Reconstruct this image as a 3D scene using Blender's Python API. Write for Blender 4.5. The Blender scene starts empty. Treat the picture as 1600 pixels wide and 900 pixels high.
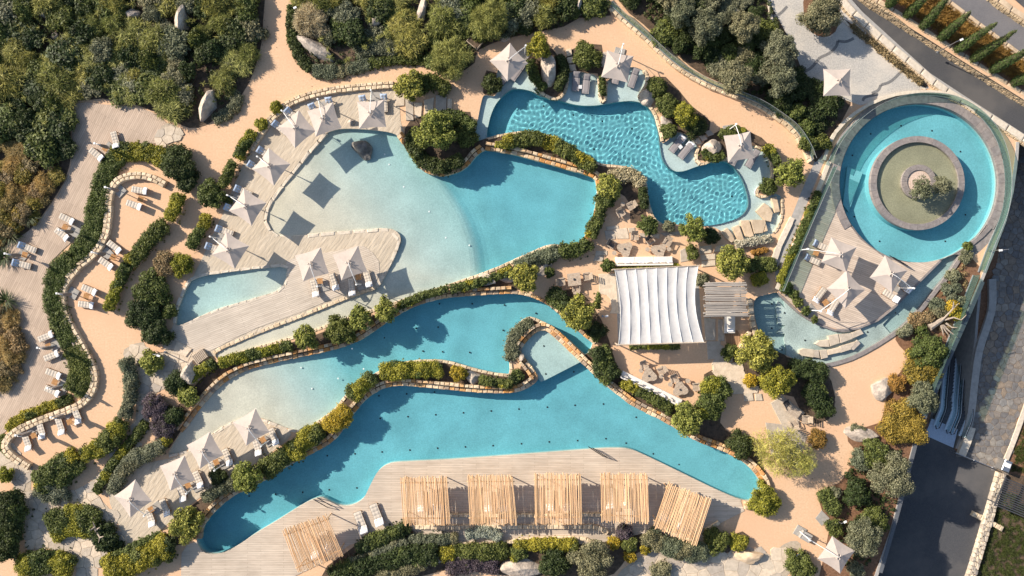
import bpy, math, random
import numpy as np
from mathutils import Vector, Matrix, noise
from mathutils.geometry import delaunay_2d_cdt

R = math.radians
S, H = 14.0, 77.0                       # photo pixels per metre on the ground, drone height in metres
sc = bpy.context.scene
col = sc.collection

# ------------------------------------------------------------------ camera, sky, sun, exposure
cam = bpy.data.objects.new('camera', bpy.data.cameras.new('camera'))
cam.location = (0, 0, H)
cam.data.sensor_width = 36
cam.data.lens = 36 * H / (1600 / S)
cam.data.clip_end = 1000
col.objects.link(cam)
sc.camera = cam

SUN_EL, SX, SY = R(28), -0.903, 0.429    # sun in the upper left of the picture
world = bpy.data.worlds.new('World')
sc.world = world
world.use_nodes = True
wn = world.node_tree
sky = wn.nodes.new('ShaderNodeTexSky')
sky.sky_type = 'NISHITA'
sky.sun_disc = False
sky.sun_elevation = SUN_EL
sky.sun_rotation = math.atan2(SX, SY)
wn.links.new(sky.outputs[0], wn.nodes['Background'].inputs[0])
wn.nodes['Background'].inputs[1].default_value = 0.095
sun = bpy.data.lights.new('sun', 'SUN')
sun.energy = 4.8
sun.angle = R(0.5)
sun.color = (1, 0.91, 0.79)
sun.cycles.is_caustics_light = True
so = bpy.data.objects.new('sun', sun)
sd = Vector((SX * math.cos(SUN_EL), SY * math.cos(SUN_EL), math.sin(SUN_EL)))
so.rotation_euler = sd.to_track_quat('Z', 'Y').to_euler()
so.location = sd * 120
col.objects.link(so)
sc.view_settings.view_transform = 'Standard'
sc.view_settings.look = 'None'
sc.view_settings.exposure = 0.83
sc.view_settings.gamma = 1

# ------------------------------------------------------------------ helpers
rng = random.Random(7)
nr = np.random.default_rng(11)

def P(px, py, z=0.0):
    k = (H - z) / H / S
    return ((px - 800) * k, (450 - py) * k, z)

def V(px, py, z=0.0):
    return Vector(P(px, py, z))

def smooth(pts, n=5, closed=True):
    """Catmull-Rom through pixel points"""
    out, m = [], len(pts)
    rngi = range(m if closed else m - 1)
    for i in rngi:
        if closed:
            p0, p1, p2, p3 = (pts[(i + k) % m] for k in (-1, 0, 1, 2))
        else:
            p0, p1, p2, p3 = pts[max(i - 1, 0)], pts[i], pts[i + 1], pts[min(i + 2, m - 1)]
        for j in range(n):
            t = j / n
            out.append(tuple(0.5 * ((2 * b) + (c - a) * t + (2 * a - 5 * b + 4 * c - d) * t * t + (3 * b - a - 3 * c + d) * t ** 3)
                             for a, b, c, d in zip(p0, p1, p2, p3)))
    if not closed:
        out.append(tuple(pts[-1]))
    return out

def inside(x, y, poly):
    r, j = False, len(poly) - 1
    for i in range(len(poly)):
        xi, yi = poly[i][0], poly[i][1]
        xj, yj = poly[j][0], poly[j][1]
        if (yi > y) != (yj > y) and x < (xj - xi) * (y - yi) / (yj - yi) + xi:
            r = not r
        j = i
    return r

def W(pts, z=0.0):
    return [P(x, y, z)[:2] for x, y in pts]

def ob(name, mesh, mats=(), parent=None, kind=None):
    if mesh is not None and not mesh.materials:
        for m in (mats if isinstance(mats, (list, tuple)) else [mats]):
            mesh.materials.append(m)
    o = bpy.data.objects.new(name, mesh)
    col.objects.link(o)
    if parent:
        o.parent = parent
    if kind:
        o['kind'] = kind
    return o

def tag(o, label, cat, group=None):
    o['label'] = label
    o['category'] = cat
    if group:
        o['group'] = group
    return o

def thing(name, label, cat, loc=(0, 0, 0), rz=0.0, group=None):
    o = bpy.data.objects.new(name, None)
    col.objects.link(o)
    o.location = loc
    o.rotation_euler = (0, 0, rz)
    o.empty_display_size = 0.3
    return tag(o, label, cat, group)

class MB:
    """collects boxes, tubes, prisms"""
    def __init__(s):
        s.v, s.f, s.m, s.sm = [], [], [], False
        s.cur = 0
    def add(s, v, f):
        b = len(s.v)
        s.v += [tuple(p) for p in v]
        s.f += [[i + b for i in q] for q in f]
        s.m += [s.cur] * len(f)
        return s
    def box(s, c, d, rz=0.0, taper=1.0, rx=0.0, ry=0.0):
        mt = Matrix.Translation(c) @ Matrix.Rotation(rz, 4, 'Z') @ Matrix.Rotation(ry, 4, 'Y') @ Matrix.Rotation(rx, 4, 'X')
        x, y, z = d[0] / 2, d[1] / 2, d[2] / 2
        v = [mt @ Vector(p) for p in [(-x, -y, -z), (x, -y, -z), (x, y, -z), (-x, y, -z),
             (-x * taper, -y * taper, z), (x * taper, -y * taper, z), (x * taper, y * taper, z), (-x * taper, y * taper, z)]]
        return s.add(v, [[3, 2, 1, 0], [4, 5, 6, 7], [0, 1, 5, 4], [1, 2, 6, 5], [2, 3, 7, 6], [3, 0, 4, 7]])
    def cbox(s, c, d, b=0.03, rz=0.0, rx=0.0, ry=0.0):
        """box with chamfered top edges"""
        mt = Matrix.Translation(c) @ Matrix.Rotation(rz, 4, 'Z') @ Matrix.Rotation(ry, 4, 'Y') @ Matrix.Rotation(rx, 4, 'X')
        x, y, z = d[0] / 2, d[1] / 2, d[2] / 2
        v = []
        for (ax, ay, az) in ((x - b, y - b, -z), (x, y, -z + b), (x, y, z - b), (x - b, y - b, z)):
            v += [mt @ Vector(p) for p in [(-ax, -ay, az), (ax, -ay, az), (ax, ay, az), (-ax, ay, az)]]
        f = [[3, 2, 1, 0], [12, 13, 14, 15]]
        for k in (0, 4, 8):
            for i in range(4):
                j = (i + 1) % 4
                f.append([k + i, k + j, k + 4 + j, k + 4 + i])
        return s.add(v, f)
    def tube(s, pts, r, n=6, r2=None, cap=True):
        pts = [Vector(p) for p in pts]
        v, f = [], []
        for i, p in enumerate(pts):
            t = (pts[min(i + 1, len(pts) - 1)] - pts[max(i - 1, 0)])
            t = t.normalized() if t.length > 1e-6 else Vector((0, 0, 1))
            a = t.orthogonal().normalized() if abs(t.z) > 0.95 else t.cross(Vector((0, 0, 1))).normalized()
            b = t.cross(a)
            rr = r if r2 is None else r + (r2 - r) * i / max(1, len(pts) - 1)
            for k in range(n):
                q = 2 * math.pi * k / n
                v.append(p + (a * math.cos(q) + b * math.sin(q)) * rr)
        for i in range(len(pts) - 1):
            for k in range(n):
                l = (k + 1) % n
                f.append([i * n + k, i * n + l, (i + 1) * n + l, (i + 1) * n + k])
        if cap:
            f.append(list(range(n))[::-1])
            f.append([(len(pts) - 1) * n + k for k in range(n)])
        return s.add(v, f)
    def prism(s, poly, z0, z1, inset=0.0):
        n = len(poly)
        cx, cy = sum(p[0] for p in poly) / n, sum(p[1] for p in poly) / n
        v = [(p[0], p[1], z0) for p in poly]
        if inset:
            v += [(p[0], p[1], z1 - inset) for p in poly]
            def ins(p):
                d = math.hypot(p[0] - cx, p[1] - cy) or 1
                return (p[0] + (cx - p[0]) / d * inset, p[1] + (cy - p[1]) / d * inset, z1)
            v += [ins(p) for p in poly]
            f = [list(range(n))[::-1], [2 * n + i for i in range(n)]]
            for k in (0, n):
                for i in range(n):
                    j = (i + 1) % n
                    f.append([k + i, k + j, k + n + j, k + n + i])
        else:
            v += [(p[0], p[1], z1) for p in poly]
            f = [list(range(n))[::-1], [n + i for i in range(n)]]
            for i in range(n):
                j = (i + 1) % n
                f.append([i, j, n + j, n + i])
        return s.add(v, f)
    def lathe(s, prof, n=12, c=(0, 0, 0)):
        v, f = [], []
        for (r, z) in prof:
            for k in range(n):
                q = 2 * math.pi * k / n
                v.append((c[0] + r * math.cos(q), c[1] + r * math.sin(q), c[2] + z))
        for i in range(len(prof) - 1):
            for k in range(n):
                l = (k + 1) % n
                f.append([i * n + k, i * n + l, (i + 1) * n + l, (i + 1) * n + k])
        return s.add(v, f)
    def mesh(s, name, sm=False):
        m = bpy.data.meshes.new(name)
        m.from_pydata(s.v, [], s.f)
        if any(s.m):
            m.polygons.foreach_set('material_index', s.m)
        if sm:
            m.polygons.foreach_set('use_smooth', [True] * len(m.polygons))
        m.update()
        return m
    def build(s, name, mats, parent=None, kind=None, sm=False):
        return ob(name, s.mesh(name, sm), mats, parent, kind)

def ccw(poly):
    a = sum(poly[i - 1][0] * poly[i][1] - poly[i][0] * poly[i - 1][1] for i in range(len(poly)))
    return poly if a > 0 else poly[::-1]

def cdt(loops, opens=(), extra=()):
    v, e = [], []
    for lp in loops:
        b = len(v)
        v += [Vector(p[:2]) for p in lp]
        e += [(b + i, b + (i + 1) % len(lp)) for i in range(len(lp))]
    for lp in opens:
        b = len(v)
        v += [Vector(p[:2]) for p in lp]
        e += [(b + i, b + i + 1) for i in range(len(lp) - 1)]
    v += [Vector(p[:2]) for p in extra]
    r = delaunay_2d_cdt(v, e, [], 0, 1e-4)
    return r[0], r[2]

def fill(name, outer, holes, z, mat, kind='structure', zf=None, grid=None, parent=None, skirt=0.0):
    """flat or gently shaped sheet bounded by world polygons, with holes"""
    extra = []
    if grid:
        xs = [p[0] for p in outer]; ys = [p[1] for p in outer]
        x = min(xs)
        while x < max(xs):
            y = min(ys)
            while y < max(ys):
                if inside(x, y, outer):
                    extra.append((x + rng.uniform(-.2, .2) * grid, y + rng.uniform(-.2, .2) * grid))
                y += grid
            x += grid
    vs, fs = cdt([outer] + list(holes), extra=extra)
    keep = []
    for f in fs:
        cx = sum(vs[i][0] for i in f) / len(f); cy = sum(vs[i][1] for i in f) / len(f)
        if inside(cx, cy, outer) and not any(inside(cx, cy, h) for h in holes):
            keep.append(list(f))
    used = sorted({i for f in keep for i in f})
    mp = {i: k for k, i in enumerate(used)}
    v = [(vs[i][0], vs[i][1], z + (zf(vs[i][0], vs[i][1]) if zf else 0)) for i in used]
    f = []
    for q in keep:
        a, b, c = (vs[i] for i in q[:3])
        if (b[0] - a[0]) * (c[1] - a[1]) - (b[1] - a[1]) * (c[0] - a[0]) < 0:
            q = q[::-1]
        f.append([mp[i] for i in q])
    if skirt:
        ec = {}
        for q in f:
            for i in range(len(q)):
                a, b = q[i], q[(i + 1) % len(q)]
                ec[(a, b)] = 1
        for (a, b) in list(ec):
            if (b, a) not in ec:
                n0 = len(v)
                v += [(v[a][0], v[a][1], v[a][2] - skirt), (v[b][0], v[b][1], v[b][2] - skirt)]
                f.append([b, a, n0, n0 + 1])
    m = bpy.data.meshes.new(name)
    m.from_pydata(v, [], f)
    m.update()
    return ob(name, m, mat, parent, kind)

# ------------------------------------------------------------------ materials
def nodes(name):
    m = bpy.data.materials.new(name)
    m.use_nodes = True
    nt = m.node_tree
    return m, nt, nt.nodes['Principled BSDF']

def N(nt, t, **kw):
    n = nt.nodes.new(t)
    for k, v in kw.items():
        if k in n.inputs.keys():
            n.inputs[k].default_value = v
        else:
            setattr(n, k, v)
    return n

def ramp(nt, stops, interp='LINEAR'):
    r = nt.nodes.new('ShaderNodeValToRGB')
    r.color_ramp.interpolation = interp
    el = r.color_ramp.elements
    while len(el) < len(stops):
        el.new(0.5)
    for e, (p, c) in zip(el, stops):
        e.position = p
        e.color = (*c, 1)
    return r

def mix(nt, a, b, fac, typ='MIX'):
    n = nt.nodes.new('ShaderNodeMix')
    n.data_type = 'RGBA'
    n.blend_type = typ
    for k, val in ((0, fac), (6, a), (7, b)):
        if hasattr(val, 'is_linked'):
            nt.links.new(val, n.inputs[k])
        elif k == 0:
            n.inputs[0].default_value = val
        else:
            n.inputs[k].default_value = (*val, 1)
    return n.outputs[2]

def rough(name, c1, c2, scale, ro=0.85, bump=0.3, bscale=None, c3=None, scale3=0.4, spec=0.25, rand=None, obj=False, fac3=0.6, bdist=0.05, stretch=False):
    """noise-mixed surface in world (or object) space"""
    m, nt, bs = nodes(name)
    if obj:
        pos = N(nt, 'ShaderNodeTexCoord').outputs['Object']
    else:
        pos = N(nt, 'ShaderNodeNewGeometry').outputs['Position']
    if stretch:                                      # rake lines
        mp = N(nt, 'ShaderNodeMapping')
        mp.inputs['Rotation'].default_value = (0, 0, R(-55))
        m2 = N(nt, 'ShaderNodeMapping')
        m2.inputs['Scale'].default_value = (.22, 1.0, 1)
        nt.links.new(pos, mp.inputs[0])
        nt.links.new(mp.outputs[0], m2.inputs[0])
        pos = m2.outputs[0]
    t = N(nt, 'ShaderNodeTexNoise', Scale=scale, Detail=6.0, Roughness=0.65)
    nt.links.new(pos, t.inputs['Vector'])
    r = ramp(nt, [(0.32, c1), (0.68, c2)])
    nt.links.new(t.outputs[0], r.inputs[0])
    c = r.outputs[0]
    if c3:
        t3 = N(nt, 'ShaderNodeTexNoise', Scale=scale3, Detail=4.0, Roughness=0.6)
        nt.links.new(pos, t3.inputs['Vector'])
        r3 = ramp(nt, [(0.45, (0, 0, 0)), (0.65, (fac3,) * 3)])
        nt.links.new(t3.outputs[0], r3.inputs[0])
        c = mix(nt, c, c3, r3.outputs[0])
    if rand:
        oi = N(nt, 'ShaderNodeObjectInfo')
        rr = ramp(nt, rand)
        nt.links.new(oi.outputs['Random'], rr.inputs[0])
        c = mix(nt, c, rr.outputs[0], 1.0, 'MULTIPLY')
    nt.links.new(c, bs.inputs['Base Color'])
    bs.inputs['Roughness'].default_value = ro
    bs.inputs['Specular IOR Level'].default_value = spec
    if bump:
        tb = N(nt, 'ShaderNodeTexNoise', Scale=bscale or scale * 2, Detail=5.0)
        nt.links.new(pos, tb.inputs['Vector'])
        b = N(nt, 'ShaderNodeBump', Strength=bump, Distance=bdist)
        nt.links.new(tb.outputs[0], b.inputs['Height'])
        nt.links.new(b.outputs[0], bs.inputs['Normal'])
    return m

def boards(name, ang, c1, c2, gap, row=0.2, width=3.2, wear=None):
    """timber decking: boards run along the angle"""
    m, nt, bs = nodes(name)
    g = N(nt, 'ShaderNodeNewGeometry')
    mp = N(nt, 'ShaderNodeMapping')
    mp.inputs['Rotation'].default_value = (0, 0, -ang)
    nt.links.new(g.outputs['Position'], mp.inputs[0])
    br = N(nt, 'ShaderNodeTexBrick', Scale=1.0)
    br.inputs['Color1'].default_value = (*c1, 1)
    br.inputs['Color2'].default_value = (*c2, 1)
    br.inputs['Mortar'].default_value = (*gap, 1)
    br.inputs['Mortar Size'].default_value = 0.012
    br.inputs['Mortar Smooth'].default_value = 0.4
    br.inputs['Brick Width'].default_value = width
    br.inputs['Row Height'].default_value = row
    br.offset = 0.37
    nt.links.new(mp.outputs[0], br.inputs['Vector'])
    t = N(nt, 'ShaderNodeTexNoise', Scale=0.35, Detail=5.0)
    nt.links.new(g.outputs['Position'], t.inputs['Vector'])
    st = N(nt, 'ShaderNodeMapping')
    st.inputs['Rotation'].default_value = (0, 0, -ang)
    st.inputs['Scale'].default_value = (0.7, 6, 1)
    nt.links.new(g.outputs['Position'], st.inputs[0])
    t2 = N(nt, 'ShaderNodeTexNoise', Scale=1.0, Detail=6.0)
    nt.links.new(mp.outputs[0], st.inputs[0])
    st.inputs['Rotation'].default_value = (0, 0, 0)
    nt.links.new(st.outputs[0], t2.inputs['Vector'])
    r = ramp(nt, [(0.3, (0.80, 0.79, 0.78)), (0.7, (1.08, 1.07, 1.06))])
    nt.links.new(t.outputs[0], r.inputs[0])
    r2 = ramp(nt, [(0.25, (0.82, 0.80, 0.78)), (0.7, (1.06, 1.06, 1.06))])
    nt.links.new(t2.outputs[0], r2.inputs[0])
    c = mix(nt, br.outputs[0], r.outputs[0], 0.7, 'MULTIPLY')
    c = mix(nt, c, r2.outputs[0], 0.85, 'MULTIPLY')
    nt.links.new(c, bs.inputs['Base Color'])
    bs.inputs['Roughness'].default_value = 0.75
    bs.inputs['Specular IOR Level'].default_value = 0.25
    b = N(nt, 'ShaderNodeBump', Strength=0.5, Distance=0.02)
    nt.links.new(br.outputs[1], b.inputs['Height'])
    b.invert = True
    nt.links.new(b.outputs[0], bs.inputs['Normal'])
    return m

def plain(name, c, ro=0.6, metal=0.0, spec=0.3, nz=0.12):
    m, nt, bs = nodes(name)
    t = N(nt, 'ShaderNodeTexNoise', Scale=9.0, Detail=4.0)
    g = N(nt, 'ShaderNodeTexCoord')
    nt.links.new(g.outputs['Object'], t.inputs['Vector'])
    r = ramp(nt, [(0.3, tuple(x * (1 - nz) for x in c)), (0.7, tuple(min(1, x * (1 + nz)) for x in c))])
    nt.links.new(t.outputs[0], r.inputs[0])
    nt.links.new(r.outputs[0], bs.inputs['Base Color'])
    bs.inputs['Roughness'].default_value = ro
    bs.inputs['Metallic'].default_value = metal
    bs.inputs['Specular IOR Level'].default_value = spec
    return m

def fabric(name, c, trans=0.25, weave=60, nz=0.06):
    m, nt, bs = nodes(name)
    g = N(nt, 'ShaderNodeTexCoord')
    t = N(nt, 'ShaderNodeTexNoise', Scale=2.2, Detail=5.0)
    nt.links.new(g.outputs['Object'], t.inputs['Vector'])
    oi = N(nt, 'ShaderNodeObjectInfo')
    r = ramp(nt, [(0.3, tuple(x * (1 - nz) for x in c)), (0.7, tuple(min(1, x * (1 + nz)) for x in c))])
    nt.links.new(t.outputs[0], r.inputs[0])
    rr = ramp(nt, [(0, (0.9, 0.9, 0.9)), (1, (1, 1, 1))])
    nt.links.new(oi.outputs['Random'], rr.inputs[0])
    cc = mix(nt, r.outputs[0], rr.outputs[0], 1.0, 'MULTIPLY')
    nt.links.new(cc, bs.inputs['Base Color'])
    bs.inputs['Roughness'].default_value = 0.9
    bs.inputs['Specular IOR Level'].default_value = 0.1
    b = N(nt, 'ShaderNodeBump', Strength=0.25, Distance=0.02)
    nt.links.new(t.outputs[0], b.inputs['Height'])
    nt.links.new(b.outputs[0], bs.inputs['Normal'])
    if trans:
        tr = N(nt, 'ShaderNodeBsdfTranslucent')
        nt.links.new(cc, tr.inputs[0])
        mx = N(nt, 'ShaderNodeMixShader')
        mx.inputs[0].default_value = trans
        nt.links.new(bs.outputs[0], mx.inputs[1])
        nt.links.new(tr.outputs[0], mx.inputs[2])
        nt.links.new(mx.outputs[0], nt.nodes['Material Output'].inputs[0])
    return m

def leafmat(name, dark, light, trans=0.25, ro=0.6):
    m, nt, bs = nodes(name)
    g = N(nt, 'ShaderNodeNewGeometry')
    t = N(nt, 'ShaderNodeTexNoise', Scale=0.9, Detail=3.0)
    nt.links.new(g.outputs['Position'], t.inputs['Vector'])
    ad = N(nt, 'ShaderNodeMath', operation='MULTIPLY_ADD')
    ad.inputs[1].default_value = 0.55
    nt.links.new(g.outputs['Random Per Island'], ad.inputs[0])
    nt.links.new(t.outputs[0], ad.inputs[2])
    r = ramp(nt, [(0.35, dark), (0.72, tuple((a * 0.45 + b * 0.55) for a, b in zip(dark, light))), (1.0, light)])
    nt.links.new(ad.outputs[0], r.inputs[0])
    oi = N(nt, 'ShaderNodeObjectInfo')
    rr = ramp(nt, [(0, (0.8, 0.86, 0.8)), (0.5, (1.0, 1.0, 1.0)), (1, (1.18, 1.08, 0.95))])
    nt.links.new(oi.outputs['Random'], rr.inputs[0])
    c = mix(nt, r.outputs[0], rr.outputs[0], 1.0, 'MULTIPLY')
    nt.links.new(c, bs.inputs['Base Color'])
    bs.inputs['Roughness'].default_value = ro
    bs.inputs['Specular IOR Level'].default_value = 0.25
    tr = N(nt, 'ShaderNodeBsdfTranslucent')
    nt.links.new(c, tr.inputs[0])
    mx = N(nt, 'ShaderNodeMixShader')
    mx.inputs[0].default_value = trans
    nt.links.new(bs.outputs[0], mx.inputs[1])
    nt.links.new(tr.outputs[0], mx.inputs[2])
    nt.links.new(mx.outputs[0], nt.nodes['Material Output'].inputs[0])
    return m

LEAF = {k: leafmat('leaf_' + k, *v) for k, v in dict(
    dark=((.010, .020, .006), (.085, .11, .035)),
    green=((.018, .034, .008), (.165, .19, .05)),
    bright=((.035, .055, .010), (.38, .38, .085)),
    lime=((.06, .075, .010), (.42, .38, .05)),
    gold=((.16, .12, .010), (.56, .42, .05)),
    turf=((.040, .062, .014), (.17, .20, .055)),
    autumn=((.075, .062, .012), (.40, .30, .06)),
    sage=((.055, .068, .038), (.27, .28, .18)),
    olive=((.055, .066, .034), (.29, .28, .17)),
    purple=((.035, .026, .026), (.17, .125, .145)),
    brown=((.085, .058, .026), (.40, .285, .145)),
    mimosa=((.16, .16, .03), (.62, .56, .15)),
    straw=((.14, .095, .03), (.55, .40, .16)),
    rust=((.11, .055, .014), (.42, .24, .06)),
    feather=((.055, .064, .015), (.46, .44, .13)),
    silver=((.22, .23, .19), (.62, .60, .50)),
    plume=((.30, .22, .12), (.72, .58, .38)),
    cypress=((.025, .05, .012), (.12, .17, .045)),
).items()}
CORE_SHADE = rough('crown_core_shade', (.030, .034, .014), (.075, .07, .035), 3.0, bump=0, obj=True)  # solid foliage cores, the shade between leaves put into their dark colour
BARK = rough('bark', (.10, .075, .05), (.22, .17, .12), 5.0, obj=True)
DEADWOOD = rough('dead_wood', (.22, .175, .135), (.46, .38, .30), 6.0, obj=True)

SAND = rough('sand_gravel', (.58, .37, .222), (.71, .472, .295), 5.0, c3=(.64, .395, .24), scale3=.24, bump=.45, bscale=9, bdist=.03, fac3=.7)
SOIL = rough('dark_soil', (.05, .036, .024), (.15, .10, .065), 2.0, bump=.7, bscale=6)
MULCH = rough('mulch', (.12, .06, .032), (.26, .14, .08), 4.0, bump=.6, bscale=12)
BEACH = rough('beach_sand', (.44, .36, .265), (.58, .49, .38), 4.0, c3=(.44, .365, .27), scale3=.5, bump=.9, bscale=3.5, bdist=.07, stretch=True)
FLAG = rough('flagstone', (.50, .42, .33), (.68, .58, .47), 2.0, rand=[(0, (.66, .66, .68)), (.5, (.88, .86, .82)), (1, (1.06, 1, .92))], bump=.5, bscale=7)
JOINT = rough('stone_joints', (.16, .12, .09), (.30, .24, .18), 4.0)
JOINT_P = rough('sandy_joints', (.36, .29, .215), (.50, .41, .31), 4.0)
COPE = rough('cut_stone_coping', (.52, .45, .36), (.70, .62, .51), 3.0, rand=[(0, (.92, .9, .88)), (1, (1.03, 1, .97))])
STONE_O = rough('ochre_wall_stone', (.60, .52, .42), (.88, .80, .68), 4.0, obj=False, bump=.6, bscale=9,
                rand=[(0, (.72, .60, .46)), (.3, (.92, .80, .64)), (.5, (.80, .55, .31)), (.68, (.72, .37, .13)), (.8, (.62, .42, .26)), (1, (.42, .37, .33))])
STONE_P = rough('pale_wall_stone', (.58, .50, .40), (.82, .73, .60), 4.0, bump=.6, bscale=9,
                rand=[(0, (.78, .66, .52)), (.4, (.92, .82, .68)), (.7, (.98, .88, .74)), (1, (.62, .54, .45))])
STONE_G = rough('grey_wall_stone', (.55, .5, .44), (.85, .8, .72), 4.0, bump=.6, bscale=9,
                rand=[(0, (.5, .46, .42)), (.4, (.72, .66, .58)), (.7, (.9, .78, .62)), (1, (.38, .36, .35))])
COBBLE = rough('cobble_stone', (.5, .48, .46), (.85, .82, .78), 3.0, bump=.5, bscale=8,
               rand=[(0, (.20, .195, .20)), (.35, (.30, .28, .265)), (.6, (.36, .29, .225)), (.8, (.25, .26, .275)), (1, (.42, .38, .33))])
BOULDER = rough('granite_boulder', (.34, .29, .245), (.62, .54, .45), 1.6, c3=(.20, .18, .16), scale3=1.1, bump=.8, bscale=3.0, fac3=.5, rand=[(0, (.82, .8, .8)), (1, (1.06, 1, .94))], bdist=.1)
BOULDER_D = rough('dark_wet_boulder', (.07, .065, .06), (.20, .18, .16), 1.6, c3=(.5, .42, .32), scale3=.9, bump=.8, bscale=3.0, fac3=.5, bdist=.1)
SLAB = rough('sandstone_slab', (.50, .38, .255), (.70, .55, .39), 1.5, c3=(.40, .30, .2), scale3=.8, bump=.5, bscale=4, rand=[(0, (.88, .88, .88)), (1, (1.05, 1, .95))])
ASPH = rough('asphalt', (.058, .059, .064), (.088, .086, .088), 8.0, c3=(.125, .115, .108), scale3=.16, fac3=.8, bump=.4, bscale=30)
CONC = rough('concrete', (.30, .285, .26), (.42, .39, .36), 2.2, bump=.2)
GREYSTONE = rough('grey_basalt', (.20, .175, .165), (.31, .28, .26), 2.6, bump=.25, rand=[(0, (.82, .82, .84)), (1, (1.05, 1, .97))])
PEBBLE = rough('pebble_mosaic', (.32, .295, .27), (.55, .51, .45), 7.0, c3=(.64, .56, .46), scale3=.25, bump=.6, bscale=20)
PEBBLE_D = rough('dark_pebble', (.12, .115, .11), (.24, .23, .22), 8.0, bump=.6, bscale=20)
DECK_S = boards('pale_deck_boards', 0.0, (.62, .52, .415), (.545, .45, .355), (.34, .27, .20), width=4)
DECK_M = boards('beach_deck_boards', R(20), (.61, .525, .43), (.545, .465, .38), (.34, .28, .21), width=4)
DECK_L = boards('terrace_deck_boards', R(63), (.56, .43, .325), (.48, .365, .275), (.25, .18, .13), width=3.5)
DECK_R = boards('circle_deck_boards', R(-20), (.64, .525, .42), (.545, .44, .35), (.3, .22, .17), width=4)
POLE = rough('peeled_pole', (.56, .345, .18), (.86, .585, .355), 3.0, obj=True, bump=.2, rand=[(0, (.72, .68, .62)), (.5, (.95, .95, .93)), (1, (1.1, 1.05, 1))])
POLE_G = rough('weathered_pole', (.26, .225, .195), (.52, .47, .42), 3.0, obj=True, bump=.2, rand=[(0, (.7, .7, .7)), (1, (1.1, 1.08, 1.05))])
TEAK = rough('teak', (.33, .16, .06), (.50, .27, .115), 6.0, obj=True, bump=.15)
TEAK_G = rough('grey_teak', (.33, .25, .18), (.52, .42, .32), 6.0, obj=True, bump=.15)
CANVAS = fabric('canopy_canvas', (.57, .485, .425), .18)
CANVAS_D = fabric('folded_canvas', (.24, .20, .18), .1)
SAIL = fabric('white_sail', (.84, .82, .80), .42)
CUSHION = fabric('tufted_cushion', (.54, .47, .39), 0)
TOWEL = fabric('white_towel', (.84, .84, .86), 0)
TOWEL_B = fabric('blue_white_towel', (.52, .62, .78), 0, nz=.3)
SOFA = fabric('sofa_cover', (.80, .72, .63), 0)
LOUNGE_G = fabric('grey_mesh', (.30, .27, .265), 0)
WHITE = plain('white_paint', (.78, .76, .73), .5)
ALU = plain('brushed_metal', (.55, .54, .53), .35, .9)
DARKM = plain('dark_metal', (.055, .055, .06), .5)
RUBBER = plain('black_rubber', (.015, .015, .017), .6)
STEP = plain('escalator_step', (.085, .09, .10), .55)
STEELB = plain('balustrade_steel', (.56, .66, .74), .4, .0)
STEELC = plain('balustrade_cap', (.68, .74, .80), .35, .2)
SLABG = rough('parasol_base_slab', (.27, .25, .225), (.38, .35, .31), 3.0, obj=True, bump=.15)
GRASS = leafmat('grass_blades', (.02, .03, .008), (.09, .11, .03))

def schlick(nt, f0, normal=None):
    """reflectance that is the same from both sides of the surface"""
    lw = N(nt, 'ShaderNodeLayerWeight', Blend=0.5)
    if normal:
        nt.links.new(normal, lw.inputs['Normal'])
    pw = N(nt, 'ShaderNodeMath', operation='POWER')
    nt.links.new(lw.outputs['Facing'], pw.inputs[0])
    pw.inputs[1].default_value = 5.0
    ma = N(nt, 'ShaderNodeMath', operation='MULTIPLY_ADD')
    nt.links.new(pw.outputs[0], ma.inputs[0])
    ma.inputs[1].default_value = 1 - f0
    ma.inputs[2].default_value = f0
    return ma

def glass(name, tint, a=0.85):
    m, nt, bs = nodes(name)
    tr = N(nt, 'ShaderNodeBsdfTransparent')
    tr.inputs[0].default_value = (*tint, 1)
    gl = N(nt, 'ShaderNodeBsdfGlossy', Roughness=0.04)
    gl.inputs[0].default_value = (.8, .9, .88, 1)
    df = N(nt, 'ShaderNodeBsdfDiffuse')
    df.inputs[0].default_value = (.20, .28, .26, 1)
    fr = schlick(nt, .04)
    m1 = N(nt, 'ShaderNodeMixShader')
    m1.inputs[0].default_value = a
    nt.links.new(df.outputs[0], m1.inputs[1])
    nt.links.new(tr.outputs[0], m1.inputs[2])
    mx = N(nt, 'ShaderNodeMixShader')
    nt.links.new(fr.outputs[0], mx.inputs[0])
    nt.links.new(m1.outputs[0], mx.inputs[1])
    nt.links.new(gl.outputs[0], mx.inputs[2])
    nt.links.new(mx.outputs[0], nt.nodes['Material Output'].inputs[0])
    return m
GLASS = glass('balustrade_glass', (.70, .84, .80), .86)

def water(name, tint, bump=0.12, scale=3.0):
    m, nt, bs = nodes(name)
    g = N(nt, 'ShaderNodeNewGeometry')
    t = N(nt, 'ShaderNodeTexNoise', Scale=scale, Detail=4.0, Roughness=.6)
    nt.links.new(g.outputs['Position'], t.inputs['Vector'])
    b = N(nt, 'ShaderNodeBump', Strength=bump, Distance=0.1)
    nt.links.new(t.outputs[0], b.inputs['Height'])
    tr = N(nt, 'ShaderNodeBsdfTransparent')
    tr.inputs[0].default_value = (*tint, 1)
    gl = N(nt, 'ShaderNodeBsdfGlossy', Roughness=0.02)
    nt.links.new(b.outputs[0], gl.inputs['Normal'])
    fr = schlick(nt, .02, b.outputs[0])
    mx = N(nt, 'ShaderNodeMixShader')
    nt.links.new(fr.outputs[0], mx.inputs[0])
    nt.links.new(tr.outputs[0], mx.inputs[1])
    nt.links.new(gl.outputs[0], mx.inputs[2])
    nt.links.new(mx.outputs[0], nt.nodes['Material Output'].inputs[0])
    return m
WATER = water('pool_water', (.93, .985, .985))
WATER_G = water('pond_water', (.90, .94, .84))

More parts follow.
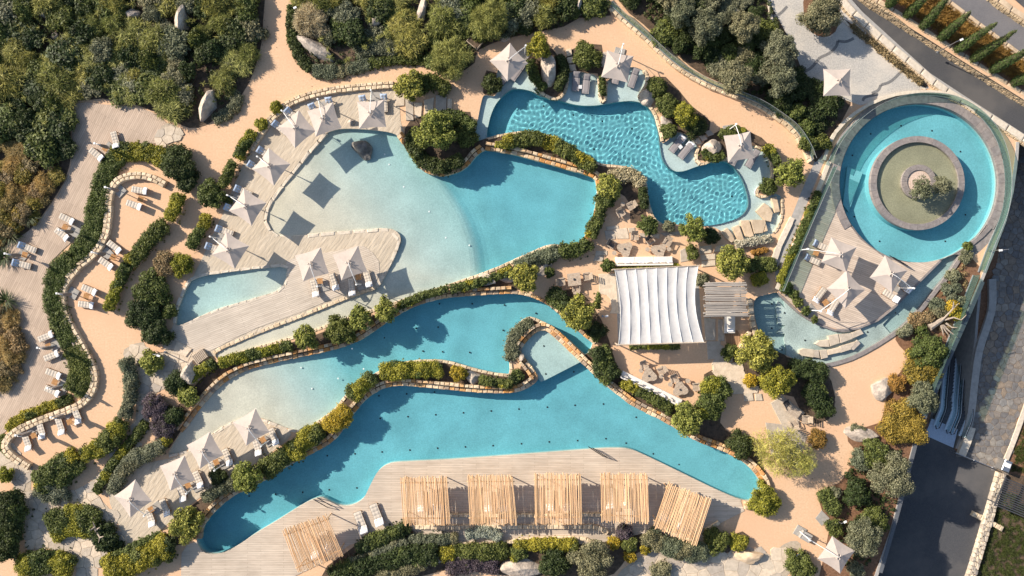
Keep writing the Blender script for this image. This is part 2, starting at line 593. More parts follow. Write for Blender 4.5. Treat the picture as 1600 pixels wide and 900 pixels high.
def poolfloor_mat(name, stops, dmax=1.6, mottled=.12, tile=7.0):
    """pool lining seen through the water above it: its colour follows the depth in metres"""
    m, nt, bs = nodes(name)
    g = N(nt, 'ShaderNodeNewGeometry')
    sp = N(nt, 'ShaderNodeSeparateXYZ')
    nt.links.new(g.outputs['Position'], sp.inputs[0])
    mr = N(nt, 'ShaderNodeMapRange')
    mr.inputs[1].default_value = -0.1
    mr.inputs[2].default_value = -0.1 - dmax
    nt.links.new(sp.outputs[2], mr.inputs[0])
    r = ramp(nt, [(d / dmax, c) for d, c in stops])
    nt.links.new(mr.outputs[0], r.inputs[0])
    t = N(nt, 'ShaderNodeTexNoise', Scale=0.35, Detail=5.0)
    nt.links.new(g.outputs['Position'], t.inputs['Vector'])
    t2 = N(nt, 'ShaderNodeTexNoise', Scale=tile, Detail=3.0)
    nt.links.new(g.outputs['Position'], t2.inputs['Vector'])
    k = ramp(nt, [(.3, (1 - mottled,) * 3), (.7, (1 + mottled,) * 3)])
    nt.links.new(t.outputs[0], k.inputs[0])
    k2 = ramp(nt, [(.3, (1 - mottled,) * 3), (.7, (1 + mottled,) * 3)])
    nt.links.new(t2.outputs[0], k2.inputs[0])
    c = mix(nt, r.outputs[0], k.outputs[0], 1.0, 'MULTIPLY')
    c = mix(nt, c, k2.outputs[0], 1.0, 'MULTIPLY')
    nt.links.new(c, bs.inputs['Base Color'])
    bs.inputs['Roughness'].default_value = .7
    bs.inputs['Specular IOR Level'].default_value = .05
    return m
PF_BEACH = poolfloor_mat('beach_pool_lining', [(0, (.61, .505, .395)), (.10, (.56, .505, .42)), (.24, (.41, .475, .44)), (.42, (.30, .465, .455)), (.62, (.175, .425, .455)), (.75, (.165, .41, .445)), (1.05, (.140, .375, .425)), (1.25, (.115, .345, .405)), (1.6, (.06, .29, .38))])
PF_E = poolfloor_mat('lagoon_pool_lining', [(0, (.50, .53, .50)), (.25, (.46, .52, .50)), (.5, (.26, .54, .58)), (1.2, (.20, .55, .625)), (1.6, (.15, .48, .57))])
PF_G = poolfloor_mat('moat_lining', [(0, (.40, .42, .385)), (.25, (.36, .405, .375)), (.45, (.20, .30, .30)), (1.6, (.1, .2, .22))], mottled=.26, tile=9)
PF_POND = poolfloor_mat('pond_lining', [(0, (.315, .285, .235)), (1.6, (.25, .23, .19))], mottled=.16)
# ------------------------------------------------------------------ pools: outlines in photo pixels
A_PX = [(412,340),(418,318),(440,288),(470,250),(500,215),(520,204),(545,201),(590,204),(618,210),(630,225),(645,250),(660,266),(680,274),(705,272),(728,262),(745,243),(760,233),(800,240),(845,252),(890,265),(926,277),(933,300),(926,340),(913,370),(898,386),(860,382),(820,398),(770,420),(720,438),(660,457),(600,478),(540,497),(470,522),(400,542),(345,560),(337,553),(345,546),(400,523),(470,496),(540,468),(588,450),(602,430),(618,398),(626,376),(621,363),(605,357),(560,360),(500,365),(450,370),(430,366),(417,354)]
B_PX = [(273,503),(277,480),(288,455),(300,437),(340,427),(440,416),(448,423),(446,436),(437,452),(400,465),(340,483),(290,505),(279,509)]
C_PX = [(263,710),(283,675),(303,648),(325,622),(350,598),(380,581),(420,569),(470,558),(520,547),(555,535),(585,517),(612,498),(645,480),(690,467),(740,462),(800,459),(828,464),(858,478),(885,502),(912,525),(926,536),(913,554),(885,528),(862,510),(845,501),(828,495),(812,503),(800,522),(790,548),(797,570),(796,585),(770,582),(735,574),(700,564),(665,562),(630,566),(600,576),(565,597),(545,612),(522,640),(498,657),(478,672),(455,671),(430,662),(405,653),(375,655),(345,669),(318,689),(290,704)]
D_PX = [(310,852),(308,838),(318,818),(340,795),(370,772),(410,752),(450,728),(500,702),(525,685),(545,656),(570,626),(595,609),(620,603),(650,604),(700,609),(760,614),(805,613),(830,603),(841,590),(832,575),(815,552),(818,540),(835,522),(848,516),(860,522),(885,545),(905,564),(935,592),(960,613),(990,635),(1030,655),(1060,672),(1090,690),(1130,705),(1165,725),(1185,748),(1190,765),(1180,780),(1160,781),(1120,765),(1060,736),(1010,712),(985,702),(960,700),(920,702),(800,711),(700,718),(640,721),(610,724),(592,735),(580,755),(568,778),(550,789),(530,789),(505,778),(490,780),(470,790),(430,815),(400,833),(370,853),(345,865),(322,864)]
E_DEEP = [(762,216),(764,190),(773,165),(788,147),(804,138),(828,141),(845,150),(870,155),(900,163),(930,164),(962,159),(988,157),(1006,162),(1019,175),(1028,200),(1032,228),(1037,250),(1050,265),(1068,267),(1095,258),(1128,252),(1142,256),(1158,275),(1168,300),(1170,322),(1158,338),(1135,347),(1108,352),(1080,352),(1055,350),(1033,349),(1019,336),(1011,312),(1008,285),(1000,272),(985,262),(960,258),(940,256),(922,247),(900,232),(872,217),(845,208),(815,206),(785,210)]
E_PX = [(741,219),(746,190),(752,160),(757,149),(772,150),(780,138),(776,126),(779,108),(798,112),(822,103),(830,118),(842,140),(853,149),(868,153),(876,149),(882,140),(886,118),(900,112),(928,117),(934,128),(937,156),(947,157),(948,130),(960,118),(985,105),(1004,110),(1010,120),(1006,135),(996,152),(1006,161),(1019,175),(1028,200),(1034,222),(1042,220),(1058,207),(1075,213),(1090,230),(1085,248),(1095,256),(1115,249),(1140,247),(1146,255),(1160,235),(1180,228),(1198,237),(1204,260),(1204,278),(1184,292),(1180,303),(1190,309),(1210,303),(1222,310),(1222,330),(1218,350),(1208,364),(1180,374),(1150,382),(1143,374),(1125,360),(1110,354),(1080,352.5),(1055,350.5),(1033,349.5),(1018.5,336),(1010.5,312),(1007.5,285),(1000,271.5),(985,261.5),(960,257.5),(940,255.5),(922,246.5),(900,231.5),(872,216.5),(845,207.5),(815,205.5),(785,209.5),(762,215.5)]
FC, FR = (1436, 286), 124
F_PX = [(FC[0] + FR * math.cos(2 * math.pi * i / 96), FC[1] + FR * math.sin(2 * math.pi * i / 96)) for i in range(96)]
G_PX = [(1469,408),(1430,445),(1400,475),(1370,500),(1340,513),(1312,517),(1285,509),(1262,497),(1240,480),(1218,458),(1200,460),(1181,466),(1178,485),(1185,515),(1200,538),(1230,556),(1280,571),(1320,562),(1355,546),(1385,527),(1412,508),(1440,480),(1462,452),(1482,428),(1502,402),(1490,398)]
A_w, C_w, D_w, E_w = (W(smooth(p, 4)) for p in (A_PX, C_PX, D_PX, E_PX))
B_w = W(smooth(B_PX, 4)); F_w = W(F_PX); G_w = W(smooth(G_PX, 3))
EDEEP_w = W(smooth(E_DEEP, 4))
POOLS = [A_w, B_w, C_w, D_w, E_w, F_w, G_w]

def sstep(a, b, x):
    t = max(0.0, min(1.0, (x - a) / (b - a)))
    return t * t * (3 - 2 * t)

def topx(x, y):
    return x * S + 800, 450 - y * S

def pool(name, outline, curves, depth, mat, water_mat, wz=-0.10, rim=0.02, water_mesh=None, grid=0.9):
    """basin floor, sides and water sheet. depth(px, py, cx, cy) in metres below the water"""
    extra = []
    xs = [p[0] for p in outline]; ys = [p[1] for p in outline]
    x = min(xs)
    while x < max(xs):
        y = min(ys)
        while y < max(ys):
            if inside(x, y, outline):
                extra.append((x + rng.uniform(-.15, .15), y + rng.uniform(-.15, .15)))
            y += grid
        x += grid
    closed = [c for c, k in curves if k]
    opens = [c for c, k in curves if not k]
    vs, fs = cdt([outline] + closed, opens, extra)
    vid, v, f, edges = {}, [], [], {}
    def vert(i, q, c):
        px, py = topx(*vs[i])
        z = wz - depth(px, py, *c)
        key = (i, round(z, 3))
        if key not in vid:
            vid[key] = len(v)
            v.append((vs[i][0], vs[i][1], z))
        return vid[key]
    for q in fs:
        cx = sum(vs[i][0] for i in q) / 3; cy = sum(vs[i][1] for i in q) / 3
        if not inside(cx, cy, outline):
            continue
        a, b, c = (vs[i] for i in q)
        if (b[0] - a[0]) * (c[1] - a[1]) - (b[1] - a[1]) * (c[0] - a[0]) < 0:
            q = q[::-1]
        cp = topx(cx, cy)
        t = [vert(i, q, cp) for i in q]
        f.append(t)
        for k in range(3):
            edges[(q[k], q[(k + 1) % 3])] = (t[k], t[(k + 1) % 3])
    for (a, b), (ta, tb) in list(edges.items()):
        if (b, a) not in edges:                          # outer side
            n0 = len(v)
            v += [(v[ta][0], v[ta][1], rim), (v[tb][0], v[tb][1], rim)]
            f.append([tb, ta, n0, n0 + 1])
        elif a < b:
            ub, ua = edges[(b, a)]
            if abs(v[ua][2] - v[ta][2]) > .02 or abs(v[ub][2] - v[tb][2]) > .02:
                f.append([ta, tb, ub, ua] if v[ta][2] > v[ua][2] else [tb, ta, ua, ub])
    m = bpy.data.meshes.new('pool_floor')
    m.from_pydata(v, [], f); m.update()
    fl = ob('pool_floor', m, mat, None, 'structure')
    if water_mesh is None:
        wt = fill('pool_water', outline, [], wz, water_mat)
    else:
        wt = water_mesh(outline, wz)
    return fl, wt

# A: beach sloping to a step, deep bay in the east
A_STEP = smooth([(683,270),(702,294),(720,322),(732,346),(741,372),(747,400),(750,434)], 5, False)
def step_x(py):
    for (x0, y0), (x1, y1) in zip(A_STEP, A_STEP[1:]):
        if y0 <= py <= y1:
            return x0 + (x1 - x0) * (py - y0) / (y1 - y0)
    return 683 if py < 270 else 750
def dA(px, py, cx, cy):
    t = (px - 445) / 270 - (py - 285) / 330
    t = max(0, min(1, t)) * sstep(330, 470, px + (300 - py) * .5)
    sh = .02 + .46 * t * (.55 + .45 * sstep(500, 400, py)) + .05 * sstep(560, 500, py) * (py > 440)
    q = px - step_x(py)
    dp = .74 + .32 * sstep(0, 90, q)
    return sh + (dp - sh) * sstep(-14, 16, q) if py < 450 else sh
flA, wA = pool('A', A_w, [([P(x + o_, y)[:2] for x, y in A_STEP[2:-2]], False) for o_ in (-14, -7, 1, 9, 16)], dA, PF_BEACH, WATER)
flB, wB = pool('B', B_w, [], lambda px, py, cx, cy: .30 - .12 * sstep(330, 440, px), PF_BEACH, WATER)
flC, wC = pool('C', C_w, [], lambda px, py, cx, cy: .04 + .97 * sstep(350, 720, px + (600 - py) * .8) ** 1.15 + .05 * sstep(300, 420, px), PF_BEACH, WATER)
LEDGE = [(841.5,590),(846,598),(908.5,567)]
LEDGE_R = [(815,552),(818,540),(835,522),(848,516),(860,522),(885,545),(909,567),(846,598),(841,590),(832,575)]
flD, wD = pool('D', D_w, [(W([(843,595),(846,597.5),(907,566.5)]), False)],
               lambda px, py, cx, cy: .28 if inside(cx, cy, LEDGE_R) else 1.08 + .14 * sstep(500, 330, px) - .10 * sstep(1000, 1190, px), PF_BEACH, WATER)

# E: the lagoon with ripples; sunlight is refracted through real waves on to the floor
REFR, nt_, bs_ = nodes('rippled_water')
rf_ = N(nt_, 'ShaderNodeBsdfRefraction', Roughness=0.0, IOR=1.33)
rf_.inputs[0].default_value = (.95, .985, .985, 1)
nt_.links.new(rf_.outputs[0], nt_.nodes['Material Output'].inputs[0])
WV = [(rng.uniform(0, 2 * math.pi), rng.uniform(8.5, 14.0), rng.uniform(0, 6.28)) for _ in range(22)]
def ripple_mesh(outline, wz):
    outline = EDEEP_w
    xs = [p[0] for p in outline]; ys = [p[1] for p in outline]
    st = 0.075
    X, Y = np.meshgrid(np.arange(min(xs) - .1, max(xs) + .2, st), np.arange(min(ys) - .1, max(ys) + .2, st))
    Z = np.zeros_like(X)
    U = X + .25 * np.sin(Y * .9) ; Vv = Y + .25 * np.sin(X * .8 + 1)
    for a, k, p in WV:
        Z += .0043 * (5 / k) ** 1.5 * np.sin((U * math.cos(a) + Vv * math.sin(a)) * k + p)
    # calmer in the sheltered coves
    n, mm = X.shape
    ok = np.zeros_like(X, bool)
    j = len(outline) - 1
    for i in range(len(outline)):
        (xi, yi), (xj, yj) = outline[i], outline[j]
        if yi != yj:
            ok ^= ((yi > Y) != (yj > Y)) & (X < (xj - xi) * (Y - yi) / (yj - yi) + xi)
        j = i
    dil = ok.copy()
    for dx in (-1, 0, 1):
        for dy in (-1, 0, 1):
            dil |= np.roll(np.roll(ok, dx, 0), dy, 1)
    idx = np.arange(n * mm).reshape(n, mm)
    k = dil[:-1, :-1] & dil[1:, :-1] & dil[:-1, 1:] & dil[1:, 1:]
    q = np.stack([idx[:-1, :-1], idx[:-1, 1:], idx[1:, 1:], idx[1:, :-1]], -1)[k]
    used, inv = np.unique(q.ravel(), return_inverse=True)
    co = np.stack([X, Y, Z + wz], -1).reshape(-1, 3)[used]
    m = bpy.data.meshes.new('pool_water')
    m.from_pydata(co.tolist(), [], inv.reshape(-1, 4).tolist())
    m.polygons.foreach_set('use_smooth', [True] * len(m.polygons))
    m.update()
    fill('pool_water', E_w, [inset_w(EDEEP_w, .12)], wz - .012, WATER)         # still water over the ledges
    return ob('pool_water', m, REFR, None, 'structure')
def inset_w(poly, d):
    cx_ = ccw(list(poly)); n = len(cx_); out = []
    for i in range(n):
        a, b = cx_[i - 1], cx_[(i + 1) % n]
        tx, ty = b[0] - a[0], b[1] - a[1]; l = math.hypot(tx, ty) or 1
        out.append((cx_[i][0] - ty / l * d, cx_[i][1] + tx / l * d))
    return out
E_DEEP_S = smooth(E_DEEP, 4)
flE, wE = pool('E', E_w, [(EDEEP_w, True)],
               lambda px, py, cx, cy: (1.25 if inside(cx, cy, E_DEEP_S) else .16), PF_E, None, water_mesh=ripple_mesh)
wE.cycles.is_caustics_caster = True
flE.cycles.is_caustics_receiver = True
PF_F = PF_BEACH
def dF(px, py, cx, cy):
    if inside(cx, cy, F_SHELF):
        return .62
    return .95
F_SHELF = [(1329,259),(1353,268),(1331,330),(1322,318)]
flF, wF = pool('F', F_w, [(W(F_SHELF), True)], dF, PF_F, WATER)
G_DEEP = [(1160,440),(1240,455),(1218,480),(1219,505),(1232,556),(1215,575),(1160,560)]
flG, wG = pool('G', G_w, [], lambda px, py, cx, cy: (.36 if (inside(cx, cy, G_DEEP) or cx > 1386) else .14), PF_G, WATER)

# ------------------------------------------------------------------ the ground
EDGE = [(1366,915),(1395,830),(1432,690),(1445,650),(1490,545),(1535,440),(1553,395),(1572,345),(1583,300),(1590,250),(1592,222)]
TRENCH = W(EDGE) + [P(1700, 300)[:2], P(1900, 300)[:2], P(1900, 1100)[:2], P(1330, 1100)[:2]]
PZ = -1.0
ROADU = W([(1316,-8),(1345,24),(1400,74),(1450,119),(1500,152),(1600,216),(1700,275),(1700,215),(1600,156),(1540,118),(1480,80),(1420,42),(1366,-2),(1340,-30),(1300,-30)])
BIG = [(-170, -170), (170, -170), (170, 170), (-170, 170)]
ground = fill('ground', BIG, POOLS + [TRENCH, ROADU], 0.0, SAND)

def sheet(name, px, z, mat, smooth_n=3, holes=True, zf=None, kind='structure', skirt=0.0, grid=None):
    w = W(smooth(px, smooth_n)) if smooth_n else W(px)
    hs = [h for h in POOLS] if holes is True else (holes or [])
    return fill(name, w, hs, z, mat, kind, zf, grid, None, skirt)

SOILS = dict(
 left=[(-140,-120),(440,-120),(414,0),(410,60),(398,108),(378,148),(340,182),(322,196),(296,200),(268,188),(210,163),(118,158),(112,235),(100,285),(60,345),(28,385),(-5,425),(-140,440)],
 mid=[(440,-120),(456,0),(452,62),(470,98),(490,112),(520,121),(556,112),(600,99),(650,99),(690,110),(712,116),(742,98),(748,78),(800,58),(880,42),(905,28),(955,24),(940,-5),(920,-120)],
 right=[(962,-5),(1005,38),(1060,88),(1100,118),(1180,155),(1240,205),(1268,248),(1282,246),(1318,184),(1330,150),(1290,142),(1258,118),(1240,70),(1205,0),(1200,-120),(920,-120)],
)
for bi, (k, p) in enumerate(SOILS.items()):
    sheet('planting_bed', p, .012 + .002 * bi, SOIL, 2)
sheet('planting_bed', [(1370,890),(1395,815),(1430,690),(1488,540),(1532,438),(1520,405),(1505,400),(1480,432),(1440,485),(1400,520),(1405,540),(1420,560),(1400,590),(1385,620),(1375,660),(1330,672),(1325,690),(1340,710),(1325,735),(1310,755),(1280,770),(1285,800),(1295,830),(1280,900),(1275,960),(1350,960)], .012, MULCH, 2)
sheet('planting_bed', [(500,905),(545,860),(580,838),(640,822),(760,850),(940,835),(1030,828),(1100,850),(1160,830),(1170,850),(1130,865),(1000,862),(970,885),(935,905),(800,900),(700,890),(640,905)], .012, SOIL, 2)
# islands of soil inside the garden
for bi, p in enumerate(([(680,272),(650,248),(632,215),(640,190),(680,178),(735,175),(742,215),(790,213),(845,208),(900,232),(940,256),(985,262),(1003,280),(1010,335),(1018,352),(985,348),(985,320),(965,300),(945,320),(930,345),(915,395),(860,400),(780,425),(700,455),(760,437),(900,388),(935,300),(926,275),(850,250),(760,231),(735,262)],
          [(345,566),(400,550),(480,528),(540,505),(600,488),(660,462),(760,444),(815,405),(835,405),(820,452),(690,464),(640,480),(585,515),(520,545),(420,566),(350,590),(310,630),(265,700),(245,690),(285,625)],
          [(460,712),(505,655),(550,605),(600,574),(665,560),(735,572),(800,585),(815,565),(798,545),(805,510),(828,493),(850,503),(820,545),(838,590),(800,612),(700,607),(620,601),(590,609),(560,635),(530,680),(480,708),(400,750),(340,790),(318,812),(290,850),(255,845),(300,790),(380,735)],
          [(862,475),(900,450),(940,500),(960,560),(975,588),(1050,640),(1095,625),(1100,585),(1125,580),(1135,610),(1125,660),(1150,680),(1180,695),(1196,740),(1180,728),(1090,688),(990,633),(900,560),(935,540)],
          [(1145,560),(1180,520),(1230,558),(1285,573),(1305,620),(1295,655),(1260,660),(1240,620),(1205,615),(1160,590)],
          [(1035,165),(1010,130),(1040,120),(1080,165),(1110,190),(1098,215),(1058,205),(1035,222)], [(760,110),(790,125),(770,150),(755,145)],
          [(845,60),(830,100),(852,148),(878,148),(886,110),(870,85)], [(888,80),(940,70),(945,155),(936,155),(934,115),(890,112)],
          [(1090,250),(1105,215),(1145,200),(1190,215),(1215,250),(1210,300),(1182,300),(1204,275),(1200,240),(1150,250)])):
    sheet('planting_bed', p, .004 + .0015 * bi, SOIL, 2)

# timber decks
sheet('timber_deck', [(118,162),(160,163),(215,168),(250,182),(264,203),(246,224),(212,226),(178,246),(152,276),(140,310),(136,345),(112,378),(84,405),(72,435),(74,470),(84,505),(98,535),(108,560),(108,600),(98,622),(68,636),(30,652),(8,675),(-40,700),(-60,600),(0,420),(0,392),(30,372),(60,347),(88,310),(106,275),(114,240),(113,200)], .05, DECK_L, 2, skirt=.05)
sheet('timber_deck', [(272,512),(286,507),(340,485),(400,467),(440,454),(449,440),(450,425),(447,413),(456,404),(500,396),(545,388),(568,384),(592,408),(588,440),(560,452),(520,466),(470,488),(400,513),(345,540),(318,552),(296,546),(262,536),(258,522)], .05, DECK_M, 2, skirt=.05)
sheet('timber_deck', [(306,846),(293,851),(284,864),(281,960),(440,960),(450,905),(520,872),(545,852),(640,816),(650,843),(760,850),(925,850),(965,842),(1020,830),(1100,850),(1120,820),(1163,798),(1157,783),(1160,770),(1100,740),(1000,690),(700,700),(600,715),(570,770),(540,770),(500,760),(400,820),(340,850),(320,840)], .05, DECK_S, 0, skirt=.05)
sheet('timber_deck', [(1336,186),(1316,215),(1308,250),(1305,286),(1318,340),(1345,375),(1385,405),(1420,410),(1470,406),(1431,445),(1400,475),(1370,500),(1340,512),(1312,515.5),(1285,507.5),(1262,495),(1240,478),(1217,455),(1224,440),(1247,380),(1275,310),(1300,245)], .05, DECK_R, 0, skirt=.05)
# raked sand
sheet('beach_sand', [(262,540),(272,505),(300,436),(312,412),(330,372),(348,335),(366,290),(392,232),(420,196),(452,166),(500,149),(560,139),(606,136),(622,150),(626,190),(632,215),(610,215),(545,230),(470,300),(430,345),(520,350),(640,350),(640,380),(600,470),(480,500),(345,556),(300,550)], .02, BEACH, 2, grid=1.0, zf=lambda x, y: .018 * noise.noise(Vector((x * .8, y * .8, 3))))
sheet('beach_sand', [(186,742),(214,726),(262,717),(292,706),(345,670),(376,656),(405,654),(452,672),(446,690),(382,735),(330,765),(290,795),(252,828),(214,862),(198,846),(178,802),(170,772)], .02, BEACH, 2, grid=1.0, zf=lambda x, y: .018 * noise.noise(Vector((x * .8, y * .8, 3))))

fill('pool_terrace', W([(FC[0] + 144 * math.cos(i * math.pi / 48), FC[1] + 142 * math.sin(i * math.pi / 48)) for i in range(96)]), POOLS, .008, GREYSTONE)
# plaza of pebbles with dark bands, and its edge kerb
sheet('pebble_plaza', [(1192,-60),(1200,0),(1236,66),(1258,122),(1292,146),(1345,165),(1400,146),(1452,138),(1330,28),(1316,-8),(1300,-60)], .020, PEBBLE, 0, holes=False)
def band(px, wpx, z, mat, name):
    p = smooth(px, 6, False)
    l, r = offset(p, wpx / 2), offset(p, -wpx / 2)
    return fill(name, W(l + r[::-1]), [], z, mat)
def offset(p, d):
    out = []
    for i, (x, y) in enumerate(p):
        a, b = p[max(i - 1, 0)], p[min(i + 1, len(p) - 1)]
        tx, ty = b[0] - a[0], b[1] - a[1]
        l = math.hypot(tx, ty) or 1
        out.append((x - ty / l * d, y + tx / l * d))
    return out
for p in ([(1205,26),(1218,22),(1230,10)], [(1200,22),(1209,40),(1214,55)], [(1248,116),(1266,107),(1276,96),(1281,90)], [(1281,90),(1296,83),(1306,73),(1309,64)], [(1309,64),(1322,65),(1334,60)], [(1362,146),(1372,141),(1376,133)], [(1376,133),(1392,127),(1406,114)], [(1348,158),(1352,152),(1372,147)]):
    band(p, 4.5, .026, PEBBLE_D, 'pebble_band')

# roads, lower court
fill('road', ROADU, [], PZ, ASPH)
LZ = -4.2
LOW = [(1340,980),(1385,840),(1430,690),(1452,648),(1500,530),(1548,430),(1565,395),(1590,330),(1600,240),(1606,215),(1900,330),(1900,980)]
PIT = [(1449,683),(1452,655),(1490,540),(1525,440),(1534,440),(1532,470),(1529,500),(1527,530),(1523,560),(1519,600),(1517,640),(1508,674),(1497,702)]
low_w = W(LOW, LZ)
pit_w = W(PIT, LZ)
fill('lower_road', W([(1280,985),(1345,840),(1395,690),(1425,668),(1490,700),(1500,712),(1562,738),(1560,760),(1512,900),(1490,985)], LZ), [], LZ, ASPH)
fill('court', W([(1435,672),(1490,700),(1500,712),(1562,738),(1610,745),(1900,745),(1900,200),(1606,190),(1560,200),(1540,300),(1520,380),(1500,440),(1470,530),(1435,640)], LZ), [pit_w], LZ - .004, MULCH)
_l = P(1465, 661, LZ)
fill('escalator_pit', W([(1380,740),(1560,760),(1640,380),(1380,380)], LZ), [], LZ - 1.0, CONC, zf=lambda x, y: -max(0, (x - _l[0]) * .38 + (y - _l[1]) * .925 - 1.6) * .46, grid=1.5)
sheet('upper_road', [(1560,-60),(1572,-12),(1604,16),(1700,72),(1700,-60)], .03, ASPH, 0, holes=False)
fill('lower_lawn', W([(1480,1000),(1540,830),(1570,735),(1900,745),(1900,1000)], LZ), [], LZ - .03, SOIL)
# retaining faces (terrace edge, road edge)
def wallface(name, w, z0, z1, mat, th=.35, closed=False):
    """vertical wall following a world polyline, thickness to its left"""
    l = w
    o = offset(w, th)
    b = MB()
    for i in range(len(w) - 1):
        a, c, d, e = l[i], l[i + 1], o[i + 1], o[i]
        b.add([(*a, z0), (*c, z0), (*d, z0), (*e, z0), (*a, z1), (*c, z1), (*d, z1), (*e, z1)],
              [[0, 1, 5, 4], [1, 2, 6, 5], [2, 3, 7, 6], [3, 0, 4, 7], [4, 5, 6, 7], [3, 2, 1, 0]])
    return b.mesh(name)
ew = W(EDGE)
tw = ob('retaining_wall', wallface('retaining_wall', ew, -13.2, .08, None, .35), [CONC])
ob('pit_wall', wallface('pit_wall', [p[:2] for p in pit_w[4:]][::-1], -13.2, LZ - .01, None, .3), [CONC], None, 'structure')
tag(tw, 'long grey concrete retaining wall dropping from the garden edge to the escalators', 'wall')
pf = ob('road_edge_wall', wallface('road_edge_wall', W([(1316,-8),(1345,24),(1400,74),(1450,119),(1500,152),(1600,216),(1700,275)]), -1.3, .02, None, .4), [CONC])
tag(pf, 'low concrete wall holding the pebble plaza above the upper road', 'wall')

# ------------------------------------------------------------------ stones, walls, flags
STONEM = []
for i in range(6):
    b = MB()
    j = lambda s: rng.uniform(-s, s)
    v = []
    for (ins, z) in ((0, -.5), (0, .32), (.10, .5)):
        for (x, y) in ((-.5, -.5), (.5, -.5), (.5, .5), (-.5, .5)):
            v.append((x * (1 - 2 * ins) + j(.05), y * (1 - 2 * ins) + j(.06), z + (j(.08) if z > 0 else 0)))
    f = [[8, 9, 10, 11]]
    for k in (0, 4):
        for q in range(4):
            f.append([k + q, k + (q + 1) % 4, k + 4 + (q + 1) % 4, k + 4 + q])
    b.add(v, f)
    STONEM.append(b.mesh('stone'))

def along(pts, step, jit=0.25):
    """yield (x, y, angle, length) of pieces along a world polyline"""
    seg = [math.dist(a, b) for a, b in zip(pts, pts[1:])]
    tot = sum(seg)
    def at(d):
        for (a, b), l in zip(zip(pts, pts[1:]), seg):
            if d <= l:
                t = d / l if l else 0
                return (a[0] + (b[0] - a[0]) * t, a[1] + (b[1] - a[1]) * t)
            d -= l
        return pts[-1]
    d = 0
    while d < tot - step * .3:
        l = min(step * rng.uniform(1 - jit, 1 + jit), tot - d)
        a, b = at(d), at(d + l)
        yield ((a[0] + b[0]) / 2, (a[1] + b[1]) / 2, math.atan2(b[1] - a[1], b[0] - a[0]), math.dist(a, b))
        d += l

STM = {}
def stone_wall(label, px, courses, mat, closed=False, length=.62, cat='stone wall', name='stone_wall', n=4, base=True, z0=0.0):
    """courses: (offset in metres to the left of the line, width, top z, bottom z); every stone is a part"""
    line = smooth(px, n, closed)
    if closed:
        line = line + [line[0]]
    w = [P(*p, z0)[:2] for p in line]
    cx, cy = w[len(w) // 2]
    t = thing(name, label, cat, (cx, cy, z0))
    if base:
        lo = min(c[0] - c[1] / 2 for c in courses) + .05
        hi = max(c[0] + c[1] / 2 for c in courses) - .05
        zt = min(c[2] for c in courses) - .07
        l, r = offset(w, hi), offset(w, lo)
        b = MB()
        for i in range(len(w) - 1):
            b.add([(l[i][0] - cx, l[i][1] - cy, zt), (r[i][0] - cx, r[i][1] - cy, zt), (r[i + 1][0] - cx, r[i + 1][1] - cy, zt), (l[i + 1][0] - cx, l[i + 1][1] - cy, zt),
                   (l[i][0] - cx, l[i][1] - cy, -.5), (r[i][0] - cx, r[i][1] - cy, -.5), (r[i + 1][0] - cx, r[i + 1][1] - cy, -.5), (l[i + 1][0] - cx, l[i + 1][1] - cy, -.5)],
                  [[0, 1, 2, 3], [0, 3, 7, 4], [2, 1, 5, 6]])
        b.build('mortar_bed', JOINT, t)
    for off, wd, zt, zb in courses:
        for x, y, a, l in along(offset(w, off), length):
            k = rng.randrange(6)
            key = (k, mat.name)
            if key not in STM:
                m = STONEM[k].copy(); m.materials.append(mat); STM[key] = m
            o = ob('stone', STM[key], (), t)
            o.location = (x - cx, y - cy, (zt + zb) / 2 + rng.uniform(-.02, .02))
            o.rotation_euler = (0, 0, a + rng.uniform(-.04, .04) + (math.pi if rng.random() < .5 else 0))
            o.scale = (l * .95, wd * rng.uniform(.88, 1.06), (zt - zb) * rng.uniform(.94, 1.06))
    return t

O2 = [(.0, .46, .06, -.35), (.46, .36, .42, -.2)]
O2R = [(.0, .46, .06, -.35), (-.46, .36, .42, -.2)]
stone_wall('ochre stone wall round the shrub island that juts into the beach pool', [(622,211),(633,226),(648,249),(662,264),(681,272),(704,270),(726,260),(743,241),(756,232)], [(0, .42, .06, -.35), (.42, .34, .35, -.2)], STONE_O)
stone_wall('ochre stone double wall along the north edge of the deep turquoise pool', [(758,231),(800,238),(845,250),(890,263),(929,276),(936,300),(929,340),(916,371),(900,388)], O2, STONE_O)
stone_wall('thin pale stone coping along the south shore of the beach pool', [(898,388),(860,384),(820,400),(770,422),(720,440),(660,459),(600,480),(540,499),(470,524),(400,544),(345,562)], [(0, .34, .07, -.35)], STONE_P)
stone_wall('ochre stone double wall along the north edge of the middle pool', [(283,674),(303,646),(325,619),(350,595),(380,578),(420,566),(470,555),(520,544),(555,532),(585,514),(612,495),(645,477),(690,464),(740,459),(800,456)], O2, STONE_O)
stone_wall('stone coping curving round the east end of the middle pool', [(800,456),(828,461),(860,476),(887,500),(914,523),(930,536)], [(0, .42, .10, -.35)], STONE_O)
stone_wall('stone double wall from the pointed pool tip down the north side of the long pool', [(312,842),(316,820),(338,793),(368,770),(408,750),(448,726),(498,700),(523,683),(543,654),(568,624),(594,606),(620,600),(650,601),(700,606),(760,611),(805,610),(828,600),(838,590)], O2, STONE_O)
stone_wall('stone double wall looping round the pale ledge and down to the round east tip', [(838,590),(830,576),(812,553),(815,539),(833,519),(848,513),(862,519),(887,542),(908,563),(937,590),(962,611),(992,633),(1032,653),(1062,670),(1092,688),(1132,703),(1167,723),(1188,746),(1194,766),(1182,784),(1162,785)], O2, STONE_O)
stone_wall('thin pale stone coping on the south shore of the middle pool', [(796,587),(770,584),(735,576),(700,566),(665,564),(630,568),(600,578),(565,599),(545,614),(522,642),(498,659),(478,674)], [(0, .34, .07, -.35)], STONE_P)
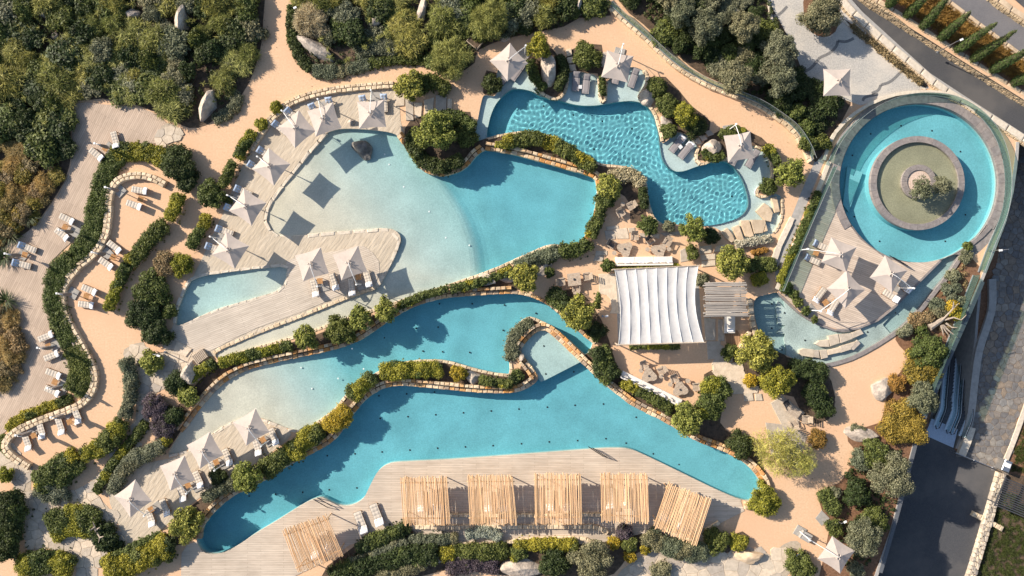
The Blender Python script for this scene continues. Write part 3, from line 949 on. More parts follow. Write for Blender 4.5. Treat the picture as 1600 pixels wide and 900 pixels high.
stone_wall('narrow stone coping round the pointed planted spit in the middle pool', [(797,586),(799,570),(792,548),(802,522),(814,504),(828,497),(845,503),(862,512),(885,530),(913,556)], [(0, .34, .10, -.35)], STONE_P)
stone_wall('winding pale stone wall between the boarded terrace and the orange sand terrace', [(262,287),(235,274),(205,273),(182,283),(171,305),(168,345),(163,370),(148,394),(122,416),(103,440),(97,455),(98,480),(110,510),(130,545),(145,575),(147,600),(135,622),(110,637),(60,655),(25,672),(9,690),(10,703),(26,718),(48,731)], [(0, .42, .45, -.1), (.42, .40, .47, -.1)], STONE_P)
stone_wall('curved pale stone wall behind the upper parasols', [(395,236),(418,199),(434,181),(452,166),(490,151),(540,142),(598,137),(616,136)], [(0, .40, .35, -.1), (.40, .36, .36, -.1)], STONE_P)
stone_wall('pale stone wall under the glass balustrade by the northern sand path', [(952,14),(976,36),(1000,56),(1030,84),(1060,110),(1100,134),(1140,150),(1180,166),(1212,186),(1237,207),(1254,232),(1264,254)], [(0, .36, .40, -.1), (.36, .34, .42, -.1)], STONE_P)
stone_wall('thin stone kerb along the sand path side of the lagoon', [(762,217),(785,211),(815,207),(845,209.5),(872,218.5),(900,234),(922,249),(940,258),(960,260),(985,264),(1001,274),(1009,287),(1012,312),(1020,338),(1034,351),(1055,352)], [(0, .30, .06, -.35)], STONE_P)
stone_wall('stone kerb round the boulder planter north of the lagoon', [(824,106),(832,121),(844,142),(855,151),(868,155),(878,150),(884,140),(888,119)], [(0, .34, .12, -.35)], STONE_P)
stone_wall('stone kerb around the narrow planter between two lagoon ledges', [(934,119),(936,130),(938.5,157),(946,158),(947,140),(949,130)], [(0, .26, .12, -.35)], STONE_P)
stone_wall('stone kerb down the east side of the lagoon', [(1006,110),(1012,121),(1008,135),(998,151),(1008,160),(1021,174),(1030,199),(1035,221)], [(0, .34, .12, -.35)], STONE_P)
stone_wall('stone kerb round the boulder planter in the south cove of the lagoon', [(1091,231),(1087,248),(1096,257),(1115,250),(1140,248)], [(0, .34, .12, -.35)], STONE_P)
stone_wall('stone kerb behind the single lounger at the south east cove', [(1180,229),(1199,238),(1206,260),(1206,279),(1186,293),(1182,303),(1191,308),(1211,301)], [(0, .32, .12, -.35)], STONE_P)
stone_wall('straight kerb closing the stepping stone pond', [(1222,310),(1222,330),(1218,350),(1209,365)], [(0, .30, .12, -.35)], STONE_P)
stone_wall('pale curved kerb round the raised sand tongue and its parasols', [(510,207),(478,244),(448,282),(424,314),(414,338),(418,356),(431,368),(450,372),(500,367),(560,362),(605,359),(619,365),(624,376),(616,398),(600,430),(587,448)], [(0, .42, .035, -.35)], COPE, length=1.5)
stone_wall('stone edge below the boarded beach deck along the narrow channel', [(586,450),(540,466),(470,494),(400,521),(344,545),(334,553)], [(0, .40, .05, -.35)], STONE_P)
stone_wall('kerb along the shore where the lower parasols meet the middle pool', [(263,713),(291,706),(318,691),(345,671),(375,657),(405,655),(430,664),(455,673),(470,675)], [(0, .34, .05, -.35)], COPE, length=1.2)
stone_wall('pale kerb round the small paddling pool', [(272,506),(276,480),(287,454),(299,435),(340,425.5),(441,414.5),(450,423),(448,437),(438,454),(400,467),(340,485),(290,507),(278,511)], [(0, .34, .05, -.35)], COPE, length=1.1, closed=False)
stone_wall('low stone wall behind the southern pergolas', [(640,822),(700,823),(760,822),(905,822),(930,822),(950,832)], [(0, .5, .35, 0)], STONE_P)
stone_wall('second low stone retaining wall among the southern hedges', [(715,848),(760,850),(835,841),(905,840),(925,846),(934,853)], [(0, .42, .3, 0)], STONE_P)
stone_wall('stone back wall of the pergola terrace seen in the gaps between roofs', [(700,804),(735,804),(805,804),(840,804),(905,803),(945,803)], [(0, .34, .5, 0)], STONE_P)
stone_wall('short stone wall beside the south east end of the pool deck', [(1101,828),(1112,822),(1123,815)], [(0, .4, .35, 0)], STONE_P, length=1.2)
stone_wall('rough stone wall curling round the west tip of the moat', [(1168,466),(1172,485),(1176,515),(1187,540),(1202,556)], [(0, .55, .5, -.2)], STONE_P, length=.8)
stone_wall('pale stone edging along the south end of the shrub bed by the white sail', [(1152,560),(1160,540),(1170,518)], [(0, .55, .4, 0)], STONE_P, length=.9)

# upper road retaining wall: smooth cap stones over rough courses
def cap_wall(label, px, wd, zt, zb, mat_cap, mat_face, side, rows):
    w = W(px, zt)
    cx, cy = w[0]
    t = thing('road_wall', label, 'stone wall', (cx, cy, 0))
    for x, y, a, l in along(w, 1.9, .15):
        o = ob('capstone', STM.setdefault(('c', mat_cap.name), (lambda m: (m.materials.append(mat_cap), m)[1])(STONEM[0].copy())), (), t)
        o.location = (x - cx, y - cy, zt - .08); o.rotation_euler = (0, 0, a); o.scale = (l * .99, wd, .16)
    b = MB()
    for r in range(rows):
        z = zb + (r + .5) * (zt - .16 - zb) / rows
        for x, y, a, l in along(offset(w, side * (wd / 2 + .02 + .06 * (rows - r))), .42, .4):
            b.box((x - cx, y - cy, z), (l * .9, .3 * rng.uniform(.7, 1.3), (zt - .16 - zb) / rows * .9), a + rng.uniform(-.1, .1), .8)
    b.build('rough_stone', mat_face, t, 'stuff')
    core = ob('wall_core', wallface('wall_core', [(p[0] - cx, p[1] - cy) for p in offset(w, -side * wd * .4)], zb - .2, zt - .17, None, side * wd * .8), [JOINT], t)
    return t
STONEB = rough('buff_rubble', (.36, .27, .17), (.62, .47, .30), 1.9, bump=.6, bscale=8)
cap_wall('buff stone wall with smooth cap between the cypress bed and the upper road', [(1352,-14),(1366,-3),(1450,50),(1500,83),(1600,146),(1660,184)], .55, .05, -1.0, SLAB, STONEB, -1, 4)
cap_wall('low buff stone wall beyond the cypress bed', [(1462,-14),(1500,14),(1545,48),(1600,88),(1640,112)], .4, .5, 0, SLAB, STONEB, -1, 2)
cap_wall('far corner stone wall at the top right of the upper road', [(1540,-20),(1568,4),(1600,26),(1640,50)], .6, .6, 0, SLAB, STONEB, -1, 2)
cap_wall('pale stone wall between the pebble plaza and the upper road', [(1316,0),(1330,16),(1385,66),(1440,110),(1470,136),(1510,160),(1560,190),(1610,222)], .75, .28, -.1, COPE, STONEB, -1, 1)
sheet('cypress_bed', [(1350,-20),(1366,0),(1450,53),(1500,86),(1600,149),(1660,187),(1660,120),(1600,92),(1540,48),(1490,8),(1462,-20)], .02, MULCH, 0, holes=False)
sheet('upper_road', [(1452,-60),(1460,-14),(1500,16),(1545,50),(1600,90),(1700,156),(1700,80),(1600,30),(1566,6),(1530,-30)], .03, rough('sunlit_asphalt', (.13, .125, .13), (.18, .17, .172), 8.0, c3=(.22, .20, .19), scale3=.15, bump=.3, bscale=30), 0, holes=False)  # lighter copy of the asphalt, sunlight put into its colour
sheet('planting_bed', [(1318,30),(1326,34),(1398,94),(1450,134),(1444,138),(1400,104),(1340,52)], .03, SOIL, 0, holes=False)
stone_wall('thin pale kerb on the plaza side of the narrow shrub strip', [(1318,32),(1340,54),(1400,106),(1446,141)], [(0, .22, .10, 0)], COPE, length=1.4, base=False)
stone_wall('curved stone edge of the pebble plaza beside the olive trees', [(1199,-4),(1204,28),(1211,52)], [(0, .3, .2, 0)], COPE, length=.9)

# lower wall right of the road
stone_wall('sunlit pale stone wall along the right side of the lower road', [(1563,738),(1554,770),(1537,830),(1517,896),(1500,950)], [(-.45, .33, .52, -.1), (-.12, .33, .50, -.1), (.21, .33, .52, -.1)], STONE_G, z0=LZ, length=.62)

def voronoi(poly, sp, jit=.36):
    """irregular convex cells filling a world polygon"""
    xs = [p[0] for p in poly]; ys = [p[1] for p in poly]
    seeds, row, y = [], 0, min(ys) - sp
    while y < max(ys) + sp:
        x = min(xs) - sp + (sp / 2 if row % 2 else 0)
        while x < max(xs) + sp:
            seeds.append((x + rng.uniform(-jit, jit) * sp, y + rng.uniform(-jit, jit) * sp))
            x += sp
        y += sp * .87; row += 1
    cells = []
    for i, (sx, sy) in enumerate(seeds):
        if not inside(sx, sy, poly):
            continue
        c = [(sx - sp * 1.6, sy - sp * 1.6), (sx + sp * 1.6, sy - sp * 1.6), (sx + sp * 1.6, sy + sp * 1.6), (sx - sp * 1.6, sy + sp * 1.6)]
        for j, (tx, ty) in enumerate(seeds):
            if i == j or abs(tx - sx) > 3 * sp or abs(ty - sy) > 3 * sp:
                continue
            mx, my, nx, ny = (sx + tx) / 2, (sy + ty) / 2, tx - sx, ty - sy
            out = []
            for k in range(len(c)):
                a, b = c[k - 1], c[k]
                da = (a[0] - mx) * nx + (a[1] - my) * ny
                db = (b[0] - mx) * nx + (b[1] - my) * ny
                if (da > 0) != (db > 0):
                    t = da / (da - db)
                    out.append((a[0] + (b[0] - a[0]) * t, a[1] + (b[1] - a[1]) * t))
                if db <= 0:
                    out.append(b)
            c = out
            if len(c) < 3:
                break
        if len(c) >= 3:
            cells.append(c)
    return cells

def paving(name, px, z, sp, mat, th=.035, gap=.035, limit=300, joint=JOINT_P, piece='flagstone', zbase=None, smooth_n=2, base_holes=None):
    w = W(smooth(px, smooth_n) if smooth_n else px, z)
    base = fill(name, w, POOLS if base_holes is None else base_holes, (z + .006) if zbase is None else zbase, joint)
    cells = [c for c in voronoi(w, sp) if not any(inside(sum(p[0] for p in c) / len(c), sum(p[1] for p in c) / len(c), h) for h in POOLS)]
    cells.sort(key=lambda c: -abs(sum(c[i - 1][0] * c[i][1] - c[i][0] * c[i - 1][1] for i in range(len(c)))))
    rest = MB()
    for i, c in enumerate(cells):
        cx, cy = sum(p[0] for p in c) / len(c), sum(p[1] for p in c) / len(c)
        q = []
        for p in c:
            d = math.hypot(p[0] - cx, p[1] - cy) or 1
            q.append((p[0] + (cx - p[0]) * gap / d, p[1] + (cy - p[1]) * gap / d))
        zt = z + th * rng.uniform(.8, 1.3)
        if i < limit:
            b = MB().prism([(p[0] - cx, p[1] - cy) for p in ccw(q)], -.02, zt - z, .015)
            o = b.build(piece, mat, base)
            o.location = (cx, cy, z)
        else:
            rest.prism(ccw(q), z - .02, zt, .015)
    if rest.v:
        rest.build('small_' + piece, mat, base, 'stuff')
    return base

paving('flagstone_path', [(194,546),(224,534),(236,560),(262,545),(276,548),(300,552),(310,566),(296,578),(282,600),(246,612),(233,645),(217,690),(192,725),(160,757),(152,775),(176,800),(182,832),(200,848),(215,862),(206,872),(150,885),(145,905),(120,905),(112,862),(45,852),(30,800),(25,760),(0,742),(-10,705),(10,690),(26,712),(52,730),(48,765),(95,787),(138,757),(170,720),(205,690),(213,640),(220,600),(208,575),(196,562)], .012, 1.25, FLAG)
paving('flagstone_path', [(960,905),(985,880),(1010,866),(1060,862),(1120,868),(1170,858),(1205,868),(1212,905),(1205,950),(950,950)], .012, 1.5, FLAG)
paving('flagstone_path', [(1195,905),(1205,870),(1225,850),(1245,845),(1252,858),(1240,890),(1225,905),(1215,950),(1190,950)], .016, 1.5, FLAG)
paving('stone_landing', [(248,205),(262,192),(282,202),(280,218),(262,222),(248,228)], .055, 1.0, FLAG)
paving('cobbled_court', [(1562,738),(1500,712),(1512,672),(1519,640),(1523,600),(1530,550),(1541,515),(1549,490),(1554,440),(1560,395),(1570,330),(1576,240),(1640,215),(1650,500),(1640,560),(1612,600),(1590,650),(1575,738)], LZ, .80, COBBLE, th=.05, gap=.04, joint=JOINT, piece='cobble', smooth_n=0, base_holes=[])
b = MB()
# ------------------------------------------------------------------ foliage
ICO = None
def ico():
    global ICO
    if ICO is None:
        import bmesh
        bm = bmesh.new()
        bmesh.ops.create_icosphere(bm, subdivisions=1, radius=1)
        bm.verts.ensure_lookup_table()
        ICO = (np.array([v.co[:] for v in bm.verts]), np.array([[v.index for v in f.verts] for f in bm.faces]))
        bm.free()
    return ICO

def leaf_arrays(clumps, dens, size, style='leaf', low=-.35):
    """clumps: (x, y, z, r, squash). Leaf blades spread over every clump's surface"""
    cl = np.array(clumps, float)
    n = np.maximum(6, (dens * 4 * cl[:, 3] ** 2 * (1.3 if style != 'leaf' else 1)).astype(int))
    idx = np.repeat(np.arange(len(cl)), n)
    tot = len(idx)
    d = nr.normal(size=(tot, 3))
    d /= np.linalg.norm(d, axis=1)[:, None]
    d[:, 2] = np.where(d[:, 2] < low, -d[:, 2], d[:, 2])
    rr = cl[idx, 3] * nr.uniform(.62, 1.08, tot) ** .8
    sq = cl[idx, 4]
    c = cl[idx, :3] + d * rr[:, None] * np.stack([np.ones(tot), np.ones(tot), sq], 1)
    nn = d * .8 + nr.normal(size=(tot, 3)) * .55 + np.array([0, 0, .25])
    nn /= np.linalg.norm(nn, axis=1)[:, None]
    if style == 'leaf':
        rv = nr.normal(size=(tot, 3))
        L = size * nr.uniform(.7, 1.35, tot); Wd = L * nr.uniform(.45, .7, tot)
        t = np.cross(nn, rv)
    else:                                        # long blades that point outwards and droop
        t = d * np.array([1, 1, .6]) + nr.normal(size=(tot, 3)) * .5
        L = size * nr.uniform(2.0, 4.6, tot); Wd = size * nr.uniform(.20, .36, tot)
    t /= np.linalg.norm(t, axis=1)[:, None] + 1e-9
    b = np.cross(nn, t)
    b /= np.linalg.norm(b, axis=1)[:, None] + 1e-9
    L = L[:, None] / 2; Wd = Wd[:, None] / 2
    v = np.stack([c - t * L, c + b * Wd, c + t * L, c - b * Wd], 1).reshape(-1, 3)
    return v

def leafmesh(name, v, cores=(), core_scale=.74):
    nq = len(v) // 4
    iv, jf = ico()
    parts = [v]
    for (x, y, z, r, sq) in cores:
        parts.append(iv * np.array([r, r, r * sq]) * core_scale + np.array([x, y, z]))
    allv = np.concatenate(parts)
    m = bpy.data.meshes.new(name)
    m.vertices.add(len(allv))
    m.vertices.foreach_set('co', allv.astype(np.float32).ravel())
    nc = len(cores)
    lq = np.arange(nq * 4)
    lc = np.concatenate([jf.ravel() + nq * 4 + k * len(iv) for k in range(nc)]) if nc else np.zeros(0, int)
    loops = np.concatenate([lq, lc]).astype(np.int32)
    m.loops.add(len(loops))
    m.loops.foreach_set('vertex_index', loops)
    m.polygons.add(nq + nc * len(jf))
    st = np.concatenate([np.arange(nq) * 4, nq * 4 + np.arange(nc * len(jf)) * 3]).astype(np.int32)
    m.polygons.foreach_set('loop_start', st)
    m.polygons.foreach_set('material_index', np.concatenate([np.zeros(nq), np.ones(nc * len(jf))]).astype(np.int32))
    m.update(calc_edges=True)
    return m

def dome(r, h, z0, n, cr, spread=1.0):
    """clumps over a lumpy dome of radius r and height h"""
    out = [(0, 0, z0 + h * .45, r * .62, min(1, h / (1.6 * r)) )]
    for i in range(n):
        q = i * 2.39996 + rng.uniform(-.3, .3)
        u = (i + .5) / n
        rad = math.sqrt(u) * (r - cr * .75) * spread * rng.uniform(.9, 1.12)
        rad *= 1 + .16 * math.sin(3 * q + n) + .10 * math.sin(2 * q + 2 * r)
        zz = z0 + (h - cr * .8) * math.sqrt(max(0.05, 1 - min(1, rad / r) ** 2)) * rng.uniform(.72, 1.12)
        out.append((rad * math.cos(q), rad * math.sin(q), max(zz, cr * .4), cr * rng.uniform(.72, 1.25), .85))
    return out

DN = dict(mimosa=(60, .15), straw=(110, .16), turf=(200, .15), autumn=(200, .16), dark=(130, .21), green=(130, .21), bright=(110, .23), lime=(190, .17), gold=(190, .16), sage=(190, .15), olive=(190, .16),
          purple=(190, .15), brown=(150, .17), rust=(170, .17), feather=(115, .16), silver=(190, .14), plume=(120, .2), cypress=(260, .12))

def stems(r, h, n=5, base=.06):
    b = MB()
    for i in range(n):
        q = rng.uniform(0, 6.28); rr = r * rng.uniform(.25, .55)
        b.tube([(0.04 * math.cos(q), .04 * math.sin(q), -.05), (rr * .4 * math.cos(q), rr * .4 * math.sin(q), h * .35), (rr * math.cos(q), rr * math.sin(q), h * .7)], base, 5, base * .4)
    return b

PROTO = {}
def shrub(px, py, rpx, h, kind, label, group=None, z0=0.0, cat='shrub', name='shrub', style=None, clumps=None, proto=None):
    """round bush: foliage and stems. px, py: where the photograph shows the middle of its crown"""
    x, y, _ = P(px, py, z0 + h * .55)
    r = rpx / S * (H - h * .6) / H
    t = thing(name, label, cat, (x, y, z0), 0, group)
    if proto:
        key = (kind, proto, rng.randrange(4))
        if key not in PROTO:
            cl = dome(1.25, 1.25, 0, 16, .46)
            m = leafmesh('foliage', leaf_arrays(cl, DN[kind][0], DN[kind][1], style or ('blade' if kind in ('feather', 'plume', 'straw') else 'leaf')), cl)
            m.materials.append(LEAF[kind]); m.materials.append(CORE_SHADE)
            sm = stems(1.2, 1.1).mesh('stem'); sm.materials.append(BARK)
            PROTO[key] = (m, sm)
        m, sm = PROTO[key]
        t.rotation_euler = (0, 0, rng.uniform(0, 6.28))
        t.scale = (r / 1.25 * rng.uniform(.92, 1.12), r / 1.25 * rng.uniform(.92, 1.12), h / 1.25)
        ob('foliage', m, (), t); ob('stem', sm, (), t, 'stuff')
        return t
    cr = max(.22, r * (.36 if r < 1.6 else .30))
    n = clumps or max(7, int(2.6 * (r / cr) ** 2))
    cl = dome(r, h, 0, n, cr)
    d, s = DN[kind]
    m = leafmesh('foliage', leaf_arrays(cl, d, s, style or ('blade' if kind in ('feather', 'plume') else 'leaf')), cl)
    ob('foliage', m, [LEAF[kind], CORE_SHADE], t)
    stems(r, h * .8).build('stem', BARK, t, 'stuff')
    return t

def tree(px, py, rpx, h, kind, label, group=None, z0=0.0, name='tree', gappy=False):
    """trunk with limbs under a crown of leaf clumps"""
    zc = z0 + h * .66
    x, y, _ = P(px, py, zc)
    r = rpx / S * (H - zc) / H
    t = thing(name, label, 'tree', (x, y, z0), 0, group)
    cr = r * .31
    ch = h * .62
    cl = []
    n = 20 if not gappy else 26
    for i in range(n):
        q = i * 2.39996 + rng.uniform(-.3, .3)
        rad = math.sqrt((i + .5) / n) * (r - cr * .7) * rng.uniform(.85, 1.15)
        rad *= 1 + .15 * math.sin(3 * q + r * 7) + .10 * math.sin(2 * q + r * 3)
        top = math.sqrt(max(.06, 1 - min(1, rad / r) ** 2))
        cl.append((rad * math.cos(q), rad * math.sin(q), h * .42 + (h * .58 - cr * .7) * top * rng.uniform(.7, 1.1), cr * rng.uniform(.75, 1.25) * (.8 if gappy else 1), .85))
    for i in range(8):
        q = rng.uniform(0, 6.28); rad = r * rng.uniform(.35, .8)
        cl.append((rad * math.cos(q), rad * math.sin(q), h * rng.uniform(.38, .5), cr * .9, .8))
    cl.append((0, 0, h * .55, r * .5, .8))
    d, s = DN[kind]
    v = leaf_arrays(cl, d * (.8 if gappy else 1), s, 'blade' if kind in ('feather', 'mimosa') else 'leaf', low=-.7)
    m = leafmesh('crown', v, cl if not gappy else (cl[-1:] if kind != 'mimosa' else ()), .62)
    ob('crown', m, [LEAF[kind], CORE_SHADE], t)
    b = MB()
    b.tube([(0, 0, -.1), (.05, .03, h * .25), (-.02, .05, h * .45)], .05 * h * .8, 7, .03 * h * .8)
    for i in range(6):
        q = i * 1.05 + rng.uniform(-.3, .3)
        b.tube([(0, 0, h * .35), (r * .3 * math.cos(q), r * .3 * math.sin(q), h * .52), (r * .7 * math.cos(q), r * .7 * math.sin(q), h * .66)], .02 * h, 5, .008 * h)
    b.build('trunk', BARK, t)
    return t

def hedge(px, wpx, h, kind, label, group=None, z0=0.0, cat='hedge', name='hedge', closed_n=5, style=None, cr=None, mixk=None, flat=False, wend=None):
    """planting that follows a line; px: pixel polyline, wpx: width"""
    w = [P(*p, z0 + h * .5)[:2] for p in smooth(px, closed_n, False)]
    cx, cy = w[len(w) // 2]
    t = thing(name, label, cat, (cx, cy, z0), 0, group)
    r = wpx / S / 2
    cr = cr or max(.24, min(.55, r * .55))
    cl = []
    seg = list(along(w, cr * .85, .2))
    for k, (x, y, a, l) in enumerate(seg):
        rr = r if wend is None else r + (wend / S / 2 - r) * k / max(1, len(seg) - 1)
        rr *= 1 + .28 * noise.noise(Vector((x * .35, y * .35, 9))) if not flat else 1
        m = max(1, int(round(2 * rr / (cr * 1.05))))
        for q in range(m):
            o = (-rr + cr * .55 + (2 * rr - cr * 1.1) * (q + .5) / m) if m > 1 else 0
            o += rng.uniform(-.25, .25) * cr
            e = 1 - (abs(o) / (rr + .01)) ** 2 * (.35 if flat else .6)
            zz = (h - cr * .8) * max(.25, e) * rng.uniform(.75, 1.12) * (1 + .5 * noise.noise(Vector((x * .6, y * .6, 2))))
            cl.append((x - cx - math.sin(a) * o, y - cy + math.cos(a) * o, max(zz, cr * .25), cr * rng.uniform(.8, 1.3), .85))
    d, s = DN[kind]
    st = style or ('blade' if kind == 'feather' else 'leaf')
    ALT = dict(green='lime', dark='green', lime='green', sage='olive', turf='green', olive='sage', gold='lime', feather='lime')
    alt = []
    if kind in ALT and len(cl) > 8:
        for k in range(len(cl)):
            if noise.noise(Vector((cl[k][0] * .45 + cx, cl[k][1] * .45 + cy, 4))) > .17:
                alt.append(k)
    if alt and len(alt) < len(cl) * .6:
        ac = [cl[k] for k in alt]
        cl = [c for k, c in enumerate(cl) if k not in set(alt)]
        ob('foliage', leafmesh('foliage', leaf_arrays(ac, DN[ALT[kind]][0], DN[ALT[kind]][1]), ac), [LEAF[ALT[kind]], CORE_SHADE], t)
    stray = []                                       # loose shoots and litter along both edges
    for x, y, a, l in seg:
        for q in (-1, 1):
            if rng.random() < .4:
                o = q * r * rng.uniform(.92, 1.28)
                stray.append((x - cx - math.sin(a) * o, y - cy + math.cos(a) * o, rng.uniform(.02, .10), rng.uniform(.06, .16), .5))
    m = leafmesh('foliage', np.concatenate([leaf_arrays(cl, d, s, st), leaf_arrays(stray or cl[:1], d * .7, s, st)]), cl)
    ob('foliage', m, [LEAF[kind], CORE_SHADE], t)
    b = MB()
    for x, y, a, l in along(w, 1.1, .3):
        b.tube([(x - cx, y - cy, -.05), (x - cx + rng.uniform(-.15, .15), y - cy + rng.uniform(-.15, .15), h * .6)], .04, 5, .02)
    b.build('stem', BARK, t, 'stuff')
    return t

# ---- named hedges
HG = 'clipped and loose hedges between the terraces'
hedge([(190,238),(172,262),(156,300),(149,345),(140,375),(118,398)], 32, .45, 'turf', 'green creeping hedge between the boarded terrace and the pale winding wall, its northern run', HG, flat=True)
hedge([(112,404),(92,425),(84,455),(90,490),(103,520),(112,540)], 34, .45, 'turf', 'green creeping hedge along the pale winding wall, its middle run', HG, flat=True)
hedge([(112,545),(126,568),(128,590),(116,610)], 38, .5, 'turf', 'wide green creeping hedge in the bulge of the winding wall', HG, flat=True)
hedge([(112,622),(70,638),(30,654),(12,672)], 15, .4, 'lime', 'thin yellowish creeping hedge at the south end of the winding wall', HG, flat=True)
hedge([(6,680),(4,698),(14,710),(24,714)], 9, .35, 'green', 'narrow hedge strip round the hooked end of the winding wall', HG, flat=True)
hedge([(178,243),(205,236),(240,240),(262,254)], 30, .5, 'lime', 'yellow green ground cover above the head of the winding wall', HG, flat=True)
shrub(279,258,30,1.9,'dark','big rounded dark bush at the head of the sand terrace')
shrub(291,284,18,1.3,'dark','smaller dark bush below the big rounded one at the sand terrace')
hedge([(280,305),(276,325),(266,342)], 20, 1.1, 'lime', 'short yellow green hedge east of the first pair of sand terrace loungers', HG)
hedge([(258,350),(238,370),(222,388),(205,410)], 25, 1.1, 'green', 'loose green hedge between the sand terrace and the path, its northern half', HG)
hedge([(200,414),(186,440),(177,465),(171,482)], 20, 1.0, 'lime', 'narrow yellowish hedge between the sand terrace and the path, its southern half', HG)
shrub(258,412,22,1.3,'brown','faded brownish bush beside the small paddling pool')
shrub(284,414,20,1.3,'lime','yellow green bush beside the brownish one by the paddling pool')
shrub(238,452,30,1.6,'green','large green bush west of the paddling pool, topmost of three')
shrub(222,488,30,1.6,'dark','large dark green bush west of the boarded beach deck, middle of three')
shrub(243,520,24,1.5,'dark','dark green bush at the west tip of the boarded beach deck')
shrub(264,486,14,1.0,'green','small green bush squeezed against the corner of the paddling pool')
shrub(237,566,20,1.3,'bright','round light green bush where the flagstone path forks')
hedge([(197,562),(205,590),(203,625),(196,650)], 22, 1.1, 'olive', 'olive green hedge between the orange sand terrace and the flagstone path', HG)
hedge([(192,658),(168,690),(130,712)], 30, 1.2, 'green', 'thick green hedge with yellow specks south east of the sand terrace', HG)
hedge([(122,716),(85,742),(62,755)], 44, 1.3, 'green', 'broad green bank of shrubs at the south end of the sand terrace', HG)
shrub(80,762,30,1.2,'sage','grey green bush at the foot of the broad shrub bank')
hedge([(284,590),(268,605)], 32, 1.3, 'dark', 'dark bush mass west of the stone wall of the middle pool', HG)
shrub(294,618,18,1.4,'bright','light green bush against the west stone wall of the middle pool')
shrub(243,640,25,1.4,'purple','purple brown bush on the bank beside the flagstone path')
shrub(254,668,22,1.3,'purple','violet flowering bush below the purple brown one')
shrub(272,650,18,1.3,'dark','dark green bush beside the purple bushes')
hedge([(228,660),(205,690),(180,720),(150,768)], 15, .6, 'green', 'low clipped green edging hedge along the lower flagstone path', HG, flat=True)
hedge([(258,695),(225,710),(198,728),(176,770)], 24, 1.0, 'sage', 'grey green hedge between the edging hedge and the lower sand terrace', HG)
shrub(258,690,12,1.1,'lime','small yellow green bush at the end of the grey green hedge')
hedge([(78,826),(115,812),(150,818)], 50, .9, 'green', 'oval island of low green shrubs amid the flagstones', HG)
shrub(165,842,24,1.1,'dark','dark bush on the east side of the flagstone island')
hedge([(12,770),(18,800),(10,835),(12,870)], 44, 1.8, 'dark', 'dark tall shrubs at the lower left border', HG)
shrub(8,742,14,1.0,'lime','bright yellow green bush at the left border')
hedge([(30,885),(80,878),(110,888)], 40, 1.3, 'green', 'green shrubs along the bottom left border', HG)
hedge([(170,890),(215,875),(262,852)], 44, 1.5, 'lime', 'bright yellow green shrub bank west of the pool deck', HG)
hedge([(160,880),(200,860),(250,838)], 16, .9, 'green', 'dark green edging above the bright shrub bank', HG)
hedge([(262,875),(270,840)], 18, 1.3, 'dark', 'dark green shrubs against the west end of the pool deck', HG)
GT = 'round garden trees between the pools'
tree(290,820,28,2.6,'bright','round light green tree at the west tip of the long pool', GT)
tree(386,746,26,2.6,'bright','round light green tree beside the stone wall above the long pool', GT)
hedge([(322,778),(345,763),(365,757)], 22, 1.1, 'sage', 'soft grey green shrubs on the wall above the west end of the long pool', HG)
shrub(340,745,14,1.2,'dark','dark bush between the lower parasols and the pool wall')
hedge([(412,735),(440,716),(468,700)], 34, 1.2, 'green', 'green bushes spilling over the wall west of the golden shrubs', HG)
hedge([(455,702),(480,686),(500,672)], 28, 1.2, 'lime', 'yellow green bushes on the planted ridge between the two pools', HG)
hedge([(512,668),(530,655),(542,640)], 30, 1.3, 'gold', 'golden yellow bush on the planted ridge between the two pools', HG)
hedge([(548,620),(562,603),(580,590)], 28, 1.3, 'lime', 'yellow green bush on the bend of the planted ridge', HG)
hedge([(596,580),(640,577),(690,578)], 26, 1.2, 'lime', 'long feathery green hedge on top of the planted ridge', HG)
shrub(716,583,15,1.2,'gold','round golden shrub standing alone by the grey boulder')
hedge([(750,593),(775,598),(800,600)], 14, .9, 'green', 'low green shrubs at the root of the planted spit', HG)
hedge([(800,594),(812,585)], 20, .9, 'dark', 'dark shrubs in the crook of the looping wall', HG)
hedge([(800,560),(800,535),(812,516),(830,503)], 22, .6, 'olive', 'greyish flowering ground cover on the tip of the spit', HG)
hedge([(345,567),(385,556),(420,548),(455,540)], 16, .9, 'lime', 'yellow green low hedge along the north wall of the middle pool, west end', HG)
hedge([(300,592),(315,578),(335,568)], 18, .9, 'lime', 'yellow green shrubs on the north wall beside the boulder', HG)
tree(476,527,20,2.3,'bright','round tree between channel and middle pool, westmost of four', GT)
shrub(530,517,25,1.6,'green','broad dark leaved bush between the round trees over the middle pool')
tree(563,498,20,2.3,'bright','round tree over the middle pool wall, just east of the broad bush', GT)
tree(602,485,20,2.3,'bright','round tree over the middle pool wall, eastmost of the row', GT)
hedge([(622,480),(660,462),(700,452)], 12, .8, 'green', 'low green hedge between the channel and the middle pool', HG)
hedge([(704,452),(760,438),(800,421)], 14, .9, 'green', 'dense green hedge between the beach pool and middle pool', HG)
hedge([(806,416),(840,402),(870,394)], 22, 1.1, 'sage', 'grey green hedge on the south shore of the beach pool', HG)
hedge([(876,392),(902,392),(916,380)], 26, 1.2, 'green', 'dark hedge at the south corner of the deep turquoise pool', HG)
hedge([(922,370),(932,345),(940,318)], 20, 1.2, 'green', 'green hedge on the east wall of the deep turquoise pool', HG)
shrub(952,292,22,1.6,'bright','light green bush over the east corner of the deep turquoise pool')
shrub(945,312,16,1.3,'green','green bush just below the light green one at the east corner')
hedge([(955,280),(985,272),(1003,285)], 22, .8, 'plume', 'straw coloured dry bush between the pool corner and the lagoon', HG, style='leaf')
hedge([(1004,295),(1007,325)], 12, .9, 'dark', 'dark strip of shrubs against the lagoon coping', HG)
hedge([(790,222),(830,216),(866,225),(895,242),(925,262)], 24, 1.0, 'green', 'broad low green hedge on the bar between lagoon and deep pool', HG)
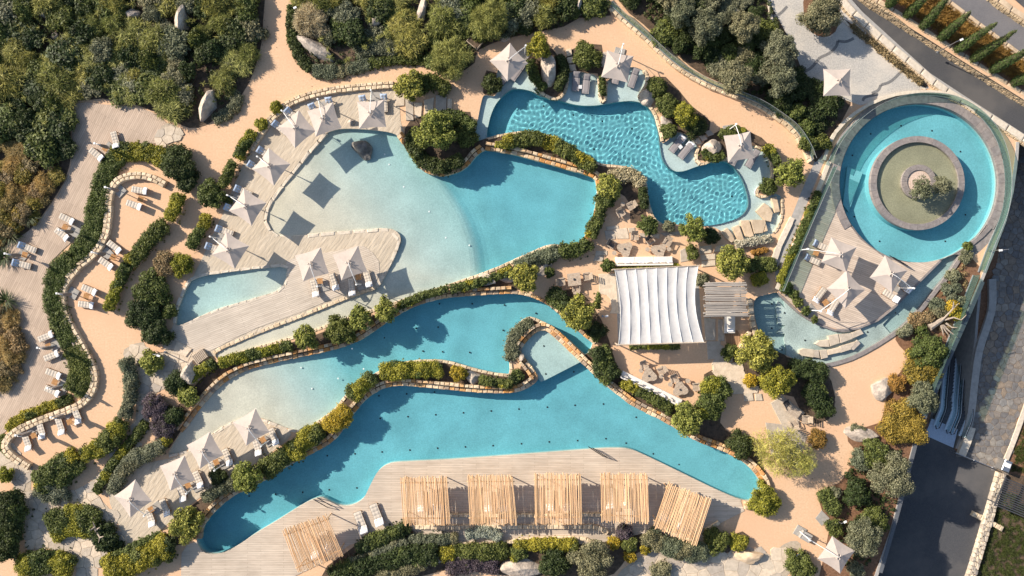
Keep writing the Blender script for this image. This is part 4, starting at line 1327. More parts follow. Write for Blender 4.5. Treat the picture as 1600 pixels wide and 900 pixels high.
hedge([(775,226),(800,228)], 12, .8, 'lime', 'yellow green shrubs at the west end of the bar between the pools', HG)
tree(680,205,34,3.2,'bright','large light green tree on the shrub island in the beach pool', GT)
hedge([(650,205),(645,225),(660,250),(690,262),(720,250)], 22, 1.2, 'dark', 'dark green bushes round the edge of the shrub island', HG)
hedge([(680,185),(715,184),(738,200)], 20, 1.2, 'green', 'green bushes at the north edge of the shrub island', HG)
shrub(727,212,20,1.2,'green','rounded bush at the east side of the shrub island')
tree(640,135,24,2.6,'bright','loose light green tree beside the upper parasols', GT)
hedge([(650,140),(675,128),(698,140)], 24, 1.0, 'green', 'green shrubs around the boulder by the upper steps', HG)
shrub(432,168,12,.9,'lime','small yellowish bush at the top end of the curved wall')
shrub(408,194,11,.9,'lime','small yellowish bush left of the first upper parasol')
hedge([(396,206),(382,226),(372,246)], 17, 1.0, 'lime', 'yellow green hedge west of the upper parasols, northern run', HG)
hedge([(366,254),(356,275),(348,292)], 17, 1.0, 'green', 'green hedge west of the upper parasols, middle run', HG)
shrub(330,305,24,1.5,'green','round olive green bush on the path by the upper parasols')
hedge([(325,336),(318,352),(308,368),(298,386)], 18, 1.0, 'green', 'green hedge west of the upper parasols, southern run', HG)
# around the lagoon
shrub(770,131,17,1.4,'dark','round dark bush west of the first lagoon parasol')
tree(841,73,19,2.6,'lime','small yellow green tree beside the first lagoon parasol', GT)
hedge([(828,95),(835,120),(850,140)], 16, .9, 'green', 'green shrubs west of the pale standing boulder', HG)
hedge([(872,88),(882,108),(872,140)], 16, 1.0, 'dark', 'dark shrubs east of the pale standing boulder', HG)
shrub(917,88,24,1.6,'green','round green bush between two stretches of lagoon ledge')
hedge([(940,120),(942,148)], 9, .7, 'green', 'slim green planting between two lagoon ledges', HG)
shrub(1026,136,18,1.4,'green','green bush at the north end of the bank east of the lagoon')
shrub(1042,165,20,1.5,'green','second green bush down the bank east of the lagoon')
tree(1070,180,20,2.3,'lime','yellowish small tree on the bank east of the lagoon', GT)
shrub(1085,196,20,1.5,'dark','dark bush above the two ledge loungers east of the lagoon')
shrub(1045,205,14,1.1,'green','low bush beside the lagoon wall east side')
hedge([(1100,235),(1110,246),(1130,243)], 14, .8, 'green', 'green shrubs at the foot of the southern cove boulder', HG)
hedge([(1130,215),(1140,205),(1165,208)], 16, .8, 'green', 'green shrubs behind the southern lagoon parasol', HG)
hedge([(1196,228),(1205,240),(1212,256)], 16, 1.0, 'green', 'green shrubs beside the last lagoon lounger', HG)
tree(1236,272,24,2.6,'bright','round light green tree by the glass wall of the circular pool', GT)
shrub(1200,292,15,1.0,'green','green bush in the planter above the stepping stones')
tree(1083,358,21,2.6,'bright','round light green tree on the south shore of the lagoon', GT)
shrub(1013,352,17,1.3,'green','dark green bush by the south west corner of the lagoon')
shrub(1045,354,11,.9,'sage','grey green bush between the two trees at the lagoon shore')
hedge([(1078,385),(1084,402)], 18, 1.1, 'green', 'green bush beside the triangular wooden tables', HG)
shrub(1110,370,14,1.2,'dark','dark bush in the shade of the lagoon shore tree')
tree(1142,410,28,3.0,'bright','big round light green tree above the grey pole pergola', GT)
hedge([(1150,382),(1175,378),(1205,372)], 14, .7, 'silver', 'silvery lavender row beside the stepping stone pond', HG)
hedge([(1175,395),(1200,390)], 9, .5, 'rust', 'reddish low plants below the lavender row', HG)
hedge([(1165,415),(1190,412),(1210,418)], 22, .8, 'green', 'green shrubs north of the moat', HG)
hedge([(1175,440),(1195,432)], 18, .8, 'lime', 'yellowish shrubs by the west tip of the moat', HG)
hedge([(1090,436),(1105,438)], 18, .8, 'sage', 'grey green shrubs between sail and grey pergola', HG)
hedge([(1278,300),(1262,340),(1245,380)], 13, .8, 'green', 'green hedge strip along the glass wall, upper half', HG)
hedge([(1243,385),(1228,415),(1218,440)], 13, .8, 'lime', 'yellow green hedge strip along the glass wall, lower half', HG)
for x, y, r_, lb in ((1229,450,11,'first and largest'), (1240,460,9,'second'), (1246,472,9,'third'), (1258,486,8,'fourth'), (1272,499,6,'last and smallest')):
    shrub(x, y, r_, .8, 'green', lb + ' clipped ball bush from the top along the curved deck edge', 'clipped balls along the deck edge')
tree(905,490,28,3.0,'bright','big round light green tree west of the white sail', GT)
tree(820,433,24,2.6,'bright','round light green tree by the dining corner', GT)
hedge([(860,458),(880,472),(892,482)], 28, 1.1, 'dark', 'dark bushes between dining corner and middle pool', HG)
shrub(860,405,9,.8,'green','small clipped bush right of the flat boulder, upper of two')
shrub(859,426,9,.8,'green','small clipped bush right of the flat boulder, lower of two')
hedge([(934,457),(934,480)], 8, 1.2, 'green', 'narrow clipped upright hedge beside the paved corner', HG, flat=True)
hedge([(925,510),(940,525)], 26, 1.1, 'dark', 'dark bush at the east end of the middle pool', HG)
hedge([(935,545),(945,575),(955,590)], 32, 1.3, 'dark', 'dark glossy bushes between the long pool and the white sail', HG)
hedge([(972,596),(1000,612),(1030,628),(1048,640)], 17, 1.0, 'green', 'dark green hedge behind the slanting white sofa', HG)
tree(1074,655,26,2.6,'bright','round light green tree at the end of the slanting sofa', GT)
hedge([(1116,590),(1112,620),(1105,650)], 36, 1.7, 'green', 'tall dense green hedge east of the slanting sofa', HG)
shrub(1125,610,20,1.6,'green','rounded bush beside the tall dense hedge')
hedge([(985,540),(1030,540),(1060,540)], 10, .8, 'green', 'thin green planting along the south edge of the sail', HG)
hedge([(960,421),(1000,418),(1060,415)], 6, .5, 'lime', 'thin green strip between the sofa and the sail', HG, cr=.2)
shrub(949,415,12,1.0,'green','green bush at the north west corner of the sail')
shrub(1140,550,14,1.1,'green','dark green bush south of the timber landing')
tree(1182,552,32,3.2,'bright','broad light green tree on the south bank of the moat', GT)
tree(1213,596,28,3.0,'lime','yellow green tree just below the broad one', GT)
shrub(1173,594,12,.8,'gold','small golden bush at the foot of the broad tree')
hedge([(1235,575),(1262,578),(1285,585)], 30, 1.4, 'dark', 'dark bushes on the south bank of the moat', HG)
hedge([(1262,605),(1282,625),(1288,648)], 34, 1.7, 'dark', 'dark green tall bush east of the small seating corner', HG)
shrub(1158,695,22,1.4,'dark','dark rounded bush at the east end of the long pool')
tree(1216,702,40,3.4,'mimosa','feathery pale yellow green tree east of the long pool', GT, gappy=True)
tree(1250,722,28,3.0,'mimosa','second feathery pale tree casting a branching shadow', GT, gappy=True)
shrub(1278,686,17,1.3,'rust','orange green bush beside the feathery trees')
shrub(1194,782,27,1.6,'lime','yellow green bush at the round east tip of the long pool')
# right garden
hedge([(1416,522),(1412,515)], 24, .8, 'sage', 'grey green cushion bush left of the dead driftwood', HG)
shrub(1450,546,32,1.5,'green','broad green bush below the dead driftwood')
shrub(1440,578,32,1.0,'autumn','orange green grassy bush above the pale olive bush')
shrub(1442,620,27,1.7,'olive','pale olive bush by the escalator wall')
shrub(1402,600,16,.9,'rust','rusty low bush beside the flat grey boulder')
shrub(1412,662,38,1.0,'autumn','golden green grassy bush below the pale olive bush')
shrub(1398,640,16,.8,'rust','rust coloured low bush between boulder and golden grass')
tree(1395,748,34,3.4,'olive','large pale olive tree leaning over the lower road', 'olive trees above the lower road')
tree(1348,842,30,3.2,'olive','pale olive tree above the bottom right parasol', 'olive trees above the lower road')
shrub(1372,712,26,1.6,'green','green bush above the large leaning olive tree')
shrub(1340,770,24,1.5,'dark','dark green bush left of the large leaning olive tree')
shrub(1365,815,24,1.5,'green','green bush between the two olive trees')
shrub(1345,720,18,1.1,'sage','grey green bush below the white oval boulder')
hedge([(1285,768),(1296,785),(1306,800)], 22, .9, 'green', 'green ground cover round the pointed grey rock', HG)
shrub(1305,770,11,.8,'sage','blue grey cushion bush above the pointed grey rock')
hedge([(1300,815),(1305,835)], 24, .8, 'green', 'green ground cover above the bottom right parasol', HG)
shrub(1250,884,26,1.2,'green','green bush at the lower border left of the last parasol')
shrub(1338,890,14,.9,'olive','olive cushion below the last parasol')
hedge([(1330,668),(1350,672)], 12, .5, 'sage', 'grey green tuft above the white oval boulder', HG)
for x, y, r_, lb in ((1490,432,13,'topmost pale'), (1508,402,12,'upper'), (1480,452,11,'second pale'), (1494,450,10,'right hand pale'), (1500,470,9,'lower right pale'), (1488,466,10,'middle pale')):
    shrub(x, y, r_, .7, 'sage', lb + ' grey green cushion plant beside the moat wall', 'cushion plants beside the moat')
shrub(1512,385,9,.6,'green','small green cushion at the pinched corner of the circular pool')
hedge([(1460,470),(1470,485),(1464,492)], 24, .5, 'sage', 'blue grey creeping patch above the dead driftwood', HG, flat=True)
shrub(1488,478,12,.8,'gold','golden tuft behind the dead driftwood')
shrub(1495,490,13,.8,'lime','yellow green tuft right of the dead driftwood')
shrub(1432,500,15,.7,'brown','brown dry tuft above the grey green cushion')
shrub(1450,496,11,.7,'brown','sandy dry tuft left of the dead driftwood')
# southern garden below the pergolas
hedge([(560,858),(600,838),(640,822)], 22, .9, 'dark', 'dark low hedge curving behind the two deck loungers', HG)
hedge([(546,880),(590,862),(635,845)], 16, .8, 'sage', 'grey green hedge stripe below the dark low hedge', HG)
hedge([(640,842),(680,842),(712,842)], 18, .9, 'sage', 'clipped sage hedge below the first straight pergola', HG)
hedge([(520,905),(570,885),(630,870),(680,865)], 34, 1.3, 'dark', 'dark green shrub mass below the sage hedges', HG)
hedge([(590,902),(630,888),(675,870)], 26, 1.0, 'olive', 'olive grey shrubs near the bottom border', HG)
hedge([(730,835),(760,830),(780,840)], 18, .8, 'silver', 'silvery hedge below the second straight pergola', HG)
hedge([(690,865),(740,862),(790,862)], 26, 1.0, 'green', 'green shrubs above the bottom boulder', HG)
hedge([(700,885),(735,880),(775,882)], 30, .8, 'purple', 'purple brown ground cover left of the bottom boulder', HG)
hedge([(805,853),(850,850),(900,852)], 20, .9, 'lime', 'green and yellow shrubs below the third pergola', HG)
shrub(865,880,26,1.4,'dark','dark green bush right of the bottom boulder')
hedge([(800,868),(820,862)], 22, 1.0, 'green', 'mid green bush above the bottom boulder', HG)
tree(925,877,34,2.8,'olive','grey olive tree at the bottom between hedges and flagstones', 'olive trees above the lower road')
shrub(960,848,12,.9,'gold','orange golden bush below the fourth pergola, upper one')
shrub(984,870,11,.8,'gold','orange golden bush by the flagstones, lower one')
shrub(975,832,15,1.1,'purple','violet flowering bush below the fourth pergola')
shrub(984,850,14,1.1,'green','green bush between the two golden bushes')
hedge([(1012,835),(1035,850),(1070,862),(1100,858)], 28, 1.2, 'sage', 'grey green shrubs along the foot of the slanting pergola', HG)
shrub(1120,845,22,1.4,'green','green bush right of the slanting pergola')
shrub(1154,848,16,1.0,'lime','yellow green bush at the right end of the southern garden')
shrub(1008,858,10,.8,'gold','small yellow bush left of the grey green shrubs')
hedge([(1020,895),(1045,890)], 26, .8, 'olive', 'olive shrubs at the lower border beside the flagstones', HG)
hedge([(745,808),(760,812)], 14, .4, 'sage', 'sage tuft on the pergola back wall', HG)
hedge([(1120,752),(1140,760)], 5, .3, 'green', 'tiny green weeds on the east end of the pool deck', HG) if False else None

# ---- scrub thickets
USED = set()
def short(a):
    for u, v in (('feathery yellow green', 'feathery'), (' wild bush', ' bush'), ('well ', ''), ('close ', '')):
        if len(a.split()) > 16:
            a = a.replace(u, v)
    return a
MARKS = [(66,17,'the grey boulder in the top left corner'), (205,21,'the top pale boulder near the sage bushes'), (281,32,'the tall pale boulder at the top'), (323,158,'the upright boulder by the path'),
         (84,56,'the small grey stone top left'), (4,163,'the left border boulder'), (118,165,'the top corner of the boarded terrace'), (210,165,'the boarded terrace top edge'), (405,20,'the path at the top border'), (390,105,'the widening of the path'),
         (150,90,'the middle of the left scrub'), (60,240,'the left scrub slope'), (40,345,'the spiky plants'), (14,545,'the brown scrub at left'),
         (491,74,'the long tan boulder'), (584,33,'the round grey boulder'), (657,18,'the pale top border boulder'), (705,88,'the large feathery bush tree'), (742,64,'the wooden planter box'), (839,16,'the tilted pale boulder'), (906,6,'the grey rock beside the glass fence'), (600,90,'the blue grey carpet'),
         (1065,20,'the olive tree beside the glass fence'), (1105,40,'the large central olive tree'), (1165,42,'the olive tree by the rocks'), (1150,122,'the low olive tree'), (1218,82,'the olive tree at the plaza edge'), (1222,125,'the second plaza edge olive'), (1250,152,'the pale rock under the plaza'), (1290,167,'the plaza corner rock'), (1060,85,'the glass fence bend'), (1250,205,'the lower glass fence end')]
def thicket(poly, sp, kinds, what, avoid=(), hr=(.7, 1.7), rr=(16, 27)):
    xs = [p[0] for p in poly]; ys = [p[1] for p in poly]
    y = max(min(ys), -30)
    row = 0
    while y < max(ys):
        x = max(min(xs), -30) + (sp / 2 if row % 2 else 0)
        while x < min(max(xs), 1630):
            px, py = x + rng.uniform(-.38, .38) * sp, y + rng.uniform(-.38, .38) * sp
            if inside(px, py, poly) and not any(math.hypot(px - a, py - b) < c for a, b, c in avoid):
                v = noise.noise(Vector((px / 90, py / 90, 1.7 + len(kinds)))) * .9 + .5 + rng.uniform(-.4, .4)
                k = kinds[max(0, min(len(kinds) - 1, int(v * len(kinds))))]
                word = dict(dark='dark green', green='green', feather='feathery yellow green', lime='yellow green', sage='grey blue', olive='pale olive', brown='brown', rust='rust coloured', gold='golden', straw='straw coloured', autumn='yellow brown')[k]
                rad = rng.uniform(*rr)
                size = 'small ' if rad < rr[0] + .36 * (rr[1] - rr[0]) else ('large ' if rad > rr[0] + .68 * (rr[1] - rr[0]) else '')
                for lm in sorted(MARKS, key=lambda m: math.hypot(px - m[0], py - m[1]))[:6]:
                  dx, dy = px - lm[0], py - lm[1]
                  d8 = ('right of', 'below and right of', 'below', 'below and left of', 'left of', 'above and left of', 'above', 'above and right of')[int(round(math.atan2(dy, dx) / (math.pi / 4))) % 8]
                  far = 'close ' if math.hypot(dx, dy) < 42 else ('' if math.hypot(dx, dy) < 80 else 'well ')
                  lab = short(size + word + ' wild bush ' + far + d8 + ' ' + lm[2])
                  if lab not in USED:
                    break
                USED.add(lab)
                shrub(px, py, rad, rng.uniform(*hr), k, lab, word + ' bushes ' + what, proto='p')
            x += sp
        y += sp * .87; row += 1

def inset_check(poly, d):
    cx = sum(p[0] for p in poly) / len(poly); cy = sum(p[1] for p in poly) / len(poly)
    return [(p[0] + (cx - p[0]) * d, p[1] + (cy - p[1]) * d) for p in poly]
BLD_L = [(66,17,24),(205,22,22),(281,32,27),(320,150,34),(345,165,20),(88,55,20),(325,180,26)]
T1 = [(-25,-25),(404,-25),(402,60),(390,105),(368,142),(345,168),(318,184),(290,190),(262,174),(205,152),(112,150),(104,205),(100,250),(88,262),(40,222),(-25,212)]
thicket(T1, 27, ['dark','green','feather','green','dark','feather','green','feather','dark','feather','dark','olive'], 'in the upper left scrub', BLD_L, rr=(15, 31))
thicket([(-25,215),(40,225),(92,275),(66,318),(48,340),(20,372),(-25,400)], 25, ['straw','straw','brown','autumn','straw'], 'on the slope left of the boarded terrace', rr=(13,20), hr=(.6,1.2))
thicket([(-25,480),(20,485),(30,525),(34,560),(20,590),(-25,612)], 22, ['brown','straw'], 'left of the boarded terrace', rr=(13,19), hr=(.6,1.2))
BLD_M = [(490,75,26),(512,85,18),(470,55,20),(584,34,22),(660,20,30),(480,30,30),(740,63,16),(610,65,28),(560,80,28)]
thicket([(464,-25),(925,-25),(940,-2),(940,12),(895,18),(870,36),(815,48),(748,68),(732,92),(705,98),(650,86),(600,86),(556,98),(520,106),(500,98),(485,92),(470,58)], 26, ['green','dark','feather','green','dark','sage','feather'], 'in the upper middle scrub', BLD_M, rr=(15, 28))
tree(705,88,36,2.6,'feather','large feathery yellow green bush tree on the bend of the path', gappy=True)
tree(765,30,34,2.8,'feather','feathery yellow green tree right of the top boulder', gappy=True)
hedge([(456,10),(456,60),(468,90),(485,108)], 15, .5, 'dark', 'low dark clipped edging along the path round the upper middle scrub', HG, flat=True)
hedge([(490,110),(520,113),(555,105),(575,100)], 22, .5, 'sage', 'grey blue low edging at the tip of the upper middle scrub', HG, flat=True)
hedge([(575,101),(620,93),(665,95),(690,100)], 16, .5, 'green', 'low green edging along the path below the upper middle scrub', HG, flat=True)
hedge([(555,75),(600,60),(600,85)], 44, .4, 'sage', 'blue grey creeping carpet in the upper middle scrub', HG, flat=True)
shrub(487,32,28,1.5,'plume','clump of pampas grass with cream plumes above the long boulder', style='blade')
shrub(512,58,15,1.0,'sage','blue grey bush at the end of the long boulder')
hedge([(357,145),(372,158),(352,180),(335,186)], 20, .5, 'sage', 'blue grey creeping carpet beside the upright boulder', HG, flat=True)
OT = [(1065,20,24,'top left'), (1105,40,28,'large central'), (1165,42,26,'upper right'), (1150,122,28,'lower'), (1218,82,30,'pebble plaza'), (1222,125,26,'glass fence side'), (1045,-2,22,'top border'), (1285,20,34,'plaza middle')]
for x, y, r_, lb in OT:
    d = {'top left': 'pale olive tree in the upper right grove close to the glass fence', 'large central': 'large pale olive tree in the middle of the upper right grove', 'upper right': 'pale olive tree in the upper right grove beside the grey rocks',
         'lower': 'pale olive tree low in the upper right grove above the glass fence', 'pebble plaza': 'big pale olive tree at the west edge of the pebble plaza', 'glass fence side': 'pale olive tree just below the big one at the plaza edge',
         'top border': 'olive tree cut by the top border of the upper right grove', 'plaza middle': 'olive tree in a brown bed on the pebble plaza'}[lb]
    tree(x, y, r_, 3.4, 'olive', d, 'olive trees in the upper right grove')
AV = [(x, y, r_ * .75) for x, y, r_, l in OT] + [(1150,16,12),(1120,115,12)]
thicket([(955,-25),(1190,-25),(1196,10),(1226,68),(1250,122),(1286,150),(1312,165),(1288,225),(1276,242),(1246,198),(1186,150),(1106,112),(1066,78),(1008,28),(975,4)], 25, ['dark','green','dark','dark','green','olive'], 'in the upper right grove', AV, hr=(.8, 1.6), rr=(14, 22))
sheet('planting_bed', [(1256,30),(1268,50),(1285,58),(1305,50),(1312,20),(1300,-20),(1260,-20)], .034, MULCH, 2, holes=False)
hedge([(1330,40),(1365,68),(1400,98),(1440,130)], 9, .45, 'brown', 'narrow strip of dry brown shrubs between plaza and upper road', HG)

# palms like spiky plants at the left border
def spiky(px, py, rpx, label):
    x, y, _ = P(px, py, .4)
    t = thing('spiky_plant', label, 'plant', (x, y, 0))
    b = MB()
    r = rpx / S
    for i in range(90):
        q = rng.uniform(0, 6.28); el = rng.uniform(.15, 1.3); l = r * rng.uniform(.75, 1.1)
        dx, dy = math.cos(q), math.sin(q)
        p = [(dx * l * f * math.cos(el * (1 - .5 * f)), dy * l * f * math.cos(el * (1 - .5 * f)), .1 + l * f * math.sin(el) * (1 - .45 * f)) for f in (0, .4, .75, 1)]
        w = (.02, .04, .03, .003)
        v = []
        for c, ww in zip(p, w):
            v += [(c[0] - dy * ww, c[1] + dx * ww, c[2]), (c[0] + dy * ww, c[1] - dx * ww, c[2])]
        b.add(v, [[0, 1, 3, 2], [2, 3, 5, 4], [4, 5, 7, 6]])
    b.build('fronds', LEAF['dark'], t)
    MB().tube([(0, 0, -.05), (0, 0, .35)], .16, 8, .1).build('stem', BARK, t)
for a in ((45,338,22,'spiky green plant at the bend of the boarded terrace'), (14,365,26,'spiky yellow green plant at the left border above the blue towels'), (8,470,24,'spiky plant at the left border above the brown scrub'), (6,402,20,'spiky dark plant behind the blue towel loungers')):
    spiky(*a)
for x, y, r_, lb in ((20,352,16,'golden brown tuft between the spiky plants'), (30,335,14,'golden brown tuft above the spiky plants'), (4,345,15,'golden green tuft at the left border'), (52,318,14,'golden brown tuft at the edge of the boarded terrace bend')):
    shrub(x, y, r_, .9, 'autumn', lb)

# cypresses: tall narrow columns
def cypress(b0, tip, label):
    x0, y0, _ = P(*b0, 0)
    tip = (tip[0] + .28 * (tip[0] - b0[0]), tip[1] + .28 * (tip[1] - b0[1]))
    r0 = math.hypot(b0[0] - 800, b0[1] - 450); r1 = math.hypot(tip[0] - 800, tip[1] - 450)
    h = min(6.5, max(3.2, H * (1 - r0 / r1)))
    x1, y1, _ = P(*tip, h)
    t = thing('cypress_tree', label, 'tree', (x0, y0, 0), 0, 'cypresses in the bed between the two roads')
    cl = []
    n = 22
    for i in range(n):
        f = i / (n - 1)
        rr = .60 * (1 - f) ** .45 * (.75 + .25 * min(1, f * 6)) + .05
        cl.append(((x1 - x0) * f + rng.uniform(-.06, .06), (y1 - y0) * f + rng.uniform(-.06, .06), .25 + (h - .3) * f, rr, 1.25))
    m = leafmesh('crown', leaf_arrays(cl, 170, .13, 'leaf', -1), cl, .8)
    ob('crown', m, [LEAF['cypress'], CORE_SHADE], t)
    MB().tube([(0, 0, -.1), ((x1 - x0) * .3, (y1 - y0) * .3, h * .3)], .12, 7, .07).build('trunk', BARK, t)
for i, (b0, tip) in enumerate((((1387,8),(1412,-18)), ((1416,24),(1446,-4)), ((1441,42),(1476,2)), ((1469,60),(1507,27)), ((1494,78),(1545,44)), ((1519,93),(1574,57)), ((1549,110),(1604,80)), ((1583,130),(1640,104)))):
    cypress(b0, tip, ['first cypress from the left, cut by the top border', 'second cypress from the left in the bed between the roads', 'third cypress from the left, its tip at the top border', 'fourth cypress from the left, above the street lamp', 'fifth cypress from the left, right of the street lamp', 'sixth cypress from the left in the bed between the roads', 'seventh cypress from the left, reaching the right border', 'last cypress, at the right border beside the road'][i])

# ---- mass plants nobody can count
def scatter(name, poly, n, zr, kind, size, style='leaf'):
    w = W(poly)
    xs = [p[0] for p in w]; ys = [p[1] for p in w]
    pts = []
    x0, x1, y0, y1 = max(min(xs), -62), min(max(xs), 62), max(min(ys), -36), min(max(ys), 36)
    while len(pts) < n:
        x, y = rng.uniform(x0, x1), rng.uniform(y0, y1)
        if inside(x, y, w):
            pts.append((x, y, rng.uniform(*zr), rng.uniform(.15, .32), .8))
    m = leafmesh(name, leaf_arrays(pts, 90, size, style))
    o = ob(name, m, [LEAF[kind] if isinstance(kind, str) else kind], None, 'stuff')
    return o
scatter('ground_cover', T1, 1300, (.05, .4), 'dark', .2)
scatter('ground_cover', SOILS['mid'], 900, (.05, .35), 'dark', .2)
scatter('ground_cover', [(985,-25),(1190,-25),(1226,68),(1250,122),(1312,165),(1285,225),(1244,200),(1104,112),(1012,34)], 800, (.05, .4), 'dark', .2)
scatter('dry_grass', [(1384,-10),(1440,32),(1500,72),(1600,134),(1600,96),(1540,52),(1490,14),(1466,-5)], 700, (.05, .25), 'rust', .2, 'blade')
scatter('dry_scrub', [(-25,480),(20,485),(38,525),(40,560),(25,600),(-25,620)], 260, (.05, .3), 'straw', .2, 'blade')
scatter('dry_scrub', [(-25,285),(90,285),(66,322),(48,345),(20,372),(-25,400)], 260, (.05, .4), 'straw', .2, 'blade')
scatter('tall_wild_grass', T1, 220, (.4, 1.1), 'feather', .2, 'blade')
scatter('tall_wild_grass', [(464,-25),(925,-25),(940,-2),(895,18),(815,48),(748,68),(705,98),(600,86),(520,100),(470,58)], 160, (.4, 1.1), 'feather', .2, 'blade')
scatter('ground_cover', [(1440,520),(1490,520),(1520,440),(1505,410),(1480,440),(1440,490)], 60, (.02, .12), 'brown', .18)
scatter('ground_cover', [(1330,700),(1420,700),(1395,800),(1370,880),(1300,880),(1310,790)], 200, (.02, .25), 'dark', .2)

def litter(name, lines, n, mat):
    """fallen leaves on the sand beside the plantings"""
    pts = []
    for _ in range(n):
        ln = rng.choice(lines)
        k = rng.randrange(len(ln) - 1); f = rng.random()
        x = ln[k][0] + (ln[k + 1][0] - ln[k][0]) * f + rng.gauss(0, 9); y = ln[k][1] + (ln[k + 1][1] - ln[k][1]) * f + rng.gauss(0, 9)
        w = P(x, y, 0)
        if not any(inside(w[0], w[1], q) for q in POOLS):
            pts.append((w[0], w[1], .03))
    c = np.array(pts); m = len(c)
    q = nr.uniform(0, 6.28, m); l = nr.uniform(.04, .09, m)[:, None]
    t = np.stack([np.cos(q), np.sin(q), nr.normal(0, .15, m)], 1); b = np.stack([-np.sin(q), np.cos(q), nr.normal(0, .15, m)], 1)
    v = np.stack([c - t * l, c + b * l * .5, c + t * l, c - b * l * .5], 1).reshape(-1, 3)
    ob(name, leafmesh(name, v), [mat], None, 'stuff')
litter('leaf_litter', [SOILS['left'][2:9], SOILS['mid'][1:16], [(390,215),(350,290),(300,390)], [(258,350),(205,410),(170,480)], [(962,5),(1060,95),(1180,160),(1262,246)], [(1000,600),(1060,640),(1120,620)], [(1180,700),(1240,740),(1310,760)], [(1240,575),(1300,640),(1290,690)], [(1330,690),(1300,790),(1290,860)], [(200,560),(205,650),(120,720)], [(800,405),(900,400),(950,400)], [(560,850),(640,820),(760,850),(920,840)]], 900, LEAF['brown'])
# ------------------------------------------------------------------ boulders, slabs
def boulder(px, py, ax, ay, h, ang, label, mat=None, z0=-.1, name='boulder', flat=.0, group=None, seed=None):
    """ax, ay: half sizes in photo pixels; ang: picture angle in degrees, clockwise"""
    import bmesh
    x, y, _ = P(px, py, h * .5)
    bm = bmesh.new()
    bmesh.ops.create_icosphere(bm, subdivisions=3, radius=1)
    sd_ = seed or rng.uniform(0, 99)
    cuts = [(Vector((rng.uniform(-1, 1), rng.uniform(-1, 1), rng.uniform(-.2, 1))).normalized(), rng.uniform(.50, .85)) for _ in range(12)]
    for v in bm.verts:
        p = v.co.copy()
        for n_, d in cuts:
            k = p.dot(n_) - d
            if k > 0:
                p -= n_ * k * .92
        p *= 1 + .10 * noise.noise(p * 1.7 + Vector((sd_, 0, 0))) + .05 * noise.noise(p * 4.5 + Vector((0, sd_, 0)))
        if flat:
            p.z = min(p.z, 1 - flat)
        v.co = p
    s = (H - h * .5) / H / S
    mx = max(math.hypot(v.co.x, v.co.y) for v in bm.verts)
    for v in bm.verts:
        v.co = Vector((v.co.x / mx * 1.2 * ax * s, v.co.y / mx * 1.2 * ay * s, v.co.z * h * .8 + h * .25))
    m = bpy.data.meshes.new('boulder'); bm.to_mesh(m); bm.free()
    m.polygons.foreach_set('use_smooth', [rng.random() < .0 for _ in m.polygons])
    o = ob(name, m, [mat or BOULDER])
    o.location = (x, y, z0); o.rotation_euler = (0, 0, -R(ang))
    return tag(o, label, 'boulder', group or 'garden boulders')

